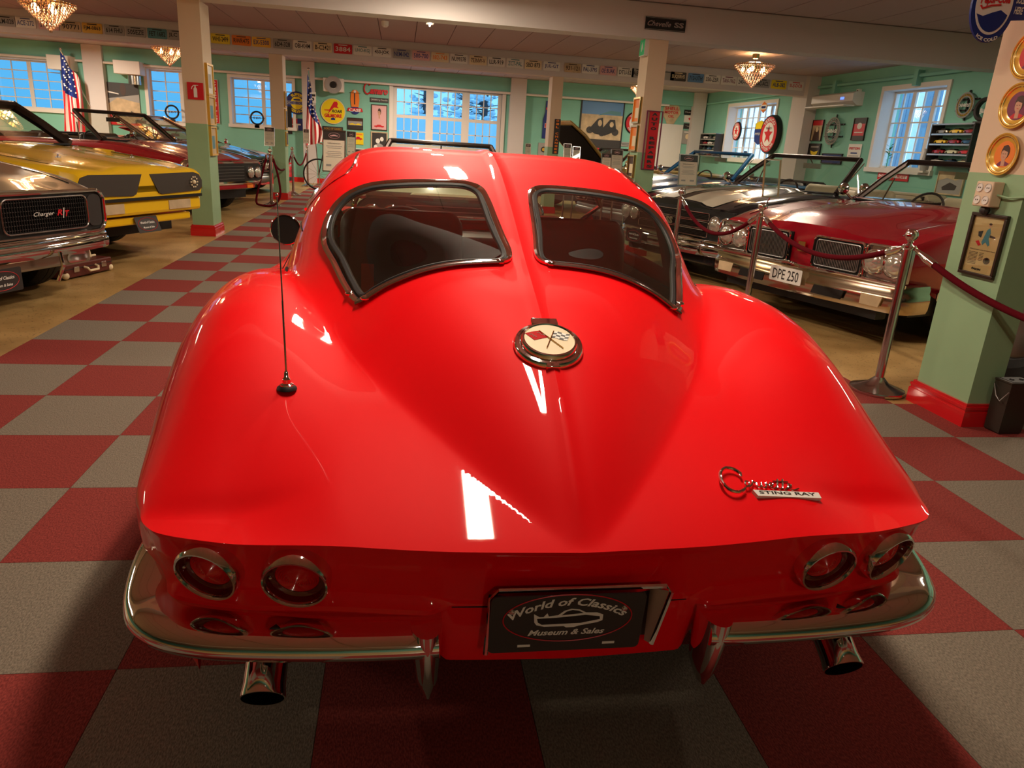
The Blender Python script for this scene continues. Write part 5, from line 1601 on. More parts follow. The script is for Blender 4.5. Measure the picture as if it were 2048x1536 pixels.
picture('name_board', 'long dark board with gold letters under the yellow round sign', 'sign', (645, 253, 686, 262), 'y', BY, 'charcoal', None, [], [('WORLD OF CLASSICS', 'gold_print', 0, 0, .45, .85)], thick=.02)
picture('photograph', 'upper black and white print on the white pilaster beside the flag', 'picture', (620, 184, 632, 206), 'y', YB - .215, 'white_print', None, [('charcoal', rectp(1.6, .4, 0, .4)), ('charcoal', head_shape(0, -.3, .4, .3))], thick=.008)
picture('photograph', 'lower black and white print on the white pilaster beside the flag', 'picture', (620, 210, 632, 233), 'y', YB - .215, 'grey_print', None, [('charcoal', rectp(1.2, .5, 0, .2)), ('white_print', head_shape(0, -.3, .3, .3))], thick=.008)
picture('cloth_banner', 'hanging black banner under the blue service sign', 'banner', (575, 213, 584, 268), 'y', BY - .03, 'black', None, [], [], thick=.01)
picture('poster', 'small red white and blue sign below the blue service sign', 'poster', (584, 237, 606, 261), 'y', BY, 'white_print', None, [('blue_print', rectp(1, 1, .5, .5)), ('red_print', rectp(1, .9, -.5, .5)), ('blue_print', rectp(.9, 1, .55, -.5)), ('red_print', rectp(.7, .8, -.6, -.5)), ('white_print', rectp(1.2, .25))], thick=.01)
picture('large_picture', 'large black framed picture of riders on motorcycles in sand', 'picture', (1161, 199, 1243, 309), 'y', BY, 'tan_print', 'black',
        [('sky_print', rectp(2, .55, 0, .73)), ('teal_print', [(-.2, .42), (.3, .5), (.9, .45), (.9, .6), (.4, .62), (0, .5)]), ('charcoal', disc(1, 14, .17, .13, -.55, -.12)), ('charcoal', disc(1, 14, .17, .13, .05, -.2)), ('charcoal', disc(1, 14, .17, .13, .7, -.15)),
         ('black', [(-.6, -.1), (-.2, .3), (.05, .35), (.1, .0), (.4, .3), (.65, .3), (.75, -.1), (.2, -.3), (-.3, -.25)]), ('tan_print', head_shape(-.08, .15, .1, .12)), ('tan_print', head_shape(.5, .12, .1, .1)), ('charcoal', rectp(2, .55, 0, -.72)), ('red_print', car_shape(-.3, -.78, .3, .12))], fw=.035)


def star_pts(cx_, cy_, r, rot=0.0, k=.42): return [(cx_ + (r if i % 2 == 0 else r * k) * sin(rot + pi * i / 5), cy_ + (r if i % 2 == 0 else r * k) * cos(rot + pi * i / 5)) for i in range(10)]


def star_sign(label, rect, plane, pos, deep=.02):
    m, w, h = box_px(*rect, plane, pos); r = (w + h) / 4
    t = thing('round_star_sign', label, 'sign', m)
    M = (RX(pi / 2) if plane == 'y' else RZ(-pi / 2) @ RX(pi / 2))
    MB().lathe([(.0005, -.01), (r * 1.12, -.01), (r * 1.12, deep * .6), (r * 1.06, deep + .01), (r * 1.0, deep), (.0005, deep)], 40, M).build('black_rim', MATS['black'], t)
    panel(t, 'red_ring', M, disc(r, 40), 'red_print', deep, deep + .004); panel(t, 'white_field', M, disc(r * .68, 36), 'white_print', deep + .004, deep + .007)
    panel(t, 'red_star', M, star_pts(0, -.02 * r, r * .55), 'red_print', deep + .007, deep + .011)
    text('lettering', 'TEXACO', 'white_print', t, M @ TR(0, 0, deep + .008), .22 * r, 1.5 * r, arc=.84 * r, bold=.03)
    text('lettering', 'MOTOR OIL', 'white_print', t, M @ TR(0, 0, deep + .008), .2 * r, 1.7 * r, arc=-.84 * r, bold=.03)
    text('lettering', 'TEXACO', 'charcoal', t, M @ TR(0, .34 * r, deep + .012), .12 * r, .7 * r, bold=.03)
    return t


star_sign('round white sign with a red star, half behind the repairs column', (1252, 225, 1290, 268), 'y', BY)
star_sign('largest round star sign with a deep black rim, on the right wall', (1530, 232, 1560, 307), 'x', RXP, .10)
t, w, h, M, z = picture('shell_sign', 'tan scallop shaped motor oil sign right of the repairs column', 'sign', (1325, 205, 1360, 248), 'y', BY, 'tan_print', None, [],
                        [('SHELL', 'red_print', 0, .45, .15, .8, dict(bold=.03)), ('MOTOR', 'red_print', 0, .08, .14, .8, dict(bold=.03)), ('OIL', 'red_print', 0, -.28, .14, .35, dict(bold=.03))],
                        shape=lambda w, h: [(-.2 * w, -.5 * h), (.2 * w, -.5 * h), (.3 * w, -.32 * h)] + [(.5 * w * cos(a) * (1 + .03 * cos(9 * a)), .05 * h + .45 * h * sin(a) * (1 + .03 * cos(9 * a))) for a in [radians(q) for q in range(-20, 201, 8)]] + [(-.3 * w, -.32 * h)])
picture('wall_sign', 'black sign with a white line, top of four right of the shell', 'sign', (1368, 220, 1391, 230), 'y', BY, 'black', None, [], [('Mustang', 'white_print', 0, 0, .35, .8)], thick=.01)
picture('wall_sign', 'white sign with a small red figure, second of four', 'sign', (1368, 231, 1389, 245), 'y', BY, 'white_print', None, [('red_print', disc(1, 10, .12, .4)), ('red_print', rectp(.5, .15, 0, .1))], thick=.01)
picture('wall_sign', 'dark sign with a wing emblem, third of four right of the shell', 'sign', (1367, 247, 1387, 258), 'y', BY, 'charcoal', None, [('grey_print', [(-.8, .2), (0, -.2), (.8, .2), (0, .1)])], thick=.01)
picture('wall_sign', 'grey paper sign with a pale shield, lowest of four right of the shell', 'sign', (1364, 261, 1384, 288), 'y', BY, 'grey_print', None, [('cream_print', disc(1, 12, .4, .4, 0, .1)), ('white_print', rectp(1.4, .15, 0, .75))], thick=.01)
picture('wall_sign', 'small brushed metal notice under the star sign', 'sign', (1241, 284, 1260, 293), 'y', BY, 'grey_print', None, [('charcoal', rectp(1.6, .2, 0, .3)), ('charcoal', rectp(1.4, .15, 0, -.3))], thick=.01)
# white service door in the back wall
m, w, h = box_px(1318, 250, 1357, 330, 'y', YB - .03)
dr = bpy.data.objects.new('door_2', None); COL.objects.link(dr); dr['kind'] = 'structure'
MB().box((m.x - w / 2, YB - .05, 0), (m.x + w / 2, YB - .01, 2.05)).build('door_leaf', MATS['white_gloss'], dr, smooth=False)
MB().box((m.x - w / 2 - .07, YB - .035, 0), (m.x - w / 2, YB, 2.12)).box((m.x + w / 2, YB - .035, 0), (m.x + w / 2 + .07, YB, 2.12)).box((m.x - w / 2, YB - .035, 2.05), (m.x + w / 2, YB, 2.12)).build('door_frame', MATS['white_gloss'], dr, smooth=False)
# bottle shaped sign and little things
t, w, h, M, z = picture('bottle_sign', 'blue bottle shaped sign beside the far column', 'sign', (1086, 202, 1100, 277), 'y', BY, 'blue_print', None, [('red_print', rectp(.7, .12, 0, .6)), ('white_print', rectp(.9, .25, 0, -.3)), ('red_print', disc(1, 12, .35, .15, 0, -.3))], [],
                        shape=lambda w, h: [(-.5 * w, -.5 * h), (.5 * w, -.5 * h), (.5 * w, .0), (.25 * w, .2 * h), (.22 * w, .5 * h), (-.22 * w, .5 * h), (-.25 * w, .2 * h), (-.5 * w, 0)])
picture('poster', 'pale poster with a dark emblem under the bottle shaped sign', 'poster', (1076, 286, 1098, 312), 'y', BY, 'grey_print', None, [('charcoal', disc(1, 14, .5, .45)), ('gold_print', disc(1, 12, .3, .25))], thick=.01)

# heater / fan box and projector like boxes
m, w, h = box_px(646, 156, 687, 183, 'y', YB - .35)
t = thing('wall_heater', 'white wall box with a round grey fan opening', 'heater', (m.x, YB, m.z))
MB().box((-w / 2, -.34, -h / 2), (w / 2, -.0, h / 2)).build('heater_case', MATS['white_gloss'], t, bevel=.01)
MB().lathe([(.21, -.0), (.21, .03), (.17, .035), (.10, .02), (.10, -.02), (.0005, -.02)], 28, TR(.0, -.34, 0) @ RX(pi / 2)).build('fan_ring', MATS['grey_print'], t)
MB().lathe([(.0005, .021), (.085, .021)], 20, TR(.0, -.34, 0) @ RX(pi / 2)).build('fan_opening', MATS['black'], t)
for (x0, y0, x1, y1, lab) in ((93, 110, 140, 139, 'white wall box with a lamp below, behind the left flag'), (226, 121, 279, 148, 'white wall box with a lamp below, above the grey bonnet painting')):
    m, w, h = box_px(x0, y0, x1, y1, 'y', YB - .45)
    t = thing('wall_box', lab, 'ventilator', (m.x, YB, m.z), group='white boxes with a lamp on the back wall')
    MB().box((-w / 2, -.45, -h / 2), (w / 2, 0, h / 2)).build('box_case', MATS['white_gloss'], t, bevel=.01)
    MB().lathe([(.15, -h / 2 - .22), (.15, -h / 2 - .02), (.13, -h / 2), (.0005, -h / 2)], 20, TR(w * .15, -.22, 0)).build('lamp_shade', MATS['steel'], t)
    MB().lathe([(.0005, -h / 2 - .20), (.13, -h / 2 - .20)], 20, TR(w * .15, -.22, 0)).build('lamp_glow', MATS['white_print'], t)
# round display clocks on the window sills
for (px, py, lab) in ((344, 224, 'round black ringed sign on the sill right of the bonnet painting'), (514, 236, 'round black ringed sign on the sill beside the middle column')):
    c = aty(px, py, YB - .02); r = .155
    t = thing('round_stand_sign', lab, 'sign', (c.x, YB - .02, c.z), group='round ring signs on the window sills')
    M = RX(pi / 2)
    MB().tube([(r * cos(2 * pi * k / 32), r * sin(2 * pi * k / 32), 0) for k in range(32)], .022, 8, closed=True, M=M).build('ring', MATS['black'], t)
    text('lettering', 'CHEVY', 'brown_print', t, M @ TR(0, 0, .004), .05, .2, bold=.04)
    MB().box((-.06, -.04, -r - .09), (.06, .04, -r - .02)).build('foot', MATS['black'], t, smooth=False)
    MB().box((-.2, -.002, -.006), (.2, .002, .006)).build('cross_wire', MATS['black'], t, smooth=False)

# ------------------------------------------------------------------ flags


def flag(label, top, ped, drop, wid, lean):
    t = thing('flag', label, 'flag', top)
    a = Vector((0, 0, 0)); b = Vector(ped) - Vector(top)
    MB().cyl(a, b, .013, seg=8).ball(a + Vector((0, 0, .03)), .035, 10).build('flag_pole', MATS['steel'], t)
    cw, cr, cb = MB(), MB(), MB(); st = MB()
    nu, nv = 26, 30
    d = b.normalized()

    def P(u, v):
        o = a + b * (.03 + .47 * u)
        zb_ = -drop * (1 - .08 * u)
        z = o.z + (zb_ - o.z) * v
        x = o.x + wid * (u - .2) * (.35 + .65 * sin(pi * min(1, v * 1.2 + .1) * .5)) + lean * v + .03 * sin(9 * u + 3 * v)
        return (x, o.y + .07 * sin(19 * u + 1.5 * v) * (.4 + .6 * v) - .03, z)
    for i in range(nu):
        for j in range(nv):
            u0, u1, v0, v1 = i / nu, (i + 1) / nu, j / nv, (j + 1) / nv
            q = [P(u0, v0), P(u1, v0), P(u1, v1), P(u0, v1)]
            blue = v0 < .42 and u0 < .62
            m = cb if blue else (cr if (i // 2) % 2 == 0 else cw)
            m.add(q, [(0, 1, 2, 3)])
            if blue and i % 3 == 1 and j % 3 == 1:
                for e in (-.012, .012):
                    c = Vector(P((u0 + u1) / 2, (v0 + v1) / 2)); s = .022
                    st.add([(c.x - s, c.y + e, c.z), (c.x, c.y + e, c.z - s), (c.x + s, c.y + e, c.z), (c.x, c.y + e, c.z + s)], [(0, 1, 2, 3)])
    cb.build('blue_canton', MATS['blue_print'], t); cr.build('red_stripes', MATS['red_print'], t)['kind'] = 'stuff'; cw.build('white_stripes', MATS['white_print'], t)['kind'] = 'stuff'
    o = st.build('white_stars', MATS['white_print'], t, smooth=False); o['kind'] = 'stuff'
    return t


flag('large striped flag on a slanting pole left of the left column', aty(121, 101, 18.3), aty(181, 214, 19.1), 1.95, .25, -.12)
flag('striped flag hanging beside the yellow round sign', aty(617, 141, 18.0), Vector((aty(640, 400, 18.2).x, 18.25, .02)), 1.75, .38, -.06)

# ------------------------------------------------------------------ right wall
picture('gulf_sign', 'small orange and white diamond shaped sign on the right wall', 'sign', (1523, 203, 1535, 226), 'x', RXP, 'orange_print', None, [('white_print', rectp(1.9, .8)), ('blue_print', rectp(1.4, .35))], [('Gulf', 'blue_print', 0, 0, .22, .6)], shape=lambda w, h: [(0, -.5 * h), (.35 * w, -.25 * h), (.5 * w, 0), (.35 * w, .25 * h), (0, .5 * h), (-.35 * w, .25 * h), (-.5 * w, 0), (-.35 * w, -.25 * h)])
picture('shield_sign', 'yellow and blue shield sign behind the big star sign', 'sign', (1510, 241, 1531, 290), 'x', RXP, 'blue_print', None, [('yellow_print', [(-.9, .3), (.9, .3), (.9, .75), (0, 1), (-.9, .75)])], [('IMPERIAL', 'white_print', 0, -.1, .1, .8)], shape=lambda w, h: [(0, -.5 * h), (.4 * w, -.35 * h), (.5 * w, 0), (.5 * w, .38 * h), (0, .5 * h), (-.5 * w, .38 * h), (-.5 * w, 0), (-.4 * w, -.35 * h)])
star_sign('small round sign hanging in the farther right window', (1468, 246, 1482, 279), 'x', XR - .06, .03)
picture('poster', 'tall red topped poster on the right wall under the air conditioner', 'poster', (1625, 241, 1645, 281), 'x', RXP, 'tan_print', 'frame_dark', [('red_print', rectp(2, .5, 0, .75)), ('brown_print', [(-.7, -1), (-.4, .2), (.3, .3), (.7, -1)]), ('cream_print', head_shape(0, .1, .3, .25))], fw=.01)
picture('poster', 'black poster with a yellow winged car on the right wall', 'poster', (1618, 288, 1640, 317), 'x', RXP, 'charcoal', 'black', [('yellow_print', [(-.7, .1), (0, -.1), (.7, .1), (.5, -.4), (0, -.6), (-.5, -.4)]), ('grey_print', rectp(1.4, .2, 0, .6))], fw=.01)
picture('poster', 'red and dark poster with white figures left of the right window', 'poster', (1707, 237, 1731, 280), 'x', RXP, 'red_print', 'frame_dark', [('charcoal', rectp(2, .5, 0, .75)), ('white_print', head_shape(0, .3, .4, .3)), ('white_print', rectp(1.4, .1, 0, -.3)), ('charcoal', rectp(2, .4, 0, -.8))], fw=.01)
picture('poster', 'white paper poster with red letters left of the right window', 'poster', (1696, 288, 1722, 320), 'x', RXP, 'white_print', None, [('blue_print', rectp(1, .18, 0, -.15)), ('grey_print', rectp(1.5, .1, 0, -.5))], [('PISTON', 'red_print', 0, .45, .16, .8, dict(bold=.04))], thick=.008)
picture('notice_board', 'dark framed notice board low on the right wall', 'board', (1645, 309, 1683, 326), 'x', RXP, 'blue_print', 'black', [('grey_print', rectp(1.5, .1, 0, .4)), ('grey_print', rectp(1.3, .1, 0, .1))], fw=.02)
picture('name_sign', 'red and white name plate under the right window', 'sign', (1756, 345, 1818, 361), 'x', RXP, 'red_print', None, [('white_print', rectp(1.85, .75))], [('CHEVROLET PKWY', 'red_print', 0, 0, .4, .86, dict(bold=.03))], thick=.01)
picture('small_picture', 'grey brown landscape picture seen through the crimson car windscreen', 'picture', (1876, 346, 1926, 388), 'x', RXP, 'grey_print', 'tan_print', [('tan_print', [(-1, .2), (-.3, .5), (.4, .3), (1, .6), (1, 1), (-1, 1)]), ('charcoal', [(-.6, -.4), (0, .1), (.6, -.2), (.5, -.6), (-.5, -.7)])], fw=.02)


def neon_round(label, rect, pos, m1, word, ring=True):
    m, w, h = box_px(*rect, 'x', pos); r = (w + h) / 4
    t = thing('neon_sign', label, 'sign', m)
    M = RZ(-pi / 2) @ RX(pi / 2)
    MB().tube([(r * cos(2 * pi * k / 40), r * sin(2 * pi * k / 40), .05) for k in range(40)], .014, 6, closed=True, M=M).build('outer_tube', MATS['grey_print'], t)
    MB().tube([(r * .72 * cos(2 * pi * k / 40), r * .72 * sin(2 * pi * k / 40), .05) for k in range(40)], .012, 6, closed=True, M=M).build('inner_tube', MATS['grey_print'], t)
    MB().tube([(r * (.84 + .06 * (-1) ** k) * cos(2 * pi * k / 48), r * (.84 + .06 * (-1) ** k) * sin(2 * pi * k / 48), .05) for k in range(48)], .009, 5, closed=True, M=M).build('zigzag_tube', MATS[m1], t)
    text('lettering', word, 'white_print', t, M @ TR(0, 0, .055), .28 * r, 1.5 * r, shear=.2, bold=.03)
    s = MB(M)
    for a in (.5, -.4): s.box((-r * 1.3, r * a - .012, 0), (r * 1.3, r * a + .012, .02))
    s.box((-.012, -r * 1.25, 0), (.012, r * 1.25, .02)).build('support_wire', MATS['black'], t, smooth=False)
    return t


neon_round('unlit round neon sign left of the right hand window', (1655, 237, 1684, 288), RXP, 'grey_print', 'GARAGE')
neon_round('unlit round neon sign with gold zigzag above the model car shelf', (1920, 186, 1952, 236), RXP, 'gold_print', 'CHEVROLET')
m, w, h = box_px(1954, 198, 1988, 240, 'x', RXP - .1)
t = thing('oval_sign', 'black oval ring sign standing on the model car shelf', 'sign', m)
M = RZ(-pi / 2) @ RX(pi / 2)
MB().tube([(w * .52 * cos(2 * pi * k / 36), h * .5 * sin(2 * pi * k / 36), 0) for k in range(36)], .045, 8, closed=True, M=M, flat=(1, .7)).build('ring', MATS['charcoal'], t)
text('lettering', 'Buick', 'white_print', t, M @ TR(0, 0, .0) @ RZ(.25), h * .25, w * .7, shear=.3, bold=.03)
MB().box((-.12, -.06, -h * .5 - .10), (.12, .06, -h * .5 - .02), RZ(-pi / 2)).build('foot', MATS['charcoal'], t, smooth=False)

# model cars and their shelves


def toy(name_col, loc, rz, s, label, group):
    t = thing('model_car', label, 'model car', loc, rz, group)
    rings = []
    for (y, w, z0, z1) in ((-.5, .17, .08, .17), (-.46, .2, .06, .2), (-.25, .21, .05, .22), (0, .21, .05, .225), (.3, .21, .05, .21), (.46, .19, .06, .17), (.5, .16, .08, .14)):
        rings.append([(-w * s, y * s, z0 * s), (w * s, y * s, z0 * s), (w * s, y * s, (z1 - .03) * s), (w * .85 * s, y * s, z1 * s), (-w * .85 * s, y * s, z1 * s), (-w * s, y * s, (z1 - .03) * s)])
    MB().loft(rings, True, True).build('body', MATS[name_col], t)
    rings = [[(-w * s, y * s, .2 * s), (w * s, y * s, .2 * s), (w * .8 * s, (y * .65 - .02) * s, .31 * s), (-w * .8 * s, (y * .65 - .02) * s, .31 * s)] for (y, w) in ((-.28, .17), (.18, .17))]
    MB().loft(rings, True, True).build('cabin', MATS['black_trim'], t, smooth=False)
    b = MB()
    for y in (-.3, .3): b.cyl((-.22 * s, y * s, .07 * s), (.22 * s, y * s, .07 * s), .07 * s, seg=12)
    b.build('wheels', MATS['tyre'], t)
    return t


def shelf(label, rect, nsh, cols, grp, words):
    m, w, h = box_px(*rect, 'x', XR - .14)
    t = thing('display_shelf', label, 'shelf', (XR - .02, m.y, m.z - h / 2))
    D = .22
    MB().box((-D, -w / 2, 0), (-D + .012, w / 2, .0)).box((-.01, -w / 2, 0), (0, w / 2, h)).build('back_panel', MATS['mint_wall'], t, smooth=False)
    for sg in (-1, 1): MB().box((-D, sg * w / 2 - .012, 0), (0, sg * w / 2 + .012, h)).build('side_panel', MATS['charcoal'], t, smooth=False)
    for k in range(nsh + 1): MB().box((-D, -w / 2, h * k / nsh - .012), (0, w / 2, h * k / nsh + .012)).build('shelf_board', MATS['steel'], t, smooth=False)
    i = 0
    for k in range(nsh):
        for q in range(3):
            c = cols[i]; word = words[i]; i += 1
            yy = m.y + w * (.33 - .33 * q)
            toy(c, (XR - .13, yy, m.z - h / 2 + h * k / nsh + .013), .0 if True else 0, min(w * .29, .34), word, grp)
    return t


names = {'crimson_paint': 'dark red', 'yellow_paint': 'yellow', 'silver_paint': 'grey', 'blue_paint': 'blue', 'cream_paint': 'cream', 'white_gloss': 'white', 'black_paint': 'black'}
pos3 = ('left', 'middle', 'right')
colsR = ['white_gloss', 'blue_paint', 'cream_paint', 'crimson_paint', 'cream_paint', 'bright_red_paint', 'yellow_paint', 'crimson_paint', 'blue_paint', 'silver_paint', 'yellow_paint', 'crimson_paint']
rowsR = ('bottom', 'third', 'second', 'top')
names['bright_red_paint'] = 'red'
shelf('white edged shelf of model cars beside the right window', (1868, 249, 1952, 331), 4, colsR, 'model cars on the shelf by the right window', ['%s model car, %s on the %s shelf by the right window' % (names[c], pos3[i % 3], rowsR[i // 3]) for i, c in enumerate(colsR)])
colsL = ['black_paint', 'crimson_paint', 'black_paint', 'black_paint', 'blue_paint', 'black_paint', 'crimson_paint', 'white_gloss', 'black_paint', 'white_gloss', 'black_paint', 'silver_paint']
shelf('smaller shelf of model cars in the far right corner', (1406, 268, 1436, 312), 4, colsL, 'model cars on the corner shelf', ['%s model car, %s on the %s board of the corner shelf' % (names[c], pos3[i % 3], rowsR[i // 3]) for i, c in enumerate(colsL)])
# air conditioner
m, w, h = box_px(1630, 187, 1712, 213, 'x', XR - .15)
t = thing('air_conditioner', 'white air conditioner with its flap open on the right wall', 'air conditioner', (XR, m.y, m.z))
MB().loft([[(0, s * w / 2, -h / 2), (-.12, s * w / 2, -h / 2), (-.22, s * w / 2, -h * .2), (-.22, s * w / 2, h * .35), (-.16, s * w / 2, h / 2), (0, s * w / 2, h / 2)] for s in (-1, 1)], True, True).build('case', MATS['white_gloss'], t)
MB().box((-.36, -w / 2 + .03, -h / 2 - .02), (-.14, w / 2 - .03, -h / 2)).build('air_flap', MATS['white_gloss'], t, smooth=False)
MB().box((-.225, -w * .3, -h * .05), (-.221, -w * .22, h * .12)).build('indicator', mat('blue_led', (.1, .2, .9, 1), emit=(.1, .2, 1, 1), estr=2), t, smooth=False)
for k, (x, y_) in enumerate(((1716, 183), (1715, 197))):
    c = atx(x, y_, XR - .05)
    t = thing('socket_box', ('upper' if k == 0 else 'lower') + ' small white socket right of the air conditioner', 'socket', (XR, c.y, c.z), group='white sockets by the air conditioner')
    MB().box((-.06, -.045, -.045), (0, .045, .045)).build('socket_case', MATS['white_gloss'], t, bevel=.005)
    MB().lathe([(.0005, .0), (.025, 0)], 14, TR(-.062, 0, 0) @ RY(-pi / 2)).build('socket_hole', MATS['charcoal'], t)
# plant and vase on the right window sill
c = atx(1763, 328, XR - .02)
t = thing('window_plant', 'leafy green plant in a clear vase on the right window sill', 'plant', (XR + .08, c.y, 1.30))
MB().lathe([(.0005, 0), (.035, 0), (.04, .05), (.025, .12), (.03, .16)], 16).build('glass_vase', MATS['clear_glass'], t)
st = MB().tube([(0, 0, .02), (.01, .01, .2), (0, -.02, .38)], .005, 6)
st.build('stem', mat('stem_green', (.06, .18, .04, 1), .6), t)
for k in range(11):
    a = k * 2.4; z = .16 + k * .022; r = .10 - k * .003
    p = Vector((0, 0, z)); q = Vector((r * cos(a), r * sin(a), z + .05)); n = Vector((-sin(a), cos(a), 0)) * .022
    e = MB(); e.add([p, (p + q) / 2 + n, q, (p + q) / 2 - n], [(0, 1, 2, 3)]); e.build('leaf', mat('leaf_green', (.05, .22, .05, 1), .5), t)
c = atx(1857, 318, XR - .02)
t = thing('tall_vase', 'slim grey vase at the right end of the window sill', 'vase', (XR - .06, c.y, 1.30))
MB().lathe([(.0005, 0), (.06, 0), (.07, .15), (.05, .3), (.06, .34), (.045, .34), (.04, .3)], 20).build('vase_body', MATS['grey_print'], t)
MB().box((-.10, -.12, -.03), (.06, .12, 0)).build('bracket', MATS['white_gloss'], t, smooth=False)
# pipes along the walls
for nm, pts, r, lab in (('wall_pipe', [(XR - .06, 6.0, 2.78), (XR - .06, 13.3, 2.78)], .03, 'long green pipe along the right wall near the ceiling'), ('wall_pipe', [(XR - .06, 14.0, 2.74), (XR - .06, 19.0, 2.70)], .025, 'green pipe above the farther right window'), ('wall_pipe', [(-11, YB - .14, 2.60), (9.5, YB - .14, 2.60)], .03, 'white pipe along the top of the back wall')):
    o = MB().tube(pts, r, 10).build(nm, MATS['mint_wall' if pts[0][0] > 0 else 'white_gloss']); tag(o, lab, 'pipe')
for y in (7.4, 10.2, 12.6): struct(MB().box((XR - .12, y, 2.62), (XR, y + .10, 2.86)).build('trim_%d' % (20 + int(y)), MATS['mint_wall'], smooth=False))

# grey cabinet with a box on top, by the far right window
c = aty(1503, 312, 17.6)
t = thing('grey_cabinet', 'pale grey cabinet behind the blue and striped cars', 'cabinet', (c.x + .05, 17.6, 0))
MB().rbox((-.35, 0, 0), (.35, .6, 1.22), .03).build('cabinet_body', MATS['white_gloss'], t)
MB().box((.28, -.03, .7), (.31, 0, .9)).build('cabinet_handle', MATS['steel'], t, smooth=False)
t2 = thing('cardboard_box', 'open brown box on the pale grey cabinet', 'box', (c.x - .12, 17.75, 1.223))
b = MB().box((-.16, -.1, 0), (.16, .12, .01))
b.box((-.16, -.1, 0), (-.15, .12, .22)).box((.15, -.1, 0), (.16, .12, .22)).box((-.15, -.1, 0), (.15, -.09, .22)).box((-.15, .11, 0), (.15, .12, .22)).build('box_walls', MATS['tan_print'], t2, smooth=False)
MB().rbox((-.11, -.06, .05), (.04, .06, .30), .02).build('packed_parcel', MATS['charcoal'], t2)

# ------------------------------------------------------------------ things on the columns
t, w, h, M, z = picture('extinguisher_sign', 'red fire extinguisher sign on the left column', 'sign', (375, 165, 407, 199), 'y', 7.896, 'red_print', None,
                        [('white_print', [(-.22, -.75), (.22, -.75), (.22, .25), (.1, .42), (-.1, .42), (-.22, .25)]), ('white_print', [(-.08, .4), (.08, .4), (.08, .62), (.4, .66), (.4, .72), (-.2, .70), (-.45, .45), (-.5, .2), (-.42, .2), (-.36, .42), (-.15, .6), (-.08, .6)])], [], thick=.006)
for k, (x0, y0, x1, y1, lab, mm) in enumerate(((409, 130, 418, 186, 'upper framed card on the side of the left column', 'white_print'), (415, 195, 423, 247, 'middle framed card on the side of the left column', 'tan_print'), (418, 256, 428, 308, 'lower framed card on the side of the left column', 'tan_print'))):
    m, w, h = box_px(x0, y0, x1, y1, 'x', -.07)
    t = thing('framed_card', lab, 'picture', (-.08, 8.10, m.z), group='framed cards on the side of the left column')
    MB().box((0, -.13, -h / 2), (.015, .13, h / 2)).build('card', MATS[mm], t, smooth=False)
    f = MB().box((0, -.15, -h / 2 - .02), (.03, -.13, h / 2 + .02)).box((0, .13, -h / 2 - .02), (.03, .15, h / 2 + .02)).box((0, -.13, h / 2), (.03, .13, h / 2 + .02)).box((0, -.13, -h / 2 - .02), (.03, .13, -h / 2)).build('frame', MATS['gold_print'], t, smooth=False)
    MB().box((.015, -.08, -h * .3), (.017, .06, h * .2)).build('card_picture', MATS['teal_print' if k else 'grey_print'], t, smooth=False)
t, w, h, M, z = picture('repairs_sign', 'long red vertical sign reading auto repairs on its column', 'sign', (1289, 223, 1318, 338), 'y', 7.776, 'red_print', 'purple_print', [], [], fw=.01, shape=lambda w, h: rectp(.13, h))
for i, ch in enumerate('AUTO REPAIRS'):
    if ch != ' ': text('lettering', ch, 'charcoal', t, M @ TR(0, h * (.455 - i * .0825), z), h * .052, .075, bold=.05)
t, w, h, M, z = picture('oil_changes_sign', 'narrow black vertical sign on the farthest right column', 'sign', (1108, 238, 1118, 308), 'y', 13.516, 'charcoal', None, [], [], shape=lambda w, h: rectp(.12, h), thick=.01)
for i, ch in enumerate('OIL CHANGES'):
    if ch != ' ': text('lettering', ch, 'orange_print', t, M @ TR(0, h * (.45 - i * .09), z), h * .06, .06, bold=.05)
c = aty(1299, 96, 7.90)
t = thing('exit_sign', 'green emergency exit sign near the top of the repairs column', 'sign', (5.14, 7.90, c.z))
MB().box((-.05, -.10, -.10), (0, .10, .10)).build('sign_case', MATS['white_gloss'], t, smooth=False)
MB().box((-.053, -.09, -.09), (-.05, .09, .09)).build('green_face', mat('exit_green', (.02, .35, .10, 1), .4, emit=(.03, .5, .15, 1), estr=.15), t, smooth=False)
MB().polyxz([(-.02, -.05), (.0, -.05), (.02, 0), (.04, -.04), (.05, -.03), (.02, .03), (.01, .06), (-.02, .03)], 0, .002, TR(-.0545, 0, 0) @ RZ(-pi / 2)).build('running_figure', MATS['white_print'], t, smooth=False)
for k, (y0, y1, lab) in enumerate(((193, 248, 'upper gold framed card on the left side of the repairs column'), (249, 305, 'middle gold framed card on the left side of the repairs column'), (309, 360, 'lowest gold framed card on the left side of the repairs column'))):
    a, b_ = atx(1281, y0, 5.14), atx(1281, y1, 5.14); h = a.z - b_.z - .02
    t = thing('framed_card', lab, 'picture', (5.138, 7.95, (a.z + b_.z) / 2), group='gold framed cards on the repairs column')
    MB().box((-.012, -.12, -h / 2), (0, .12, h / 2)).build('card', MATS['orange_print' if k < 2 else 'brown_print'], t, smooth=False)
    MB().box((-.03, -.14, -h / 2), (0, -.12, h / 2)).box((-.03, .12, -h / 2), (0, .14, h / 2)).box((-.03, -.12, h / 2 - .02), (0, .12, h / 2)).box((-.03, -.12, -h / 2), (0, .12, -h / 2 + .02)).build('frame', MATS['brass'], t, smooth=False)
    MB().box((-.014, -.06, -h * .3), (-.012, .07, h * .1)).build('card_picture', MATS['cream_print'], t, smooth=False)
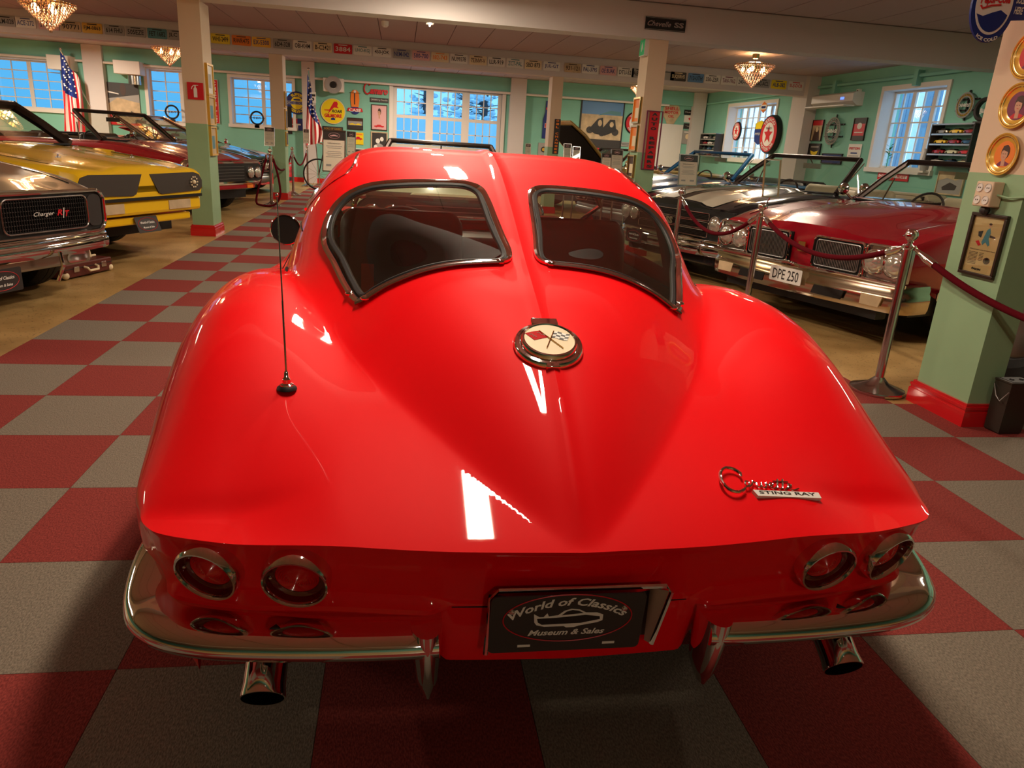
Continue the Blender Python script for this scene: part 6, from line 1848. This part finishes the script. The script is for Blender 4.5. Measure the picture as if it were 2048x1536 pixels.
for k, (y0, y1, lab) in enumerate(((183, 215, 'upper gold framed strip on the side of the middle column'), (218, 260, 'middle gold framed strip on the side of the middle column'), (263, 292, 'lowest gold framed strip on the side of the middle column'))):
    a, b_ = aty(572, y0, 13.7), aty(572, y1, 13.7); h = a.z - b_.z
    t = thing('framed_card', lab, 'picture', (-.018, 13.72, (a.z + b_.z) / 2), group='gold framed strips on the middle column')
    MB().box((0, -.12, -h / 2), (.02, .12, h / 2)).build('card', MATS['gold_print'], t, smooth=False)
    MB().box((.02, -.08, -h * .4), (.023, .08, h * .4)).build('card_picture', MATS['brown_print'], t, smooth=False)
# chrome script plate on the front beam
t, w, h, M, z = picture('beam_name_plate', 'black name plate in silver script on the nearest beam', 'sign', (1290, 36, 1371, 62), 'y', 7.745, 'black', None, [('grey_print', rectp(1.96, .06, 0, .9)), ('grey_print', rectp(1.96, .06, 0, -.9))], [], thick=.012)
text('lettering', 'Chevelle', 'steel', t, M @ TR(-.16 * w, 0, z + .002), .42 * h, .58 * w, shear=.4, bold=.02); text('lettering', 'SS', 'steel', t, M @ TR(.33 * w, 0, z + .002), .42 * h, .24 * w, bold=.04)

# nearest column, left face at X = 5.17
CF = 5.168


def colface(px, py): c = atx(px, py, CF); return c


M5 = RZ(-pi / 2) @ RX(pi / 2)


def gold_plate(px, py, rpx, label, seed):
    c = colface(px, py)
    a, b_ = colface(px, py - rpx), colface(px, py + rpx); r = (a.z - b_.z) / 2
    t = thing('portrait_plate', label, 'plate', (CF, c.y, c.z), group='gold rimmed portrait plates on the nearest column')
    MB().lathe([(.0005, 0), (r * .6, .002), (r * .72, .008), (r * .98, .020), (r, .018), (r * .97, .014), (r * .6, -.002), (.0005, -.002)], 44, M5).build('plate_rim', MATS['plate_gold'], t)
    MB().lathe([(r * .80, .0135), (r * .83, .0150), (r * .86, .0150)], 44, M5).lathe([(r * .90, .0175), (r * .92, .019)], 44, M5).build('rim_line', MATS['brass'], t)
    panel(t, 'picture_ground', M5, disc(r * .62, 36), ('orange_print', 'purple_print', 'red_print')[seed], .003, .0045)
    for k, (mm, poly) in enumerate(portrait(.05, -.25, 1.45, coat=('purple_print', 'red_print', 'purple_print')[seed])):
        pts = [(x * r * .6, y * r * .6) for x, y in poly]
        pts = [(x, y) if x * x + y * y < (r * .61) ** 2 else (x * r * .61 / sqrt(x * x + y * y), y * r * .61 / sqrt(x * x + y * y)) for x, y in pts]
        panel(t, 'portrait', M5, pts, mm, .0046, .0050 + k * .0003)
    text('signature', 'Signature', 'brass', t, M5 @ TR(0, 0, .0145), r * .07, r * .5, arc=-r * .78, shear=.3)
    return t


mat('plate_gold', (.80, .48, .07, 1), .22, .15, coat=.8)
gold_plate(2010, 309, 43, 'lowest gold rimmed portrait plate, man with a red scarf and orange ground', 0)
gold_plate(2038, 212, 46, 'middle gold rimmed portrait plate, cropped by the right picture edge', 1)
gold_plate(2064, 110, 48, 'top gold rimmed portrait plate, only its left rim in the picture', 2)
# four way socket
c = colface(1988, 389)
t = thing('four_way_socket', 'cream four way socket box on the nearest column', 'socket', (CF, c.y, c.z))
MB().box((-.065, -.058, -.062), (0, .058, .062)).build('socket_case', MATS['cream_column'], t, bevel=.006)
for a in (-1, 1):
    for b_ in (-1, 1):
        o = MB().lathe([(.0005, .001), (.018, .001), (.021, .004), (.0225, .0)], 20, TR(-.066, a * .028, b_ * .03) @ RY(-pi / 2)).build('socket', MATS['white_gloss'], t)
        MB().box((-.0685, a * .028 - .008, b_ * .03 - .003), (-.0675, a * .028 - .004, b_ * .03 + .003)).box((-.0685, a * .028 + .004, b_ * .03 - .003), (-.0675, a * .028 + .008, b_ * .03 + .003)).build('pin_hole', MATS['black'], o, smooth=False)
MB().tube([(-.03, -.05, .0), (-.02, -.12, -.01), (-.005, -.20, .0), (-.004, -.36, .015)], .005, 8).build('cable', MATS['mint_column'], t)
MB().ball((-.03, 0, -.08), .025, 8).build('plug_remnant', MATS['charcoal'], t)
# framed advertisement
a, b_ = colface(1950, 424), colface(2022, 432); c_, d = colface(1921, 545), colface(1990, 560)
cy_ = (a.y + b_.y + c_.y + d.y) / 4; cz_ = (a.z + b_.z + c_.z + d.z) / 4; hh = ((a.z - c_.z) + (b_.z - d.z)) / 2
t = thing('framed_advertisement', 'framed old advertisement on yellowed paper on the nearest column', 'picture', (CF, cy_, cz_))
ww = abs(a.y - b_.y) * .5 + abs(c_.y - d.y) * .5
mat('old_paper', (.62, .42, .17, 1), .5)
panel(t, 'paper', M5, rectp(ww * .86, hh * .9), 'old_paper', 0, .006)
f = MB(M5); q = ww * .07
for (x0, z0, x1, z1) in ((-ww / 2, -hh / 2, ww / 2, -hh / 2 + q), (-ww / 2, hh / 2 - q, ww / 2, hh / 2), (-ww / 2, -hh / 2 + q, -ww / 2 + q, hh / 2 - q), (ww / 2 - q, -hh / 2 + q, ww / 2, hh / 2 - q)): f.box((x0, z0, 0), (x1, z1, .02))
f.build('frame', MATS['frame_dark'], t, bevel=.003)
for mm, pts in (('teal_print', [(-.2, .1), (.0, .55), (.15, .62), (.25, .45), (.2, .25), (.35, .05), (.28, -.02), (.05, .12), (-.1, -.0)]), ('skin_print', disc(1, 12, .09, .06, .12, .70)), ('brown_print', disc(1, 12, .10, .04, .12, .755)), ('charcoal', [(-.55, .45), (-.25, .5), (-.3, .25), (-.5, .3)]), ('red_print', [(-.6, .1), (-.4, .15), (-.2, .0), (-.35, -.05)]), ('brown_print', disc(1, 14, .22, .12, .42, -.52)), ('tan_print', disc(1, 10, .12, .07, .45, -.5)), ('brown_print', [(.25, .38), (.6, .34), (.6, .28), (.25, .30)])):
    panel(t, 'illustration', M5, [(x * ww * .43, z * hh * .45) for x, z in pts], mm, .0062, .0070)
text('lettering', 'Den pratar och smälter bort', 'charcoal', t, M5 @ TR(0, -hh * .08, .0075), hh * .022, ww * .72, shear=.2, bold=.01)
text('lettering', 'ÖGON', 'black', t, M5 @ TR(-ww * .05, -hh * .385, .0075), hh * .04, ww * .26, bold=.06)
ln = MB(M5)
for k in range(9):
    for s in (0, 1):
        if s and k > 5: continue
        ln.box((-ww * .36 + s * ww * .30, -hh * (.13 + .023 * k), .0062), (-ww * .36 + s * ww * .30 + ww * (.25 if s == 0 else .12), -hh * (.13 + .023 * k) + hh * .007, .007))
o = ln.build('print_lines', MATS['brown_print'], t, smooth=False); o['kind'] = 'stuff'
MB().poly(rectp(ww * .86, hh * .9), .008, .009, M5).build('glazing', MATS['clear_glass'], t, smooth=False)
# hanging oval drinks sign on its bracket
c = aty(1986, 12, 1.86); e = aty(1986, 87, 1.86); R = (c.z - e.z)
t = thing('drinks_sign', 'round blue and white drinks sign hanging at the upper right corner', 'sign', (c.x, 1.86, c.z))
M = RX(pi / 2)
panel(t, 'blue_disc', M, disc(R, 48, .72, 1.0), 'blue_print', -.006, .006)
panel(t, 'white_field', M, disc(R, 48, .60, .85, 0, .01), 'white_print', .006, .008)
panel(t, 'blue_wave', M, [(-.52 * R, -.25 * R), (-.3 * R, -.30 * R), (0, -.18 * R), (.25 * R, -.10 * R), (.50 * R, -.22 * R)] + [(.54 * R * cos(a), .01 + .78 * R * sin(a)) for a in [radians(q) for q in range(-28, -160, -12)]], 'blue_print', .008, .0095)
text('lettering', 'Pepsi-Cola', 'red_print', t, M @ TR(0, .16 * R, .010) @ RZ(.08), .36 * R, .98 * R, shear=.3, bold=.03)
MB().tube([(-.45 * R, -.02 * R, .010), (-.38 * R, -.10 * R, .010), (-.1 * R, .0, .010), (.2 * R, .04 * R, .010)], .004, 6, M=M).build('swash', MATS['red_print'], t)
text('lettering', 'ICE COLD', 'white_print', t, M @ Matrix.Diagonal((.78, 1.0, 1, 1)) @ TR(0, 0, .008), .10 * R, .95 * R, arc=-.93 * R, bold=.05)
panel(t, 'side_flange', M, [(.60 * R, -.35 * R), (5.17 - c.x, -.25 * R), (5.17 - c.x, .7 * R), (.55 * R, .7 * R)], 'blue_print', -.004, .004)
text('lettering', 'SOLD', 'white_print', t, M @ TR(.86 * R, .22 * R, .006), .2 * R, .3 * R, shear=.2, bold=.03)
text('lettering', 'HERE', 'white_print', t, M @ TR(.86 * R, -.06 * R, .006), .2 * R, .3 * R, shear=.2, bold=.03)

# ------------------------------------------------------------------ rope posts


def post(x, y, label, hooks=(0, pi), size=1.0):
    t = thing('rope_post', label, 'rope post', (x, y, .0055), group='chrome rope posts')
    MB().lathe([(.0005, .0), (.155, 0), (.158, .008), (.155, .020), (.12, .032), (.06, .055), (.034, .082), (.0255, .09)], 40).build('base', MATS['steel'], t)
    MB().lathe([(.0255, .085), (.0255, .855)], 20).build('pole', MATS['steel'], t)
    MB().lathe([(.0255, .852), (.030, .858), (.030, .872), (.022, .878), (.014, .884), (.012, .892), (.018, .899), (.012, .905)], 20).build('collar', MATS['chrome'], t)
    MB().ball((0, 0, .935), .036, 20).build('ball_top', MATS['chrome'], t)
    for a in hooks:
        d = Vector((cos(a), sin(a), 0)); p = Vector((0, 0, .865))
        MB().tube([p + d * .02, p + d * .045 + Vector((0, 0, .012)), p + d * .06, p + d * .055 + Vector((0, 0, -.015)), p + d * .07 + Vector((0, 0, -.03))], .005, 8).build('hook', MATS['chrome'], t)
    return t


def rope(p, q, sag, label):
    p, q = Vector(p), Vector(q)
    d = (q - p); n = 28
    dn = Vector((d.x, d.y, 0)).normalized()
    a = p + dn * .055; b = q - dn * .055
    pts = [a.lerp(b, k / n) - Vector((0, 0, sag * (1 - (2 * k / n - 1) ** 2))) for k in range(n + 1)]
    t = thing('velvet_rope', label, 'rope', pts[0], group='velvet ropes between the posts')
    L = [v - pts[0] for v in pts]
    MB().tube(L[1:-1], .0175, 12).build('rope_cord', MATS['velvet'], t)
    MB().tube(L[0:3], [.010, .021, .021], 12).build('end_cap', MATS['chrome'], t); MB().tube([L[-3], L[-2], L[-1]], [.021, .021, .010], 12).build('end_cap', MATS['chrome'], t)
    return t


P1 = Vector((5.047, 2.232, .865)); P2 = atz(1525, 411, .947); P3 = atz(1363, 384, .935); P0 = Vector((5.30, .02, .865))
for p in (P2, P3): p.z = .865


def ang(a, b): return math.atan2(b.y - a.y, b.x - a.x)


post(P1.x, P1.y, 'nearest chrome rope post, in front of the crimson convertible headlamps', (ang(P1, P2), ang(P1, P0)))
post(P2.x, P2.y, 'chrome rope post with an empty sign frame before the crimson convertible', (ang(P2, P1), ang(P2, P3)))
post(P3.x, P3.y, 'chrome rope post with a cream sign in front of the striped black car', (ang(P3, P2),))
post(P0.x, P0.y, 'chrome rope post beyond the right picture edge', (ang(P0, P1),))
rope(P1, P0, .235, 'velvet rope crossing in front of the nearest column')
rope(P2, P1, .17, 'velvet rope hanging in front of the crimson convertible grille')
rope(P3, P2, .24, 'velvet rope hanging in front of the striped black car')
Q1 = atz(544, 413, 0); Q2 = atz(587, 391, 0); Q3 = atz(616, 373, 0)
for p in (Q1, Q2, Q3): p.z = .865
post(Q1.x, Q1.y, 'left rope post whose rope hangs down to the floor', (ang(Q1, Q2), 2.6, 3.4))
post(Q2.x, Q2.y, 'middle of the three far rope posts left of the coupe', (ang(Q2, Q1), ang(Q2, Q3)))
post(Q3.x, Q3.y, 'farthest of the three rope posts left of the coupe', (ang(Q3, Q2),))
rope(Q1, Q2, .30, 'dark velvet rope between the first two far posts')
rope(Q2, Q3, .30, 'dark velvet rope between the last two far posts')
t = thing('velvet_rope', 'loose dark velvet rope looped down to the floor from its post', 'rope', (Q1.x, Q1.y, 0), group='velvet ropes between the posts')
lp = smooth_loop([(.05, -.03, .83), (.14, -.08, .5), (.16, -.10, .2), (.05, -.14, .035), (-.16, -.15, .03), (-.24, -.12, .10), (-.16, -.08, .45), (-.05, -.03, .83)], 6, False)
MB().tube(lp, .018, 10).build('rope_cord', MATS['velvet'], t)
MB().cyl((.055, -.03, .87), (.05, -.03, .80), .021).cyl((-.055, -.03, .87), (-.05, -.03, .80), .021).build('end_cap', MATS['chrome'], t)


def info_board(x, y, z0, w, h, yaw, label, blank=False, stem_to=None, tilt=.12):
    t = thing('info_board', label, 'sign', (x, y, z0), yaw, 'acrylic information boards')
    M = RX(pi / 2 - tilt)
    if not blank:
        MB().poly(rectp(w, h, 0, h / 2), -.003, .003, M).build('paper_sheet', MATS['cream_sheet'], t, smooth=False)
        MB().poly(rectp(w, h * .22, 0, h * .89), .003, .0045, M).build('dark_header', MATS['charcoal'], t, smooth=False)
        e = MB(M).tube([(w * .26 * cos(2 * pi * k / 24), h * .89 + h * .07 * sin(2 * pi * k / 24), .005) for k in range(24)], .0015, 4, closed=True)
        e.poly([(a * w * .2, h * .89 + b_ * h * .04) for a, b_ in car_shape(0, 0, 1, 1)], .0045, .006, M=None)
        e.build('header_emblem', MATS['pink_print'], t, smooth=False)
        text('lettering', 'Information', 'charcoal', t, M @ TR(0, h * .70, .0045), h * .035, w * .6)
        ln = MB(M)
        for k in range(7):
            if k == 2: continue
            ww_ = w * (.62 if k % 2 else .75); ln.box((-ww_ / 2, h * (.62 - .045 * k), .003), (ww_ / 2, h * (.62 - .045 * k) + h * .012, .0042))
        for sx in (-.25, .25): ln.box((sx * w - w * .12, h * .12, .003), (sx * w + w * .12, h * .17, .0042))
        o = ln.build('print_lines', MATS['grey_print'], t, smooth=False); o['kind'] = 'stuff'
    f = MB(M); q = .008
    f.box((-w / 2 - q, 0, -.006), (-w / 2, h, .008)).box((w / 2, 0, -.006), (w / 2 + q, h, .008)).box((-w / 2 - q, -q, -.006), (w / 2 + q, 0, .008)).box((-w / 2 - q, h, -.006), (w / 2 + q, h + q, .008))
    f.build('frame', MATS['copper' if blank else 'steel'], t, smooth=False)
    MB(M).poly(rectp(w, h, 0, h / 2), .009, .011).build('acrylic_sheet', MATS['clear_glass'], t, smooth=False)
    if stem_to:
        if stem_to < -.5: stem_to = -z0 + .012; MB().lathe([(.0005, stem_to - .006), (.14, stem_to - .006), (.13, stem_to + .012), (.01, stem_to + .03)], 24).build('stand_base', MATS['steel'], t)
        MB().tube([(0, 0, 0), (.0, .02, -.05), (.0, .01, stem_to)], .006 if stem_to > -.5 else .012, 8).build('stem', MATS['steel'], t)
    return t


mat('cream_sheet', (.82, .72, .56, 1), .6)
mat('copper', (.70, .42, .30, 1), .25, 1.0)


def board_px(x0, y0, x1, y1, Y, label, yaw=0, blank=False, stem=-.10):
    m, w, h = box_px(x0, y0, x1, y1, 'y', Y)
    return info_board(m.x, Y, m.z - h / 2, w, h, yaw, label, blank, stem)


board_px(1358, 310, 1398, 370, P3.y, 'cream information sheet on the post before the striped black car', .25)
board_px(1527, 320, 1566, 393, P2.y, 'empty copper edged sign frame on the post before the crimson car', .35, True)
board_px(646, 262, 689, 342, 5.0, 'largest cream information sheet, left of the coupe roof', -.1, stem=-.9)
board_px(672, 262, 690, 318, 7.0, 'grey lit information sheet behind the largest one', -.1, stem=-.9)
board_px(694, 264, 710, 310, 8.6, 'third information sheet in the row left of the coupe roof', -.1, stem=-.9)
board_px(529, 255, 548, 291, Q1.y, 'information sheet on the left rope post over the black car', -.1)
board_px(607, 259, 617, 286, Q3.y, 'small information sheet on the farthest rope post', -.1)
board_px(1223, 300, 1245, 345, 7.0, 'information sheet with orange reflections right of the coupe roof', .1, stem=-.9)
board_px(1204, 308, 1222, 340, 6.3, 'tilted dark picture stand beside the orange reflecting sheet', .1, stem=-.9)
board_px(1128, 288, 1142, 322, 9.8, 'blue white acrylic sign just right of the far column', .1, stem=-.9)
board_px(1146, 294, 1160, 322, 10.4, 'bright cream acrylic sign before the raised gold bonnet', .1, stem=-.9)
board_px(1052, 288, 1061, 314, 10.6, 'pale blue acrylic sign above the coupe roof ridge', .1, stem=-.9)
for i, (px, py, Y, lab) in enumerate(((935, 290, 10.4, 'post ball seen above the cream convertible windscreen'), (1003, 290, 11.0, 'post ball in front of the right garage door leaf'), (1080, 288, 11.6, 'post ball between the garage doors and the far column'))):
    c = aty(px, py, Y)
    p = post(c.x, Y, 'chrome rope ' + lab, (0, pi))
    p.location.z = .0055

# bicycle wheel by the far pilaster
c = aty(636, 330, 16.5)
t = thing('bicycle', 'old bicycle wheel and fork leaning near the far white pilaster', 'bicycle', (c.x, 16.6, 0))
M = TR(0, 0, .36) @ RX(pi / 2)
MB().tube([(.34 * cos(2 * pi * k / 36), .34 * sin(2 * pi * k / 36), 0) for k in range(36)], .018, 8, closed=True, M=M).build('tyre', MATS['tyre'], t)
sp = MB()
for k in range(12): sp.cyl((0, 0, 0), (.33 * cos(pi * k / 6), .33 * sin(pi * k / 6), 0), .003, seg=5, M=M)
sp.build('spoke', MATS['steel'], t)['kind'] = 'stuff'
MB().tube([(0, .04, .36), (.1, .04, .8), (.16, .04, 1.02)], .014, 8).tube([(.1, .04, .8), (.55, .04, .72)], .014, 8).build('frame_tube', MATS['charcoal'], t)
MB().tube([(.02, -.1, 1.06), (.16, .04, 1.02), (.02, .2, 1.06)], .012, 8).build('handlebar', MATS['chrome'], t)
MB().box((.5, .0, 0), (.53, .08, .72)).build('stand', MATS['charcoal'], t, smooth=False)

# square tin with a handle by the nearest column
c = Vector((5.29, 1.515, 0))
t = thing('square_tin', 'dark grey green square tin with a wire handle beside the nearest column', 'tin', (c.x + .055, c.y + .07, .0055), .05)
MB().loft([[(-.07 * k, -.048 * k, z), (.07 * k, -.048 * k, z), (.07 * k, .048 * k, z), (-.07 * k, .048 * k, z)] for k, z in ((.92, 0), (1.0, .008), (1.08, .272), (1.12, .276), (1.12, .284))], True, True).build('tin_body', mat('tin_paint', (.055, .045, .035, 1), .4, .3), t, smooth=25)
MB().box((-.06, -.042, .280), (.06, .042, .286)).build('tin_lid', MATS['charcoal'], t, smooth=False)
MB().tube([(-.078, .05, .25), (-.10, .0, .20), (-.10, -.03, .18), (-.082, -.055, .235)], .004, 8).build('wire_handle', MATS['dull_metal'], t)
for sx in (-.03, .03): MB().lathe([(.012, .286), (.010, .292), (.0005, .293)], 10, TR(sx, 0, 0)).build('lid_knob', MATS['black'], t)
# big tyre behind the column at the right edge
t = thing('spare_tyre', 'large dark wrinkled tyre at the right picture edge behind the tin', 'tyre', (5.90, 2.25, .0), .5)
b = MB(); pr = []
for k in range(25):
    a = 2 * pi * k / 24; rr_ = .115 * (1 + .05 * (-1) ** k); pr.append((.30 + rr_ * cos(a), rr_ * 1.1 * sin(a)))
b.lathe(pr, 40, TR(0, 0, .42) @ RY(pi / 2)).build('tyre_body', MATS['tyre'], t)
MB().lathe([(.19, -.04), (.16, -.05), (.05, -.04), (.0005, -.04)], 24, TR(0, 0, .42) @ RY(pi / 2)).build('wheel_disc', MATS['dull_metal'], t)

# suitcase group in front of the grey car
a = atz(132, 562, 0); b_ = atz(226, 541, 0)
dx = (b_ - a); rz = math.atan2(dx.y, dx.x); Ls = dx.length
t = thing('suitcase', 'old reddish brown suitcase lying on the floor by the grey car', 'suitcase', (a.x, a.y, 0), rz)
mat('suitcase_brown', (.10, .018, .012, 1), .5, noise=(20, .2))
MB().rbox((0, 0, .012), (Ls, .40, .125), .008).build('case_body', MATS['suitcase_brown'], t, smooth=20)
MB().rbox((-.002, -.002, .082), (Ls + .002, .402, .088), .001).build('lid_seam', MATS['black'], t, smooth=20)
for x in (.02, Ls - .02):
    for y in (.015, .385): MB().ball((x, y, .035), .03, 10).build('corner_cap', MATS['cream_print'], t)
for x in (Ls * .22, Ls * .80):
    MB().box((x - .03, -.010, .055), (x + .03, 0, .100)).build('lock', MATS['steel'], t, bevel=.002)
MB().tube([(Ls * .38, -.005, .085), (Ls * .39, -.035, .078), (Ls * .41, -.045, .055), (Ls * .59, -.045, .055), (Ls * .61, -.035, .078), (Ls * .62, -.005, .085)], .010, 8).build('handle', MATS['cream_print'], t)
T = Matrix.Translation((a.x, a.y, 0)) @ RZ(rz)
c = T @ Vector((.10, .16, .126))
t = thing('brass_tin', 'small brass coloured tin standing on the suitcase', 'tin', c)
MB().lathe([(.0005, 0), (.045, 0), (.045, .085), (.036, .095), (.036, .105), (.040, .108), (.040, .116), (.0005, .118)], 22).build('tin_body', MATS['brass'], t)
c = T @ Vector((.36, .22, .126))
t = thing('book_rack', 'pale wooden rack of dark books on the suitcase', 'rack', c, rz)
for y in (-.10, .10): MB().tube([(-.15, y, .01), (.16, y, .01)], .010, 8).build('bottom_rail', MATS['cream_print'], t)
MB().tube([(.10, -.10, .0), (.06, -.10, .16)], .011, 8).build('upright', MATS['cream_print'], t); MB().tube([(.10, .10, .0), (.06, .10, .16)], .011, 8).build('upright', MATS['cream_print'], t)
for k in range(4):
    c2 = T @ Vector((.30 + k * .035, .22, .146))
    o = MB().box((-.013, -.09, .0), (.013, .09, .13)).build('book', MATS[('charcoal', 'brown_print', 'purple_print', 'charcoal')[k]], smooth=False)
    o.location = c2; o.rotation_euler = (0, 0, rz); tag(o, ('leftmost', 'second', 'third', 'rightmost')[k] + ' of four dark books in the rack on the suitcase', 'book', 'books in the rack on the suitcase')
mat('snow', (.75, .85, .95, 1), .7)
mat('fence_blue', (.16, .26, .36, 1), .8)
mat('bark', (.06, .07, .08, 1), .8)
# things outside the windows
t = thing('covered_boat', 'long pale covered boat outside behind the garage doors', 'boat', (3.9, 25.5, 0))
MB().loft([[(x, -1.1 * k, z0), (x, 1.1 * k, z0), (x, .8 * k, z1), (x, -.8 * k, z1)] for x, k, z0, z1 in ((-3.5, .8, 1.0, 1.9), (-1, 1, .9, 2.1), (1.4, .9, .95, 2.0), (2.2, .5, 1.1, 1.8), (2.6, .15, 1.3, 1.6))], True, True).build('boat_cover', MATS['snow'], t)
MB().box((-3, -.8, 0), (2, .8, 1.0)).build('trailer', MATS['purple_print'], t, smooth=False)

gr = struct(MB().box((-30, YB + .35, -.5), (40, 60, -.2)).box((XR + .35, -10, -.5), (40, YB + .35, -.2)).build('ground_snow', MATS['snow'], smooth=False))
fn_ = thing('board_fence', 'vertical grey boards outside the right hand windows', 'fence', (XR + 3.5, 4, -.2))
for k in range(60): MB().box((0, k * .28, 0), (.04, k * .28 + (.25 if k % 3 else .20), 3.4)).build('fence_board', MATS['snow' if k % 3 == 0 else 'fence_blue'], fn_, smooth=False)
for k, (x, y) in enumerate(((3.1, 30), (4.6, 28.5), (5.6, 31), (6.9, 29))):
    t = thing('snowy_tree', '%s bare snowy tree outside the garage doors' % ('leftmost', 'second', 'third', 'rightmost')[k], 'tree', (x, y, -.2))
    MB().cyl((0, 0, 0), (.1, 0, 6), .16, .08).build('trunk', MATS['bark'], t)
    rnd = random.Random(k)
    b = MB()
    for q in range(150):
        a = rnd.uniform(0, 6.28); r = rnd.uniform(.2, 1.5); z = rnd.uniform(.8, 5.5)
        b.ball((r * cos(a) * (1 - z / 9), r * sin(a) * (1 - z / 9), z), rnd.uniform(.07, .2), 5, sz=.5)
    b.build('snowy_foliage', MATS['snow'], t)['kind'] = 'stuff'
    b = MB()
    for q in range(90):
        a = rnd.uniform(0, 6.28); z = rnd.uniform(.8, 5); L_ = rnd.uniform(.5, 1.4) * (1 - z / 8)
        b.cyl((.02, 0, z), (L_ * cos(a), L_ * sin(a), z + .1), .03, .008, seg=5)
    b.build('branches', MATS['bark'], t)['kind'] = 'stuff'
